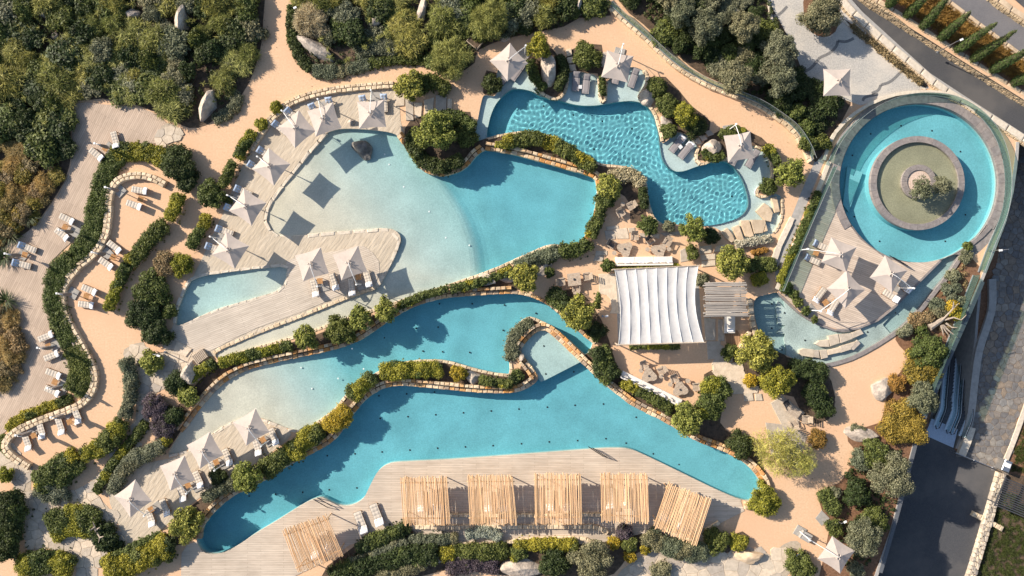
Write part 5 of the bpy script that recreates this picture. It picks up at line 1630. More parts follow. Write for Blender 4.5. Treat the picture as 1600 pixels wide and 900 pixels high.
for a in ((66,17,9,13,1.2,-25,'grey boulder at the top of the upper left scrub'), (205,21,11,9,1.1,0,'pale boulder in the upper left scrub, near the sage bushes'), (281,32,13,24,1.6,12,'tall pale boulder partly covered by feathery bush in the upper left scrub'),
          (323,158,11,29,2.0,18,'upright pale boulder beside the path below the upper left scrub'), (84,56,9,6,.6,0,'small grey stone among the dark upper left scrub'), (4,163,7,14,1.0,0,'grey boulder at the left border'),
          (491,74,11,36,1.5,-52,'long lying orange tan boulder below the pampas grass'), (584,33,11,8,1.1,0,'grey boulder in the upper middle scrub'), (657,18,9,22,1.4,8,'pale boulder at the top border beside the feathery tree'),
          (839,16,9,14,1.2,25,'pale boulder at the top right of the middle scrub'), (906,6,10,14,1.3,0,'grey rock at the top border left of the glass fence'), (789,58,8,6,.7,0,'blue grey rock by the path near the first lagoon parasol'),
          (856,107,14,24,1.8,5,'tall pale standing boulder among lagoon shrubs'), (1014,150,12,12,1.3,0,'white faceted boulder on the east bank of the lagoon'), (943,92,9,13,1.1,10,'grey boulder behind the second lagoon parasol'),
          (1040,192,10,13,1.0,15,'grey boulder on the lagoon bank above the ledge loungers'), (1114,231,13,18,1.5,5,'round pale boulder in the southern lagoon cove'), (724,208,14,9,1.0,0,'flat pale boulder on the shrub island'),
          (662,135,8,10,1.0,0,'grey boulder under the loose tree by the upper steps'), (548,191,6,6,.6,0,'small grey stone by the parasols on the raked sand'), (760,438,15,10,1.0,10,'pale boulder in the hedge south of the beach pool'),
          (845,418,16,15,.7,20,'broad flat pale boulder beside the dining corner'), (790,432,18,9,.5,0,'flat reddish stone beside the hedge boulder'), (738,590,11,10,1.0,0,'grey boulder beside the golden shrub'),
          (295,584,13,19,1.6,-8,'big smooth pale boulder at the west end of the middle pool'), (254,467,9,8,.9,0,'pale boulder between bushes by the paddling pool'), (115,538,7,6,.7,0,'small pale boulder at the edge of the creeping hedge'),
          (1384,606,18,20,.8,0,'flat topped grey boulder on the eastern sand'), (1350,680,26,12,.9,12,'white oval boulder on the eastern sand'), (1301,780,10,13,1.0,-30,'pointed grey rock beside the creeping green'),
          (812,889,33,17,1.3,5,'large pale pink boulder at the bottom border'), (690,872,9,9,.7,30,'pale stone among the southern hedges'), (1150,16,10,8,.9,0,'grey rock in the upper right grove'),
          (1122,110,9,9,.9,20,'pale rock low in the upper right grove'), (1124,32,6,9,.8,0,'grey rock beside the large olive tree'), (1124,62,7,5,.6,0,'small dark rock in the upper right grove'), (1290,167,6,10,.8,0,'grey rock by the plaza corner'),
          (1250,152,8,6,.7,-20,'pale rock below the plaza olive'), (814,560,6,7,.7,0,'pale rock on the neck of the spit'), (131,808,5,5,.4,0,'grey stone on the flagstone island'), (10,742,6,5,.5,0,'dark stone at the left border by the bright bush'),
          (1010,232,0,0,0,0,'')):
    if a[2]:
        boulder(*a)
boulder(565,232,17,13,1.2,35,'dark wet boulder standing in the beach pool', BOULDER_D, -.35)
def slab(px_poly, h, label, z0=-.2, mat=None, group=None, name='stone_slab', cat='stone slab'):
    w = [P(*p, h)[:2] for p in px_poly]
    cx, cy = sum(p[0] for p in w) / len(w), sum(p[1] for p in w) / len(w)
    b = MB().prism(ccw([(p[0] - cx, p[1] - cy) for p in w]), z0, h, .04)
    o = b.build(name, mat or SLAB)
    o.location = (cx, cy, 0)
    return tag(o, label, cat, group)
GS = 'stepping stones in the lagoon pond'
def z8(l):
    return [(1100 + x / 8.889, 300 + y / 8.889) for x, y in l]
for l, s in ((((935,80),(1010,62),(1055,275),(985,288)), 'upright stepping stone at the kerb, easternmost'), (((725,265),(835,150),(900,190),(960,290),(930,415),(850,395)), 'largest pointed stepping stone, second from the east'), (((650,385),(850,385),(862,430),(820,570),(700,580)), 'broad square stepping stone in the middle'), (((862,450),(890,540),(835,555)), 'small triangular stepping stone beside the broad one'), (((515,395),(625,390),(695,610),(640,632),(575,610),(505,430)), 'long stepping stone left of the broad one'), (((395,490),(485,455),(560,670),(545,697),(475,680)), 'narrow stepping stone, second from the west'), (((230,560),(325,495),(405,600),(430,670),(380,710),(290,630)), 'stepping stone nearest the shore, westernmost')):
    slab(z8(l), .16, s + ' of the lagoon pond', -.3, None, GS)
def t4(ox, oy, l):
    return [(ox + x / 4, oy + y / 4) for x, y in l]
GM = 'stone slabs lying in the moat'
for l, s in ((((525,280),(580,258),(600,285),(530,315)), 'upper row, tip slab at the east end'), (((445,290),(525,283),(530,318),(455,345)), 'upper row, third slab from the west'), (((375,300),(440,288),(450,345),(390,365)), 'upper row, second slab from the west'), (((293,350),(320,330),(380,322),(385,368),(330,368)), 'upper row, westmost slab'),
             (((515,380),(560,325),(580,345),(535,390)), 'lower row, tip slab at the east end'), (((450,365),(550,335),(520,385),(455,405)), 'lower row, slab beside the east tip'), (((370,390),(450,370),(455,402),(375,420)), 'lower row, third slab from the west'), (((322,390),(368,385),(375,435),(335,445)), 'lower row, squarish slab'), (((288,390),(318,388),(325,440),(285,432)), 'lower row, narrow slab'), (((195,390),(220,378),(288,385),(285,435),(215,425),(195,410)), 'lower row, rounded westmost slab')):
    slab(t4(1200, 450, l), .14, 'pale slab in the moat, ' + s, -.3, FLAG, GM)
GL = 'flat stone pavers around the seating corners'
def z93(l, ox, oy, k=8.889):
    return [(ox + x / k, oy + y / k) for x, y in l]
for l, s in ((((250,250),(440,230),(465,300),(470,385),(300,385)), 'large paver above the left triangular table'), (((130,270),(245,260),(280,300),(285,390),(150,400)), 'paver left of the large one by the triangular tables'), (((150,215),(320,195),(330,240),(160,265)), 'bluish paver at the top of the seating corner'), (((460,235),(550,225),(555,300),(470,300)), 'paver at the shaded lagoon side'), (((705,320),(900,320),(890,385),(720,345)), 'long paver behind the right lounge chairs'), (((900,300),(1160,280),(1190,330),(960,345)), 'paver strip near the lagoon tree'), (((1180,545),(1250,510),(1300,690),(1190,710)), 'paver right of the long white sofa'), (((10,550),(170,550),(170,610),(0,620)), 'bluish paver left of the long white sofa'), (((0,620),(120,620),(110,700),(-30,690)), 'bluish paver below the last one'), (((620,300),(705,310),(700,380),(625,360)), 'small paver left of the dark lounge chair')):
    slab(z93(l, 930, 330), .045 + .003 * rng.randrange(1, 9), 'flat grey ' + s, 0, FLAG, GL, 'paver')
slab(z93([(850,250),(1080,240),(1120,700),(1130,800),(1000,800),(1030,740),(1010,600),(960,540),(855,520)], 840, 400), .05, 'large pale paved panel west of the white sail', 0, FLAG, GL, 'paver')
GST = 'broad stone steps of the paths'
for l, s in ((((1100,496),(1118,498),(1118,532),(1102,532)), 'step just right of the sail corner'), (((1107,500),(1122,499),(1122,532),(1107,532)), 'x'), (((1122,499),(1132,499),(1132,533),(1122,533)), 'narrow step below the grey pergola'), (((1104,533),(1126,533),(1127,560),(1106,562)), 'step south of the sail corner'), (((1126,538),(1148,552),(1144,566),(1112,570)), 'step landing towards the seating corner'), (((1114,568),(1160,566),(1163,578),(1114,580)), 'bright landing above the paved walk'), (((1112,580),(1162,578),(1172,598),(1186,604),(1184,614),(1145,616),(1140,600),(1120,590)), 'large bright landing in front of the golden bush'), (((1162,615),(1176,614),(1178,626),(1163,627)), 'small step at the south end of the bright landing'), (((1180,615),(1190,615),(1192,626),(1181,626)), 'second small step at the south end of the bright landing'),
             (((1092,385),(1112,383),(1112,395),(1094,397)), 'brown step above the round tree, top'), (((1094,398),(1118,396),(1118,405),(1095,407)), 'brown step left of the round tree, second'), (((1096,408),(1118,406),(1118,415),(1097,417)), 'brown step left of the round tree, third'), (((1120,384),(1145,380),(1140,390),(1115,394)), 'brown step at the shore below the pond'),
             (((617,146),(632,146),(632,165),(618,166)), 'first step east of the upper parasols'), (((633,150),(646,152),(646,188),(634,188)), 'second step east of the upper parasols'), (((647,160),(660,160),(658,182),(648,184)), 'third step east of the upper parasols'), (((662,156),(678,152),(676,176),(664,178)), 'fourth step east of the upper parasols'), (((681,148),(698,150),(697,174),(680,178)), 'fifth and broadest step beside the path'), (((699,154),(706,154),(706,176),(699,176)), 'last narrow step at the path'),
             (((250,530),(276,528),(274,546),(256,546)), 'grey slab at the west tip of the beach deck'), (((276,533),(300,545),(290,558),(270,550)), 'second grey slab at the west tip of the beach deck'), (((158,850),(165,848),(175,875),(168,878)), 'lower narrow step on the flagstones'), (((168,846),(176,843),(186,870),(178,873)), 'upper narrow step on the flagstones'), (((178,842),(190,836),(202,858),(190,868)), 'top step to the lower raked sand'),
             (((1082,248),(1090,240),(1098,250),(1090,256)), 'x'), (((884,78),(893,76),(894,86),(886,88)), 'stepping stone on the small path to the lagoon, top'), (((885,90),(895,88),(897,98),(888,99)), 'stepping stone on the small path to the lagoon, middle'), (((888,101),(899,100),(901,110),(891,111)), 'stepping stone on the small path to the lagoon, bottom'), (((1092,213),(1100,210),(1106,217),(1098,221)), 'stepping stone beside the shaded shrubs of the lagoon'), (((1082,218),(1092,215),(1097,224),(1088,226)), 'stepping stone above the ledge loungers'), (((1101,205),(1110,203),(1116,210),(1107,213)), 'stepping stone nearest the northern path'), (((1140,860),(1175,855),(1176,868),(1145,872)), 'x')):
    if s != 'x':
        STN = globals().get('STN', 0) + 1
        slab(l, .07 + .0043 * STN, 'flat stone ' + s, 0, FLAG, GST, 'stone_step', 'step')
boulder(1169,870,25,12,.9,0,'long flat sandstone block beside the flagstones at the bottom', SLAB)
slab([(1274,810),(1284,797),(1297,810),(1284,822)], .03, 'square grey manhole slab on the eastern sand', 0, SLABG, None, 'manhole_slab', 'manhole')
def crate(px, py, w_, d_, h, ang, label, mat, name='planter_box', cat='planter'):
    t = thing(name, label, cat, P(px, py, h), -R(ang))
    t.location.z = 0
    b = MB()
    for s in (-1, 1):
        b.box((s * (w_ / 2 - .03), 0, h / 2), (.06, d_, h)); b.box((0, s * (d_ / 2 - .03), h / 2 - .004), (w_ - .12, .06, h - .004))
    b.build('side_panel', mat, t)
    MB().box((0, 0, h - .06), (w_ - .12, d_ - .12, .05)).build('lid', CONC if mat is SLABG else SOIL, t)
    return t
crate(1260,839,1.15,.95,.55,30,'grey stone box on the eastern sand near the last parasol', SLABG)
crate(742,64,1.5,1.2,.5,40,'open wooden planter box beside the path under the feathery tree', TEAK_G)
slab([(1300,705),(1318,700),(1325,712),(1320,720)], .2, 'x', 0) if False else None

# ------------------------------------------------------------------ parasols
def quad_panel(a, b, c, sag, n=5):
    """triangular cloth panel from the apex a to the edge b-c"""
    v, f = [], []
    for i in range(n + 1):
        u = i / n
        for j in range(n + 1):
            w_ = j / n
            e = b.lerp(c, w_)
            p = a.lerp(e, u)
            p = p + Vector((0, 0, -sag * u * 4 * w_ * (1 - w_))) + (a - e).normalized() * (.10 * u * u * 4 * w_ * (1 - w_))
            v.append(p)
    for i in range(n):
        for j in range(n):
            k = i * (n + 1) + j
            f.append([k, k + n + 1, k + n + 2, k + 1])
    return v, f

UM = 2.95
def canopy_meshes():
    h = UM / 2
    cs = [Vector((h, h, 2.55)), Vector((-h, h, 2.55)), Vector((-h, -h, 2.55)), Vector((h, -h, 2.55))]
    ap = Vector((0, 0, 3.12))
    pan = []
    for i in range(4):
        b = MB(); b.add(*quad_panel(ap, cs[i], cs[(i + 1) % 4], .06))
        m = b.mesh('canopy_panel', True); m.materials.append(CANVAS); pan.append(m)
    cap = MB()
    for i in range(4):                          # four vent flaps, like a bow
        q = math.pi / 4 + i * math.pi / 2 + .3
        d = Vector((math.cos(q), math.sin(q), 0)); e = Vector((-math.sin(q), math.cos(q), 0))
        p = Vector((0, 0, 3.17))
        cap.add([p + d * .03, p + d * .36 + e * .13 + Vector((0, 0, -.02)), p + d * .36 - e * .13 + Vector((0, 0, -.06)), p + d * .22 + Vector((0, 0, .07))], [[0, 1, 3], [0, 3, 2], [1, 2, 3], [0, 2, 1]])
    cap.tube([(0, 0, 3.0), (0, 0, 3.22)], .07, 8)
    cm = cap.mesh('vent_cap'); cm.materials.append(CANVAS)
    ribs = []
    for c in cs:
        r = MB().tube([(0, 0, 2.98), c + Vector((0, 0, -.03))], .018, 5).mesh('rib'); r.materials.append(ALU); ribs.append(r)
    return pan, cm, ribs
CAN, CAPM, RIBS = canopy_meshes()
SLB = MB().cbox((0, 0, .06), (1.15, 1.15, .12), .02).mesh('base_slab'); SLB.materials.append(SLABG)

def parasol(c, corner, mast, label, z0=0.0, slab_=True):
    x, y, _ = P(*c, 2.75 + z0)
    t = thing('parasol', label, 'parasol', (x, y, z0), 0, 'open cream parasols')
    ang = math.atan2(-(corner[1] - c[1]), corner[0] - c[0]) - math.pi / 4
    for m in CAN:
        o = ob('canopy_panel', m, (), t); o.rotation_euler = (0, 0, ang)
    o = ob('vent_cap', CAPM, (), t); o.rotation_euler = (0, 0, ang)
    for m in RIBS:
        o = ob('rib', m, (), t); o.rotation_euler = (0, 0, ang)
    if mast:
        mx, my, _ = P(*mast, 2.9 + z0)
        mx -= x; my -= y
        d = math.hypot(mx, my); s = max(1, 1.75 / d) if d < 1.75 else 1
        mx, my = mx * s, my * s
        MB().tube([(mx, my, .1), (mx, my, 2.9)], .055, 8).build('mast', WHITE, t)
        MB().tube([(mx, my, 2.55), (mx * .6, my * .6, 3.0), (mx * .2, my * .2, 3.3), (0, 0, 3.26), (0, 0, 3.1)], .035, 6).build('arm', WHITE, t)
        MB().tube([(mx, my, 1.7), (mx * .6, my * .6, 3.0)], .02, 5).build('strut', ALU, t)
        MB().box((mx * 1.02, my * 1.02, 2.78), (.16, .16, .22), math.atan2(my, mx)).build('winch', WHITE, t)
        o = ob('base_slab', SLB, (), t); o.location = (mx, my, 0); o.rotation_euler = (0, 0, math.atan2(my, mx))
    else:
        MB().tube([(0, 0, .1), (0, 0, 3.15)], .04, 8).build('mast', WHITE, t)
        ob('base_slab', SLB, (), t)
    return t
for a in (((463,201),(466,171),(440,173),'cream parasol on the raked sand, first left of the three along the curved wall'),
          ((506,186),(519,160),(496,155),'cream parasol on the raked sand, middle one along the curved wall'),
          ((580,178),(599,156),(579,141),'cream parasol on the raked sand beside the upper steps'),
          ((423,260),(419,231),(405,247),'cream parasol on the raked sand, first below the curved wall'),
          ((386,323),(380,294),(355,305),'cream parasol on the raked sand, second below the curved wall'),
          ((359,391),(352,361),(328,370),'cream parasol nearest the small paddling pool'),
          ((486.5,413),(500.6,386),(495,447),'cream parasol over the boarded beach deck, left of two'),
          ((546,411),(559,384),(556,444),'cream parasol over the boarded beach deck, right of two'),
          ((391,668),(398,640),(407,697),'cream parasol of the lower row, nearest the shallow water'),
          ((319,704),(327,674),(334,735),'cream parasol of the lower row, second from the shallow water'),
          ((276,740),(288,710),(290,771),'cream parasol of the lower row, second from the flagstones'),
          ((206,780),(210,749),(224,806),'cream parasol of the lower row, nearest the flagstones'),
          ((795,96),(797,67),(821,71),'cream parasol at the north west cove of the lagoon', -.0),
          ((965,103),(949,78),(974,69),'cream parasol at the north shore of the lagoon near the glass fence'),
          ((1156,229),(1173,205),(1151,194),'cream parasol at the south east cove of the lagoon'),
          ((1309,128),(1290,109),None,'cream parasol standing alone on the pebble plaza'),
          ((1312,398),(1300.5,371),(1264,389),'cream parasol by the glass wall on the circular pool deck'),
          ((1323,452),(1324,421),(1284,486),'whitest parasol, at the moat end of the circular pool deck'),
          ((1390,428),(1384,396),(1428,450),'cream parasol beside the handrail on the circular pool deck'),
          ((1308,868),(1301,835),(1267,845),'cream parasol at the bottom border beside the lower road')):
    parasol(*a)

def closed_parasol(px, py, top, label):
    x, y, _ = P(px, py, .1)
    t = thing('closed_parasol', label, 'parasol', (x, y, 0), 0, 'closed parasols of the left terraces')
    ob('base_slab', SLB, (), t).rotation_euler = (0, 0, -R(rng.uniform(20, 50)))
    MB().tube([(0, 0, .1), (0, 0, 2.85)], .05, 8).build('mast', WHITE, t)
    MB().tube([(0, 0, 2.75), (.35, -.1, 2.95), (.55, -.15, 2.7)], .035, 6).build('arm', WHITE, t)
    pr = []
    for i in range(9):
        f = i / 8
        pr.append((.05 + .20 * math.sin(f * math.pi) ** .7 * (.6 + .4 * f), 1.0 + 1.75 * (1 - f)))
    b = MB().lathe([(r, z) for r, z in pr], 10, (.42, -.12, 0))
    for i, v in enumerate(b.v):
        k = i % 10
        b.v[i] = (v[0] + (.04 if k % 2 else -.02) * math.cos(k), v[1] + (.04 if k % 2 else -.02) * math.sin(k), v[2])
    b.build('folded_canopy', CANVAS_D, t)
    MB().box((0, 0, 2.82), (.2, .2, .18)).build('winch', WHITE, t)
for a in ((171,232,None,'closed parasol by the northmost pair of loungers on the boarded terrace'), (187,298,None,'closed parasol by the first pair of loungers on the sand terrace'), (117,362,None,'closed parasol between the second pair of loungers on the boarded terrace'), (36,398,None,'closed parasol between the blue towel loungers'),
          (167,396,None,'closed parasol by the second pair of loungers on the sand terrace'), (114,458,None,'closed parasol by the third pair of loungers on the sand terrace'), (85,540,None,'closed parasol between the third pair of loungers on the boarded terrace'), (100,601,None,'closed parasol between the last pair of loungers on the boarded terrace'), (105,645,None,'closed parasol beside the southern sand terrace loungers, right one'), (52,672,None,'closed parasol beside the southern sand terrace loungers, left one')):
    closed_parasol(*a)

# ------------------------------------------------------------------ loungers
def lounger_parts(cush, towel, frame):
    """long side along +x, head end at +x with a raised back"""
    P_ = {}
    b = MB()
    for s in (-1, 1):
        b.box((-.1, s * .33, .26), (1.7, .06, .07))
    for i in range(9):
        b.box((-.85 + i * .16, 0, .285), (.09, .60, .025))
    P_['frame'] = (b.mesh('frame'), frame)
    ar = R(33)
    b = MB()
    for s in (-1, 1):
        b.box((.42 + .31 * math.cos(ar), s * .30, .30 + .31 * math.sin(ar)), (.70, .05, .05), 0, 1, 0, -ar)
    for i in range(4):
        d = .1 + i * .16
        b.box((.42 + d * math.cos(ar), 0, .315 + d * math.sin(ar)), (.09, .56, .02), 0, 1, 0, -ar)
    P_['back_frame'] = (b.mesh('back_frame'), frame)
    for k, (x, y) in enumerate(((-.82, .31), (-.82, -.31), (.62, .31), (.62, -.31))):
        P_['leg%d' % k] = (MB().box((x, y, .12), (.07, .07, .26)).mesh('leg'), frame)
    # tufted mattress, seat and back
    nx, ny = 30, 8
    v, f = [], []
    def prof(u, w_):
        bx = abs(math.sin(u * math.pi * 6)) ** .35
        by = abs(math.sin(w_ * math.pi * 2.0)) ** .35 if cush is CUSHION else 1
        ed = min(1, 10 * min(u, 1 - u)) ** .5 * min(1, 7 * min(w_, 1 - w_)) ** .5
        if cush is not CUSHION:
            bx = 1
        return .06 + .09 * ed * (.45 + .55 * bx) * (.6 + .4 * by)
    L = 2.02
    for i in range(nx + 1):
        u = i / nx
        s = u * L
        if s < 1.36:
            base, nrm = Vector((-.94 + s, 0, .30)), Vector((0, 0, 1))
        else:
            base = Vector((.42 + (s - 1.36) * math.cos(ar), 0, .30 + (s - 1.36) * math.sin(ar))); nrm = Vector((-math.sin(ar), 0, math.cos(ar)))
        for j in range(ny + 1):
            w_ = j / ny
            v.append(base + nrm * prof(u, w_) + Vector((0, (w_ - .5) * .70, 0)))
    for i in range(nx):
        for j in range(ny):
            k = i * (ny + 1) + j
            f.append([k, k + ny + 1, k + ny + 2, k + 1])
    nb = len(v)
    ring = [i * (ny + 1) for i in range(nx + 1)] + [nx * (ny + 1) + j for j in range(1, ny + 1)] + [i * (ny + 1) + ny for i in range(nx - 1, -1, -1)] + [j for j in range(ny - 1, 0, -1)]
    for r in ring:
        p = v[r]
        v.append(Vector((p.x, p.y, max(.29, p.z - .10))))
    for i in range(len(ring)):
        a, c = ring[i], ring[(i + 1) % len(ring)]
        f.append([a, c, nb + (i + 1) % len(ring), nb + i])
    b = MB(); b.add(v, f)
    P_['mattress'] = (b.mesh('mattress', True), cush)
    if towel:
        b = MB()
        vv, ff = [], []
        for i in range(9):
            s = 1.40 + .64 * i / 8
            dz = .135 if i < 8 else .02
            base = Vector((.42 + (s - 1.36) * math.cos(ar), 0, .30 + (s - 1.36) * math.sin(ar))); nrm = Vector((-math.sin(ar), 0, math.cos(ar)))
            for j in range(7):
                w_ = j / 6
                q = base + nrm * (dz + .012 * math.sin(i * 1.7 + j * 2.1)) + Vector((0, (w_ - .5) * .76, 0))
                if j in (0, 6):
                    q -= nrm * .09
                vv.append(q)
        for i in range(8):
            for j in range(6):
                k = i * 7 + j
                ff.append([k, k + 7, k + 8, k + 1])
        b.add(vv, ff)
        P_['towel'] = (b.mesh('towel', True), towel)
    for m, mt in P_.values():
        m.materials.append(mt)
    return P_
LP = {'white': lounger_parts(CUSHION, TOWEL, TEAK), 'blue': lounger_parts(CUSHION, TOWEL_B, TEAK), 'plain': lounger_parts(LOUNGE_G, None, DARKM), 'grey': lounger_parts(LOUNGE_G, TOWEL, DARKM)}
def lounger(px, py, d, label, kind='white', z0=.03, sc_=1.0):
    x, y, _ = P(px, py, .45 + z0)
    t = thing('sun_lounger', label, 'sun lounger', (x, y, z0), math.atan2(-d[1], d[0]), 'sun loungers')
    t.scale = (sc_, sc_, 1)
    for k, (m, mt) in LP[kind].items():
        ob(m.name.split('.')[0] if not k.startswith('leg') else 'leg', m, (), t)
    return t
for a in ((179,218,(45,165),'upper lounger with white towel at the north end of the boarded terrace'), (150,241,(120,95),'lower lounger with white towel at the north end of the boarded terrace'),
          (43,387,(-165,-65),'upper lounger with blue towel at the left border','blue'), (34,413,(-170,-45),'lower lounger with blue towel at the left border','blue'),
          (178,386,(130,100),'upper lounger of the second pair on the sand terrace'), (165,412,(140,95),'lower lounger of the second pair on the sand terrace'),
          (139,453,(140,60),'upper lounger of the third pair on the sand terrace'), (134,476,(165,20),'lower lounger of the third pair on the sand terrace'),
          (104,342,(90,45),'upper lounger of the second pair on the boarded terrace'), (96,366,(85,65),'lower lounger of the second pair on the boarded terrace'),
          (217.5,297,(95,15),'upper lounger of the first pair on the sand terrace'), (209,320,(100,35),'lower lounger of the first pair on the sand terrace'),
          (71,526,(100,-40),'upper lounger of the third pair on the boarded terrace'), (80,556,(95,-38),'lower lounger of the third pair on the boarded terrace'),
          (83,584,(100,38),'upper lounger of the last pair on the boarded terrace'), (81,611,(105,45),'lower lounger of the last pair on the boarded terrace'),
          (119,649,(35,90),'rightmost of the four loungers at the south end of the sand terrace'), (93,666,(30,90),'second from the right of the four loungers at the south end of the sand terrace'), (63,672,(25,90),'second from the left of the four loungers at the south end of the sand terrace'), (41,691,(32,90),'leftmost of the four loungers at the south end of the sand terrace'),
          (438,200,(-40,-32),'lounger left of the first parasol along the curved wall','blue'), (457,180,(-40,-38),'lounger right of the first parasol along the curved wall','blue'),
          (491,175,(-22,-55),'lounger left of the middle parasol along the curved wall','blue'), (515,166,(-8,-55),'lounger right of the middle parasol along the curved wall','blue'),
          (568,163,(-10,-60),'lounger left of the parasol by the upper steps','blue'), (600,161,(-2,-60),'lounger right of the parasol by the upper steps','blue'),
          (400,262,(-45,-28),'lounger left of the first parasol below the curved wall','blue'), (415,240,(-45,-28),'lounger right of the first parasol below the curved wall','blue'),
          (364,328,(-48,-22),'lounger left of the second parasol below the curved wall','blue'), (380,299,(-48,-22),'lounger right of the second parasol below the curved wall','blue'),
          (335,388,(-48,-18),'lounger left of the parasol nearest the paddling pool','blue'), (351,361,(-48,-18),'lounger right of the parasol nearest the paddling pool','blue'),
          (491,450,(12,45),'leftmost lounger on the boarded beach deck'), (522,440,(14,42),'second lounger from the left on the boarded beach deck'), (549,448,(6,45),'third lounger from the left on the boarded beach deck'), (574,435,(12,42),'rightmost lounger on the boarded beach deck'),
          (427,682,(17,38),'lounger right of the shoreline parasol in the lower row'), (401,698,(12,40),'lounger below the shoreline parasol in the lower row'),
          (355,714,(17,38),'lounger right of the second lower parasol from the water'), (331,733,(12,40),'lounger below the second lower parasol from the water'),
          (309,749,(17,38),'lounger right of the third lower parasol from the water'), (283,770,(14,40),'lounger below the third lower parasol from the water'),
          (257,793,(17,38),'lounger right of the lower parasol by the flagstones'), (234,809,(14,38),'lounger below the lower parasol by the flagstones'),
          (1283,384,(-40,-18),'upper lounger under the glass wall of the circular pool deck','blue'), (1270,406,(-40,-18),'lower lounger under the glass wall of the circular pool deck','blue'),
          (1281,461,(-24,32),'left lounger beside the whitest parasol on the circular deck'), (1302,480,(-18,30),'right lounger beside the whitest parasol on the circular deck'),
          (1392,462,(34,22),'lounger below the handrail parasol on the circular deck'), (1412,446,(24,22),'lounger right of the handrail parasol on the circular deck'),
          (900,127,(2,-38),'left grey lounger standing in the water of the north lagoon ledge','plain'), (916,131,(4,-38),'right grey lounger standing in the water of the north lagoon ledge','plain'),
          (990,122,(14,-40),'grey lounger in the water right of the northern lagoon parasol','plain'), (964,116,(10,-40),'grey lounger in the water under the northern lagoon parasol','plain'),
          (1058,225,(26,-32),'left grey lounger in the water of the east lagoon ledge','grey'), (1072,235,(26,-32),'right grey lounger in the water of the east lagoon ledge','grey'),
          (1176,248,(22,-38),'grey lounger in the water right of the south east lagoon parasol','plain'), (1150,244,(20,-38),'grey lounger in the water under the south east lagoon parasol','plain'),
          (790,118,(20,-30),'grey lounger in the water under the north west lagoon parasol','plain'), (808,112,(22,-30),'second grey lounger in the water under the north west lagoon parasol','plain')):
    kw = dict(kind=a[4]) if len(a) > 4 else {}
    z = -.22 if (len(a) > 4 and a[4] in ('plain', 'grey')) else (.05 if 'board' in a[3] or 'deck' in a[3] else .02)
    lounger(*a[:4], z0=z, sc_=1.0 if z > -.1 else 1.12, **kw)
lounger(563,816,(14,36),'left lounger of the pair beside the pool deck hedge', z0=.05, sc_=1.28)
lounger(588,804,(14,36),'right lounger of the pair beside the pool deck hedge', z0=.05, sc_=1.28)

# small side tables
def side_table(px, py, ang, label, mat=None, w_=.62, z0=.03):
    t = thing('side_table', label, 'side table', P(px, py, .4), -R(ang), 'small side tables between loungers')
    t.location.z = z0
    b = MB()
    for i in range(5):
        b.box((-w_ / 2 + w_ * (i + .5) / 5, 0, .42), (w_ / 5 - .015, w_, .03))
    b.build('tabletop', mat or TEAK, t)
    for sx in (-1, 1):
        for sy in (-1, 1):
            MB().box((sx * (w_ / 2 - .05), sy * (w_ / 2 - .05), .2), (.05, .05, .40)).build('leg', mat or TEAK, t)
for a in ((220,311,20,'table between the first pair of loungers on the sand terrace'), (102,355,30,'table between the second pair of loungers on the boarded terrace'), (39,398,15,'table between the blue towel loungers'), (177,402,30,'table between the second pair of loungers on the sand terrace'), (135,463,20,'table between the third pair of loungers on the sand terrace'), (76,541,-25,'table between the third pair of loungers on the boarded terrace'), (86,597,25,'table between the last pair of loungers on the boarded terrace'), (109,659,-20,'table between the right two loungers at the south end of the sand terrace'), (53,680,-20,'table between the left two loungers at the south end of the sand terrace'),
          (500,439,-5,'brown table left on the boarded beach deck'), (560,433,-5,'brown table right on the boarded beach deck'), (411,687,-30,'brown table beside the shoreline parasol of the lower row'), (338,722,-25,'brown table beside the second lower parasol from the water'), (294,758,-25,'brown table beside the third lower parasol from the water'), (236,796,-30,'brown table beside the lower parasol by the flagstones'), (1275,395,20,'orange brown table under the glass wall of the circular deck'), (1290,473,-35,'orange brown table beside the whitest parasol'), (165,232,35,'table at the north end of the boarded terrace')):
    side_table(*a)
side_table(907,135,0,'white low table between the two lounger in the north lagoon ledge', WHITE, .4, -.2)
side_table(1064,229,-40,'white low table between the two loungers in the east lagoon ledge', WHITE, .4, -.2)

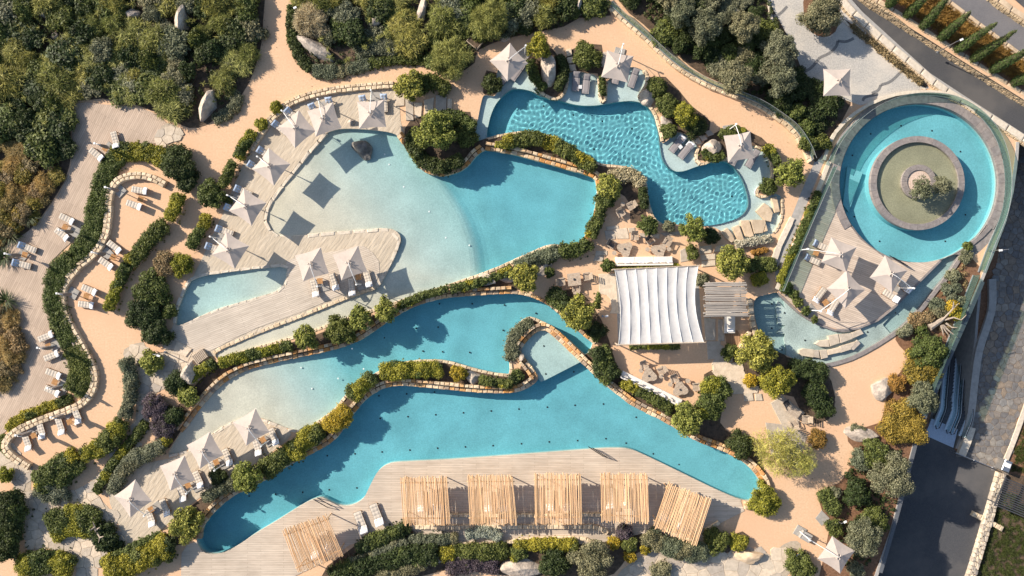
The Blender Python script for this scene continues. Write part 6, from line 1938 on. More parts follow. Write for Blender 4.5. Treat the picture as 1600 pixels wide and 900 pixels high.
# ------------------------------------------------------------------ pergolas
POLEM = {}
def pole_mesh(mat, k):
    key = (mat.name, k)
    if key not in POLEM:
        b = MB()
        v, f = [], []
        for i in range(6):
            oy, oz, rr = rng.uniform(-.3, .3), rng.uniform(-.25, .25), (1 - .2 * i / 5) * rng.uniform(.92, 1.08)
            v += [(i / 5 - .5, oy + rr * math.cos(q * math.pi / 3), oz + rr * math.sin(q * math.pi / 3)) for q in range(6)]
        for i in range(5):
            f += [[i * 6 + q, i * 6 + (q + 1) % 6, i * 6 + 6 + (q + 1) % 6, i * 6 + 6 + q] for q in range(6)]
        f += [[5, 4, 3, 2, 1, 0], [30, 31, 32, 33, 34, 35]]
        b.add(v, f)
        m = b.mesh('pole'); m.materials.append(mat); POLEM[key] = m
    return POLEM[key]
def pergola(c4, n, label, mat, h=2.35, along_x=False, rp=.057, towels=()):
    """c4: the roof's corners in the photo (top left, top right, bottom right, bottom left); poles run from the top edge to the bottom edge"""
    a, b, c, d = (V(*p, h) for p in c4)
    if along_x:
        a, b, c, d = d, a, b, c
    m = (a + b + c + d) / 4
    t = thing('pergola', label, 'pergola', (m.x, m.y, .05), 0, 'pole roofed pergolas')
    z = Vector((m.x, m.y, .05))
    for i in range(n):
        f = (i + .5) / n + rng.uniform(-.25, .25) / n
        p, q = a.lerp(b, f), d.lerp(c, f)
        ax = (q - p).normalized()
        p = p - ax * rng.uniform(-.12, .22); q = q + ax * rng.uniform(-.12, .22)
        mid = (p + q) / 2 - z + Vector((0, 0, rng.uniform(-.02, .03)))
        o = ob('pole', pole_mesh(mat, rng.randrange(8)), (), t)
        o.location = mid
        o.rotation_euler = (rng.uniform(0, 6.28) * 0, 0, math.atan2((q - p).y, (q - p).x) + rng.uniform(-.012, .012))
        r = rp * rng.uniform(.75, 1.2)
        o.scale = ((q - p).length, r, r)
    for f in (.12, .88):
        p, q = a.lerp(d, f), b.lerp(c, f)
        e = (q - p).normalized() * .1
        MB().tube([p - z - e - Vector((0, 0, .14)), q - z + e - Vector((0, 0, .14))], .07, 7).build('beam', mat, t)
        for s in (.06, .94):
            w_ = p.lerp(q, s) - z
            MB().tube([(w_.x, w_.y, -.05), (w_.x, w_.y, h - .2)], .065, 7).build('post', mat, t)
    return t
PG = [(((441,829),(510,804),(537,867),(466,896)),'slanting peeled pole pergola at the west end of the pool deck'),
      (((626,746),(699,746),(704,819),(630,819)),'leftmost of the four straight peeled pole pergolas on the pool deck'),
      (((730,744),(802,744),(808,819),(734,819)),'second from the left of the straight peeled pole pergolas'),
      (((835,741),(908,741),(910,818),(836,818)),'third from the left of the straight peeled pole pergolas'),
      (((939,741),(1012,741),(1015,817),(940,814)),'rightmost of the straight peeled pole pergolas'),
      (((1044,755),(1112,781),(1089,852),(1020,822)),'slanting peeled pole pergola at the east end of the pool deck')]
for c4, lb in PG:
    pergola(c4, 38, lb, POLE)
pergola(((1101,441),(1164,441),(1168,495),(1102,495)), 25, 'weathered grey pole pergola right of the white sail', POLE_G, 2.5, True, .075)
for px, py, d, lb in ((657,783,(1,14),'left lounger under the leftmost straight pergola'), (682,781,(1,14),'right lounger under the leftmost straight pergola'), (762,783,(1,14),'left lounger under the second straight pergola'), (785,783,(1,14),'right lounger under the second straight pergola'), (859,781,(1,14),'left lounger under the third straight pergola'), (885,781,(1,14),'right lounger under the third straight pergola'), (952,778,(1,14),'left lounger under the rightmost straight pergola'), (980,778,(1,14),'right lounger under the rightmost straight pergola'),
                      (488,856,(7,18),'left lounger under the west slanting pergola'), (508,845,(7,18),'right lounger under the west slanting pergola'), (1042,798,(-6,14),'left lounger under the east slanting pergola'), (1069,813,(-6,14),'right lounger under the east slanting pergola')):
    lounger(px, py, d, lb, z0=.05, sc_=1.15)
# day bed below the grey pergola
t = thing('day_bed', 'pale day bed poking out below the grey pole pergola', 'day bed', P(1140, 503, .4))
t.location.z = 0
MB().box((0, 0, .17), (1.25, 2.6, .3)).build('platform', TEAK_G, t)
MB().cbox((0, 0, .41), (1.2, 2.5, .18), .05).build('mattress', SOFA, t)
MB().cbox((.05, -.9, .55), (.7, .35, .12), .04).build('pillow', TOWEL, t)
o = fill('timber_landing', W([(1132,516),(1152,516),(1156,522),(1158,530),(1148,545),(1136,544)]), [], .02, boards('landing_boards', R(90), (.46, .28, .16), (.36, .21, .12), (.12, .07, .04)))

# ------------------------------------------------------------------ white sail
t = thing('shade_sail', 'big white canvas shade sail of seven billowing panels', 'shade sail', P(1030, 478, 0))
SZ = 2.9
sz = Vector(t.location)
def sailpt(u, v_):
    """u across the panels, v down"""
    l = V(960.5, 421, SZ).lerp(V(966.5, 539, SZ), v_) + Vector((.75 * math.sin(v_ * math.pi) * .55, 0, 0))
    r = V(1091, 415, SZ).lerp(V(1099.5, 535, SZ), v_) - Vector((.9 * math.sin(v_ * math.pi) * .35, 0, 0)) - Vector((.55 * math.sin(v_ * math.pi) , 0, 0)) * .6
    return l.lerp(r, u)
NP = 8
for k in range(NP):
    b = MB()
    v, f = [], []
    nu, nv = 7, 14
    for i in range(nv + 1):
        for j in range(nu + 1):
            w_ = j / nu
            p = sailpt((k + w_) / NP, i / nv) - sz
            p.z -= .10 * 4 * w_ * (1 - w_) * (.65 + .35 * math.sin(i / nv * math.pi)) + .03 * math.sin(i * 1.1 + k)
            v.append(p)
    for i in range(nv):
        for j in range(nu):
            q = i * (nu + 1) + j
            f.append([q, q + nu + 1, q + nu + 2, q + 1])
    b.add(v, f)
    b.build('panel', SAIL, t, sm=True)
for k in range(NP + 1):
    MB().tube([sailpt(k / NP, i / 10) - sz + Vector((0, 0, .02)) for i in range(11)], .025, 5).build('batten_rope', WHITE, t)
for e in (0, 1):
    MB().tube([sailpt(-.03, e) - sz, sailpt(1.02, e) - sz], .07, 7).build('beam', TEAK_G, t)
    for u in (.0, .5, 1.0):
        p = sailpt(u, e) - sz
        MB().tube([(p.x, p.y, 0), (p.x, p.y, SZ)], .08, 7).build('post', TEAK_G, t)
fill('sail_floor', W([(962,425),(1090,420),(1098,535),(966,538)]), [], .016, CONC)

# ------------------------------------------------------------------ lounge corner furniture
def lounge_chair(px, py, ang, label, seatmat=None):
    """low slatted chair; ang: picture direction the chair faces, degrees clockwise from right"""
    t = thing('lounge_chair', label, 'lounge chair', P(px, py, .4), -R(ang), 'wooden lounge chairs')
    t.location.z = 0
    fm = seatmat or TEAK_G
    for i in range(6):
        MB().box((-.28 + i * .115, 0, .36 + i * .012), (.10, .72, .025), 0, 1, 0, -.08).build('slat', fm, t)
    b = MB()
    for i in range(5):
        b.box((-.36 - i * .07, 0, .44 + i * .11), (.03, .72, .095), 0, 1, 0, -.5)
    b.build('backrest', fm, t)
    for s in (-1, 1):
        MB().box((-.05, s * .40, .58), (.72, .09, .035)).build('armrest', TEAK_G, t)
        for x in (.28, -.34):
            MB().box((x, s * .38, .28), (.06, .06, .57)).build('leg', TEAK_G, t)
def tri_table(px, py, ang, label, r=.98):
    t = thing('coffee_table', label, 'coffee table', P(px, py, .45), -R(ang), 'rounded triangular wooden tables')
    t.location.z = 0
    pts = []
    for i in range(36):
        q = 2 * math.pi * i / 36
        rr = r * (.80 + .16 * math.cos(3 * q))
        pts.append((rr * math.cos(q), rr * math.sin(q)))
    # planks: cut the outline into strips
    for k in range(6):
        y0, y1 = -r + k * r / 3 + .01, -r + (k + 1) * r / 3 - .01
        c = pts
        for (sgn, lim) in ((1, y0), (-1, y1)):
            out = []
            for i in range(len(c)):
                a, b_ = c[i - 1], c[i]
                da, db = sgn * (a[1] - lim), sgn * (b_[1] - lim)
                if (da > 0) != (db > 0):
                    f = da / (da - db); out.append((a[0] + (b_[0] - a[0]) * f, a[1] + (b_[1] - a[1]) * f))
                if db >= 0:
                    out.append(b_)
            c = out
            if len(c) < 3:
                break
        if len(c) >= 3:
            MB().prism(ccw(c), .40, .45, .008).build('plank', TEAK_G, t)
    for i in range(3):
        q = 2 * math.pi * i / 3
        MB().box((r * .6 * math.cos(q), r * .6 * math.sin(q), .2), (.09, .09, .40), q).build('leg', TEAK_G, t)
    MB().lathe([(0, .452), (.10, .452), (.12, .50), (.07, .56), (0, .56)], 10, (.05, .02, 0)).build('ornament', DARKM, t)
def stool(px, py, label):
    t = thing('stool', label, 'stool', P(px, py, .42), rng.uniform(0, 3), 'small round stools')
    t.location.z = 0
    MB().lathe([(0, .38), (.24, .38), (.26, .40), (.26, .43), (0, .43)], 14).build('seat', TEAK_G, t)
    for i in range(3):
        q = 2.1 * i
        MB().tube([(.17 * math.cos(q), .17 * math.sin(q), .38), (.22 * math.cos(q), .22 * math.sin(q), 0)], .025, 5).build('leg', TEAK_G, t)
k1 = lambda x, y: (930 + x / 8.889, 330 + y / 8.889)
k2 = lambda x, y: (960 + x / 8.889, 540 + y / 8.889)
tri_table(*k1(415,525), 200, 'left triangular plank table north of the long sofa')
tri_table(*k1(885,550), 200, 'right triangular plank table north of the long sofa')
lounge_chair(*k1(235,460), 30, 'dark lounge chair left of the left triangular table', DARKM)
lounge_chair(*k1(765,420), 50, 'dark lounge chair above the right triangular table', DARKM)
lounge_chair(*k1(995,435), 120, 'pale lounge chair right of the right triangular table')
lounge_chair(*k1(545,360), 90, 'pale square lounge chair behind the triangular tables')
stool(*k1(265,580), 'small stool left of the left triangular table'); stool(*k1(725,530), 'small stool left of the right triangular table'); stool(*k1(1025,525), 'small stool right of the right triangular table')
lounge_chair(970,334,60,'shaded lounge chair on the left of the nook beside the lagoon'); lounge_chair(985,322,150,'shaded lounge chair on the right of the nook beside the lagoon'); stool(973,319,'small stool in the shaded nook beside the lagoon')
tri_table(*k2(480,415), 140, 'left plank table north of the slanting sofa'); tri_table(*k2(915,605), 140, 'right plank table north of the slanting sofa')
lounge_chair(*k2(410,280), 70, 'dark backed lounge chair above the left plank table', TEAK_G); lounge_chair(*k2(645,350), 150, 'pale lounge chair right of the left plank table'); lounge_chair(*k2(830,470), 70, 'dark backed lounge chair above the right plank table'); lounge_chair(*k2(1130,570), 175, 'pale lounge chair right of the right plank table')
stool(*k2(650,425), 'stool between the two plank tables'); stool(*k2(775,540), 'stool left of the right plank table'); stool(*k2(1020,490), 'stool above the right plank table'); stool(*k2(370,345), 'stool left of the left plank table')
def sofa(p0, p1, depth, label, back_left, npil):
    a, c = V(*p0, .4), V(*p1, .4)
    m = (a + c) / 2; L = (c - a).length
    t = thing('sofa', label, 'sofa', (m.x, m.y, 0), math.atan2((c - a).y, (c - a).x), 'long white sofas')
    s = 1 if back_left else -1
    MB().box((0, 0, .16), (L, depth, .30)).build('plinth', SOFA, t)
    n = 3
    for i in range(n):
        MB().cbox((-L / 2 + L * (i + .5) / n, -s * .12, .40), (L / n - .02, depth - .26, .18), .04).build('seat_cushion', SOFA, t)
    MB().cbox((0, s * (depth / 2 - .11), .48), (L, .2, .5), .03).build('backrest', SOFA, t)
    for i in range(npil):
        x = -L / 2 + L * (i + .6) / npil
        MB().cbox((x, s * (depth / 2 - .34), .60), (.52, .16, .36), .05, rng.uniform(-.3, .3), s * .5).build('pillow', TOWEL if i % 2 else SOFA, t)
sofa(k1(285,700), k1(1075,690), 1.0, 'long straight white sofa north of the sail', False, 8)
sofa(k2(95,395), k2(925,800), .85, 'long slanting white sofa above the hedge of the long pool', False, 8)
# dining set
t = thing('dining_table', 'square wooden dining table in the corner by the flat boulder', 'table', P(897, 436.5, .72), R(7))
t.location.z = 0
for i in range(6):
    MB().box((0, -.58 + i * .232, .72), (1.45, .22, .04)).build('plank', TEAK_G, t)
for sx in (-1, 1):
    for sy in (-1, 1):
        MB().box((sx * .62, sy * .6, .34), (.08, .08, .70)).build('leg', TEAK_G, t)
MB().lathe([(0, .74), (.12, .74), (.14, .80), (.05, .86), (0, .86)], 10).build('ornament', DARKM, t)
for px, py, a, lb in ((878,440,-8,'wooden armchair left of the dining table'), (916,432,172,'wooden armchair right of the dining table'), (900,450,-95,'wooden armchair below the dining table')):
    lounge_chair(px, py, a, lb)
lounge_chair(1230,633,60,'shaded lounge chair in the small corner south of the trees', DARKM)
lounge_chair(1258,655,180,'pale lounge chair in the small corner south of the trees'); lounge_chair(1240,662,250,'wooden lounge chair at the bottom of the small corner')
t = thing('coffee_table', 'oblong wooden table in the small corner south of the trees', 'coffee table', P(1240, 643, .45), R(-35)); t.location.z = 0
for i in range(5):
    MB().box((0, -.4 + i * .2, .43), (1.6, .19, .04)).build('plank', TEAK_G, t)
for sx in (-1, 1):
    for sy in (-1, 1):
        MB().box((sx * .7, sy * .38, .2), (.07, .07, .42)).build('leg', TEAK_G, t)
slab([(1204,630),(1222,618),(1258,645),(1240,672),(1222,665)], .05, 'pale paved panel under the small seating corner', 0, FLAG, GL, 'paver')
slab([(1196,660),(1240,665),(1262,680),(1245,735),(1205,710)], .04, 'pale stone panel under the feathery trees', 0, FLAG, GL, 'paver')
# timber shelter at the boulder by the beach deck
t = thing('slatted_chest', 'small weathered slatted chest beside the big smooth boulder', 'chest', P(312, 557, .4), R(35)); t.location.z = 0
MB().box((0, 0, .2), (1.5, 1.0, .40)).build('body', TEAK_G, t)
for i in range(8):
    MB().box((-.66 + i * .19, 0, .43), (.13, 1.1, .05)).build('slat', TEAK_G, t)

# ------------------------------------------------------------------ circular pool
def ring(name, c, r_in, r_out, z0, z1, mat, a0=0.0, a1=2 * math.pi, n=40, parent=None, piece='coping_stone', gap=.01):
    """ring of separate stones; radii in photo pixels at height z1"""
    x, y, _ = P(*c, z1)
    k = (H - z1) / H / S
    ri, ro = r_in * k, r_out * k
    sub = 4
    for i in range(n):
        b = MB()
        q0 = a0 + (a1 - a0) * i / n; q1 = a0 + (a1 - a0) * (i + 1) / n
        g = gap / ((ri + ro) / 2)
        poly = []
        for j in range(sub + 1):
            q = q0 + g + (q1 - q0 - 2 * g) * j / sub
            poly.append((ri * math.cos(q), ri * math.sin(q)))
        for j in range(sub, -1, -1):
            q = q0 + g + (q1 - q0 - 2 * g) * j / sub
            poly.append((ro * math.cos(q), ro * math.sin(q)))
        n0 = len(poly)
        v = [(p[0] + (x if not parent else 0), p[1] + (y if not parent else 0), zz) for zz in (z0, z1) for p in poly]
        f = []
        for j in range(n0):
            f.append([j, (j + 1) % n0, n0 + (j + 1) % n0, n0 + j][::-1])
        for j in range(sub):
            f.append([n0 + j, n0 + j + 1, n0 + n0 - 2 - j, n0 + n0 - 1 - j][::-1] if False else [n0 + j, n0 + n0 - 1 - j, n0 + n0 - 2 - j, n0 + j + 1])
        b.add(v, f)
        b.build(piece, mat, parent)
    return x, y
def ringthing(name, label, cat, c, z):
    x, y, _ = P(*c, z)
    return thing(name, label, cat, (x, y, 0))
t = ringthing('pool_coping', 'broad grey stone coping round the north and east of the circular pool', 'pool coping', (1436, 286), .12)
ring('c', (1436, 286), 124.5, 137, -.3, .12, GREYSTONE, R(-32), R(212), 38, t)
MB().lathe([(124 / S, -.35), (124 / S, .06)], 96).build('pool_rim', GREYSTONE, t)
t = ringthing('fountain_ring', 'wide grey stone ring wall round the pond in the circular pool', 'pond wall', (1434, 286), .34)
ring('c', (1434, 286), 64, 73.5, -.14, .34, GREYSTONE, 0, 2 * math.pi, 36, t)
MB().lathe([(72.8 / S, -1.3), (72.8 / S, -.13), (64.5 / S, -.13)], 72).build('submerged_base', plain('submerged_tile', (.15, .40, .44), .7), t)
t = ringthing('planter_ring', 'small grey stone ring in the centre of the pond', 'planter', (1436, 284), .45)
ring('c', (1436, 284), 18.5, 27, -.5, .45, GREYSTONE, 0, 2 * math.pi, 18, t)
x, y, _ = P(1434, 286, .3)
disc = lambda r, n=64, cx=x, cy=y: [(cx + r * math.cos(2 * math.pi * i / n), cy + r * math.sin(2 * math.pi * i / n)) for i in range(n)]
fill('pond_floor', disc(64 / S), [], -.02, PF_POND)
fill('pond_water', disc(64.3 / S), [], .20, WATER_G)
x2, y2, _ = P(1436, 284, .4)
MB().lathe([(0, .36), (.6, .35), (1.3, .32)], 24, (x2, y2, 0)).build('gravel_bed', rough('pink_gravel', (.45, .33, .26), (.66, .52, .42), 6.0, bump=.6, bscale=18), None, 'structure')
tree(1441,296,19,2.4,'olive','small sparse olive tree in the centre of the round pond', z0=.4, gappy=True)
tree(1473,289,17,1.6,'olive','thin spreading olive crown reaching over the pond to the east', z0=.4, gappy=True)
# outer walls and moat walls
def strip_wall(label, px, zt, zb, wd, mat, name='moat_wall', length=1.6, piece='coping_stone'):
    w = W(smooth(px, 4, False), zt)
    cx, cy = w[0]
    t = thing(name, label, 'wall', (cx, cy, 0))
    ob('wall_body', wallface('wall_body', [(p[0] - cx, p[1] - cy) for p in offset(w, -wd / 2 + .03)], zb, zt - .06, None, wd - .06), [mat], t)
    for x, y, a, l in along(w, length, .1):
        MB().box((0, 0, 0), (l * .995, wd, .055)).build(piece, mat, t)
        o = t.children[-1] if False else col.objects[-1]
        o.location = (x - cx, y - cy, zt - .03); o.rotation_euler = (0, 0, a)
    return t
strip_wall('dark curved wall along the outer edge of the moat', [(1550,352),(1540,364),(1522,378),(1507,394),(1484,429),(1464,453),(1442,481),(1414,510),(1387,529),(1356,548),(1321,564),(1281,573),(1265,571)], .14, -.45, .42, GREYSTONE)
strip_wall('thin dark rim between the circular deck and the moat', [(1470,407),(1432,445),(1402,476),(1371,501),(1340,513.5),(1312,517.5),(1284,509),(1260,497),(1238,480),(1216,457)], .09, -.45, .22, GREYSTONE, 'deck_rim', 2.4)
strip_wall('straight stone wall carrying the glass at the west of the circular deck', [(1214,452),(1245,375),(1278,298),(1296,252)], .25, -.1, .45, COPE, 'glass_wall_base', 2.2)
strip_wall('white sunlit wall between the stepping stone pond and the hedge strip', [(1206,420),(1213,395),(1228,362),(1239,340)], .22, 0, .6, COPE, 'white_wall', 3.0)
DARKM2 = plain('edge_cap_metal', (.115, .12, .13), .5)
GREYM = plain('grey_metal', (.24, .245, .245), .45)
fill('pale_walkway', W([(1211,442),(1240,372),(1270,295),(1290,245),(1279,238),(1252,300),(1232,350),(1212,405)]), [], .014, CONC)
def glass_fence(label, px, h, z0, plen=1.5, rail=True, name='glass_balustrade', lean=0.0):
    w = W(smooth(px, 4, False), z0)
    cx, cy = w[0]
    t = thing(name, label, 'glass fence', (cx, cy, z0), 0, 'glass balustrades')
    pm = {}
    for x, y, a, l in along(w, plen, 0):
        k = round(l, 2)
        if k not in pm:
            m = MB().box((0, 0, 0), (1, .03, 1)).mesh('glass_panel'); m.materials.append(GLASS); pm[k] = m
        o = ob('glass_panel', pm[k], (), t)
        o.location = (x - cx, y - cy, h / 2 + .05); o.rotation_euler = (0, 0, a); o.scale = (l * .985, 1, h)
    if rail:
        MB().tube([(p[0] - cx, p[1] - cy, h + .07) for p in w], .022, 5).build('handrail', GREYM, t)
    b = MB()
    for i in range(len(w) - 1):
        a, c = w[i], w[i + 1]
        b.box(((a[0] + c[0]) / 2 - cx, (a[1] + c[1]) / 2 - cy, .05), (math.dist(a, c) + .02, .12, .1), math.atan2(c[1] - a[1], c[0] - a[0]))
    b.build('base_channel', GREYM, t)
    return t
glass_fence('glass balustrade west of the circular deck', [(1218,455),(1250,378),(1282,305),(1303,258)], 1.15, .06)
glass_fence('tall curved glass screen round the north and east of the circular pool', [(1294,252),(1308,224),(1331,196),(1364,170),(1402,154),(1440,149),(1483,154),(1521,174),(1548,203),(1564,240),(1570,285),(1566,325),(1556,355),(1543,385),(1528,425)], 1.05, .02)
strip_wall('pale curved wall outside the glass screen of the circular pool', [(1288,250),(1299,217),(1322,188),(1356,164),(1397,148),(1440,143),(1490,148),(1532,170)], .30, -.1, .36, COPE, 'outer_wall', 1.6)
glass_fence('glass balustrade on the edge wall above the escalators', [(1520,430),(1505,468),(1478,538),(1452,602),(1436,645)], 1.15, .02, rail=False)
glass_fence('glass balustrade on the pale wall by the northern sand path', [(954,8),(980,32),(1004,52),(1034,80),(1064,105),(1104,128),(1144,144),(1184,160),(1216,180),(1242,201),(1260,228),(1269,250)], 1.1, .42)
strip_wall('dark grey metal capped edge above the escalators and the lower road', [(1536,440),(1514,492),(1490,545),(1464,608),(1446,650),(1432,690),(1412,768),(1395,830),(1376,895)], .16, .02, .42, DARKM2, 'edge_cap', 2.0, 'cap_panel')
def grabrail(pts, label):
    t = thing('pool_handrail', label, 'handrail', P(*pts[0], 0), 0, 'pool handrails')
    z = Vector(t.location)
    for s in (0, .45):
        dx, dy = pts[2]
        MB().tube([V(*pts[0], 0) - z + Vector((s * dx, s * dy, 0)), V(*pts[0], .75) - z + Vector((s * dx, s * dy, 0)), (V(*pts[0], .85) * .5 + V(*pts[1], .85) * .5) - z + Vector((s * dx, s * dy, 0)), V(*pts[1], .7) - z + Vector((s * dx, s * dy, 0)), V(*pts[1], -.5) - z + Vector((s * dx, s * dy, 0))], .05, 6).build('rail', RUBBER, t)
grabrail(((949,715),(926,700),(-1,.3)), 'metal handrail at the long pool in front of the pergolas')
grabrail(((517,790),(496,778),(-.9,-.4)), 'metal handrail at the west bay of the long pool')
grabrail(((1418,415),(1396,402),(-.9,.4)), 'metal handrail at the south edge of the circular pool')

# ------------------------------------------------------------------ escalators
GLASS_C = glass('clear_side_glass', (.86, .91, .92), .95)
def escalator(px, py, label, L=18.0, wd=1.05):
    x, y, _ = P(px, py, LZ)
    d = Vector((.38, .925, 0)).normalized()
    t = thing('escalator', label, 'escalator', (x, y, LZ), math.atan2(d.y, d.x), 'escalators beside the garden wall')
    sm = MB().box((0, 0, -.1), (.40, wd, .2)).mesh('step'); sm.materials.append(STEP)
    def zz(s):
        return -max(0, s - 1.6) * .46 * min(1, max(0, (s - 1.6) / 1.2) * .5 + .5)
    n = int(L / .42)
    for i in range(n):
        o = ob('step', sm, (), t); o.location = (.2 + i * .42, 0, math.floor(zz(.2 + i * .42) / .2 + .5) * .2 + .01)
    pts = [s * .5 for s in range(-1, int(L / .5))]
    for sd in (-1, 1):
        yy = sd * (wd / 2 + .16)
        b = MB()
        for a, c in zip(pts, pts[1:]):
            v = [(a, yy - .22, zz(a) - .15), (c, yy - .22, zz(c) - .15), (c, yy + .22, zz(c) - .15), (a, yy + .22, zz(a) - .15), (a, yy - .22, zz(a) + .14), (c, yy - .22, zz(c) + .14), (c, yy + .22, zz(c) + .14), (a, yy + .22, zz(a) + .14)]
            b.add(v, [[4, 5, 6, 7], [0, 1, 5, 4], [2, 3, 7, 6]])
        b.build('skirt_panel', STEELB, t)
        MB().tube([(a, yy, zz(a) + .93) for a in pts], .07, 4).build('glass_cap', STEELC, t)
        g = MB()
        for a, c in zip(pts, pts[1:]):
            g.add([(a, yy - .015, zz(a) + .14), (c, yy - .015, zz(c) + .14), (c, yy - .015, zz(c) + .92), (a, yy - .015, zz(a) + .92), (a, yy + .015, zz(a) + .14), (c, yy + .015, zz(c) + .14), (c, yy + .015, zz(c) + .92), (a, yy + .015, zz(a) + .92)], [[0, 1, 2, 3], [7, 6, 5, 4], [3, 2, 6, 7]])
        g.build('glass_side', GLASS_C, t)
        MB().tube([(-.4, yy, .2), (-.75, yy, .5), (-.55, yy, .92)] + [(a, yy, zz(a) + .96) for a in pts], .05, 6).build('handrail', RUBBER, t)
escalator(1471, 663, 'left escalator beside the garden retaining wall')
escalator(1494, 672, 'right escalator beside the cobbled court')
o = slab([(1445,680),(1456,654),(1497,671),(1490,700)], LZ + .03, 'pale metal landing plate at the foot of the escalators', LZ - .1, plain('landing_plate', (.42, .48, .56), .5, .2), None, 'landing_plate', 'landing plate')
strip_wall('pale stone kerb between the escalators and the cobbled court', [(1551,436),(1551,480),(1542,512),(1530,550),(1523,600),(1518,645),(1508,690)], LZ + .35, LZ - .6, .85, CONC, 'court_kerb', 1.2)
strip_wall('sunlit paved ramp wall at the foot of the cobbled court', [(1503,712),(1512,690),(1519,668)], LZ + .5, LZ - .2, .9, COPE, 'ramp_wall', 1.5)
strip_wall('pale straight kerb on the far side of the cobbled court', [(1565,735),(1580,700),(1592,668),(1606,628)], LZ + .2, LZ - .2, .55, COPE, 'court_kerb', 1.3)
# gate at the foot of the court
t = thing('barrier_gate', 'grey metal barrier gate across the foot of the cobbled court', 'gate', P(1492, 707, LZ + 1), math.atan2(-(735 - 707), 1562 - 1492)); t.location.z = LZ
for z in (.5, .75, 1.0):
    MB().box((2.4, 0, z), (4.6, .06, .06)).build('rail', ALU, t)
for x in (.1, 2.4, 4.7):
    MB().box((x, 0, .55), (.09, .09, 1.1)).build('post', ALU, t)
t = thing('utility_cabinet', 'small metal cabinet beside the top of the sunlit pale wall', 'cabinet', P(1573, 728, LZ + 1.2), R(-22)); t.location.z = LZ
MB().cbox((0, 0, .65), (.9, 1.3, 1.3), .04).build('body', ALU, t); MB().box((.03, .1, 1.33), (.6, .5, .06)).build('lid', WHITE, t)
# slatted shed roof on the lower right
t = thing('slatted_roof', 'dark slatted roof in the lower right corner', 'shed roof', P(1588, 778, LZ + 2.2), R(-22)); t.location.z = 0
for i in range(14):
    MB().box((.6, 1.6 - i * .25, LZ + 2.2), (5.2, .13, .05)).build('slat', DARKM, t)
for sx in (-1.9, 3.1):
    MB().box((sx, 0, LZ + 2.08), (.12, 3.6, .12)).build('beam', DARKM, t)
    MB().box((sx, -1.4, LZ + 1), (.12, .12, 2.1)).build('post', DARKM, t)
stone_wall('short pale stone wall across the dark lower lawn', [(1556,820),(1580,832),(1606,846)], [(0, .6, LZ + .4, LZ - .1)], STONE_P, base=False)
scatter('lawn_grass', [(1548,850),(1600,850),(1610,905),(1530,905)], 1, (0, .1), GRASS, .1) if False else None
def lawn(name, poly, z, n):
    w = W(poly, z); xs = [p[0] for p in w]; ys = [p[1] for p in w]; pts = []
    while len(pts) < n:
        x, y = rng.uniform(min(xs), max(xs)), rng.uniform(min(ys), max(ys))
        if inside(x, y, w):
            pts.append((x, y, z + .02, rng.uniform(.15, .3), .3))
    ob(name, leafmesh(name, leaf_arrays(pts, 100, .14, 'blade')), [GRASS], None, 'stuff')
lawn('lawn_grass', [(1556,765),(1640,790),(1640,960),(1500,960),(1535,850)], LZ, 900)
lawn('lawn_grass', [(1578,735),(1640,740),(1640,600),(1612,620)], LZ, 300)

# ------------------------------------------------------------------ lamps, bins, dead wood
def lamp(px, py, h, label, arm, z0=0.0, name='street_lamp'):
    t = thing(name, label, 'lamp post', P(px, py, z0)); t.location.z = z0
    MB().tube([(0, 0, 0), (0, 0, h)], .06, 8, .04).build('post', ALU, t)
    MB().tube([(0, 0, 0), (0, 0, .12)], .14, 10).build('base', ALU, t)
    MB().tube([(0, 0, h - .05), (arm[0], arm[1], h + .05)], .035, 6).build('arm', ALU, t)
    MB().box((arm[0], arm[1], h + .05), (.34, .2, .09), math.atan2(arm[1], arm[0])).build('lamp_head', WHITE, t)
lamp(1464,82,3.4,'white street lamp on the wall below the cypresses',(.5,.2))
lamp(1546,392,3.0,'white lamp post at the edge wall below the circular pool',(-.9,-.1))
lamp(258,550,2.6,'white lamp with two heads at the west tip of the beach deck',(.6,-.15))
lamp(466,22,1.6,'small white path lamp by the pampas grass',(.15,.05))
lamp(1306,812,1.3,'small white lamp on the creeping green of the eastern sand',(.4,.2))
lamp(942,494,1.2,'small white lamp by the steps west of the sail',(.25,.05))
t = thing('litter_bin', 'small round dark bin beside the last parasol on the right', 'bin', P(1247, 868, .5)); t.location.z = 0
MB().lathe([(0, 0), (.24, 0), (.28, .7), (.24, .7), (.22, .5), (0, .5)], 14).build('body', TEAK, t); MB().lathe([(.22, .70), (.29, .70), (.29, .76), (.20, .76)], 14).build('rim', ALU, t)
def deadwood(px, py, specs, label, trunk=None):
    t = thing('dead_tree', label, 'dead tree', P(px, py, .3)); t.location.z = 0
    z = Vector(t.location)
    if trunk:
        b = MB(); b.tube([V(*p, .35) - z for p in trunk], .40, 8, .22); b.build('root_stump', DEADWOOD, t)
    for s in specs:
        MB().tube([V(a, b_, c) - z for a, b_, c in s], .115, 6, .03).build('branch', DEADWOOD, t)
deadwood(1468,505,[[(1472,500,.5),(1484,488,1.0),(1494,477,1.4),(1498,474,1.7)],[(1476,500,.5),(1490,496,.9),(1502,500,1.2),(1510,492,1.5)],[(1478,505,.5),(1488,512,.7),(1496,512,.9)],[(1474,508,.5),(1484,518,.6),(1492,524,.6),(1497,528,.7)],[(1472,508,.5),(1478,518,.5),(1484,526,.5)],[(1470,508,.4),(1473,518,.4),(1474,524,.4)],[(1489,482,1.1),(1490,476,1.5),(1490,471,1.7)]],
         'big bleached driftwood stump with branching arms by the edge wall', [(1452,512),(1462,506),(1474,498)])
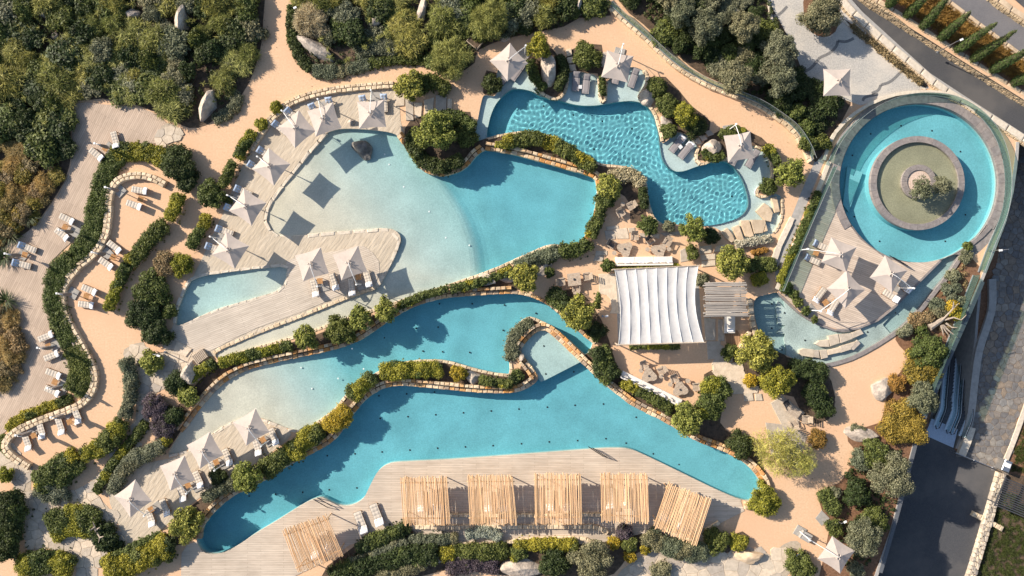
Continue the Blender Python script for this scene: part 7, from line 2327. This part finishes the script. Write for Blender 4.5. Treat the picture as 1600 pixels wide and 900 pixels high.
deadwood(150,828,[[(150,832,.8),(148,822,1.4),(145,815,1.9)],[(148,824,1.2),(142,828,1.6),(140,827,1.9)],[(152,832,.8),(156,840,1.3),(154,848,1.6)],[(156,840,1.2),(162,838,1.6)],[(150,828,1),(156,824,1.6)]], 'bare pale dead branches sticking out of the flagstone island')
# floor lights and jets: small dark and pale discs on the pool floors
DM = MB().lathe([(0, .02), (.085, .02), (.10, 0)], 10).mesh('floor_light'); DM.materials.append(RUBBER)
LM = MB().lathe([(0, .02), (.085, .02), (.10, 0)], 10).mesh('floor_light'); LM.materials.append(WHITE)
def dots(fl, pts, mesh, z):
    for px, py in pts:
        o = ob('floor_light', mesh, (), fl); o.location = P(px, py, 0)[:2] + (z,)
dots(flA, [(752,260),(793,267),(705,294),(746,301),(787,308),(739,349),(780,356),(775,389),(834,273),(876,280),(917,287),(828,314),(869,321),(911,328),(821,363),(862,370),(887,374)], DM, -1.25)
dots(flA, [(507,253),(480,285),(530,287),(538,291),(580,289),(630,291),(478,333),(528,332),(578,331),(629,330),(670,330),(654,371),(696,371),(733,383),(656,415),(698,413),(607,256),(600,240)], LM, -.42)
dots(flC, [(685,475),(737,475),(788,477),(648,514),(683,512),(598,529),(659,550),(690,551),(733,552),(786,517),(838,490),(609,565)], DM, -1.08)
dots(flC, [(469,575),(486,608),(445,625),(412,639),(460,658),(527,592),(567,577),(549,545),(428,591)], LM, -.35)
dots(flD, [(850,541),(853,585)], DM, -.36)
dots(flD, [(589,621),(633,618),(677,615),(721,613),(591,657),(635,654),(679,651),(723,648),(767,645),(811,642),(856,639),(900,636),(945,634),(997,655),(507,716),(551,713),(594,710),(638,707),(682,704),(726,702),(770,700),(815,697),(859,694),(904,692),(949,689),(981,696),(898,583),(1081,687),(1024,713),(1065,730),(1105,748),(1147,767),(1121,709),(1160,733),(468,774),(510,770),(554,767),(425,777),(383,780)], DM, -1.16)
dots(flE, [(943,186),(990,198),(897,176),(850,162),(930,230),(1148,305)], DM, -1.33)
dots(flF, [(1368,206),(1416,193),(1465,201),(1339,240),(1328,286),(1342,337),(1382,376),(1486,376),(1510,234),(1518,334)], DM, -1.03)
dots(flG, [(1207,475),(1227,489),(1207,513),(1223,547),(1259,532),(1401,489),(1357,519)], DM, -.2)
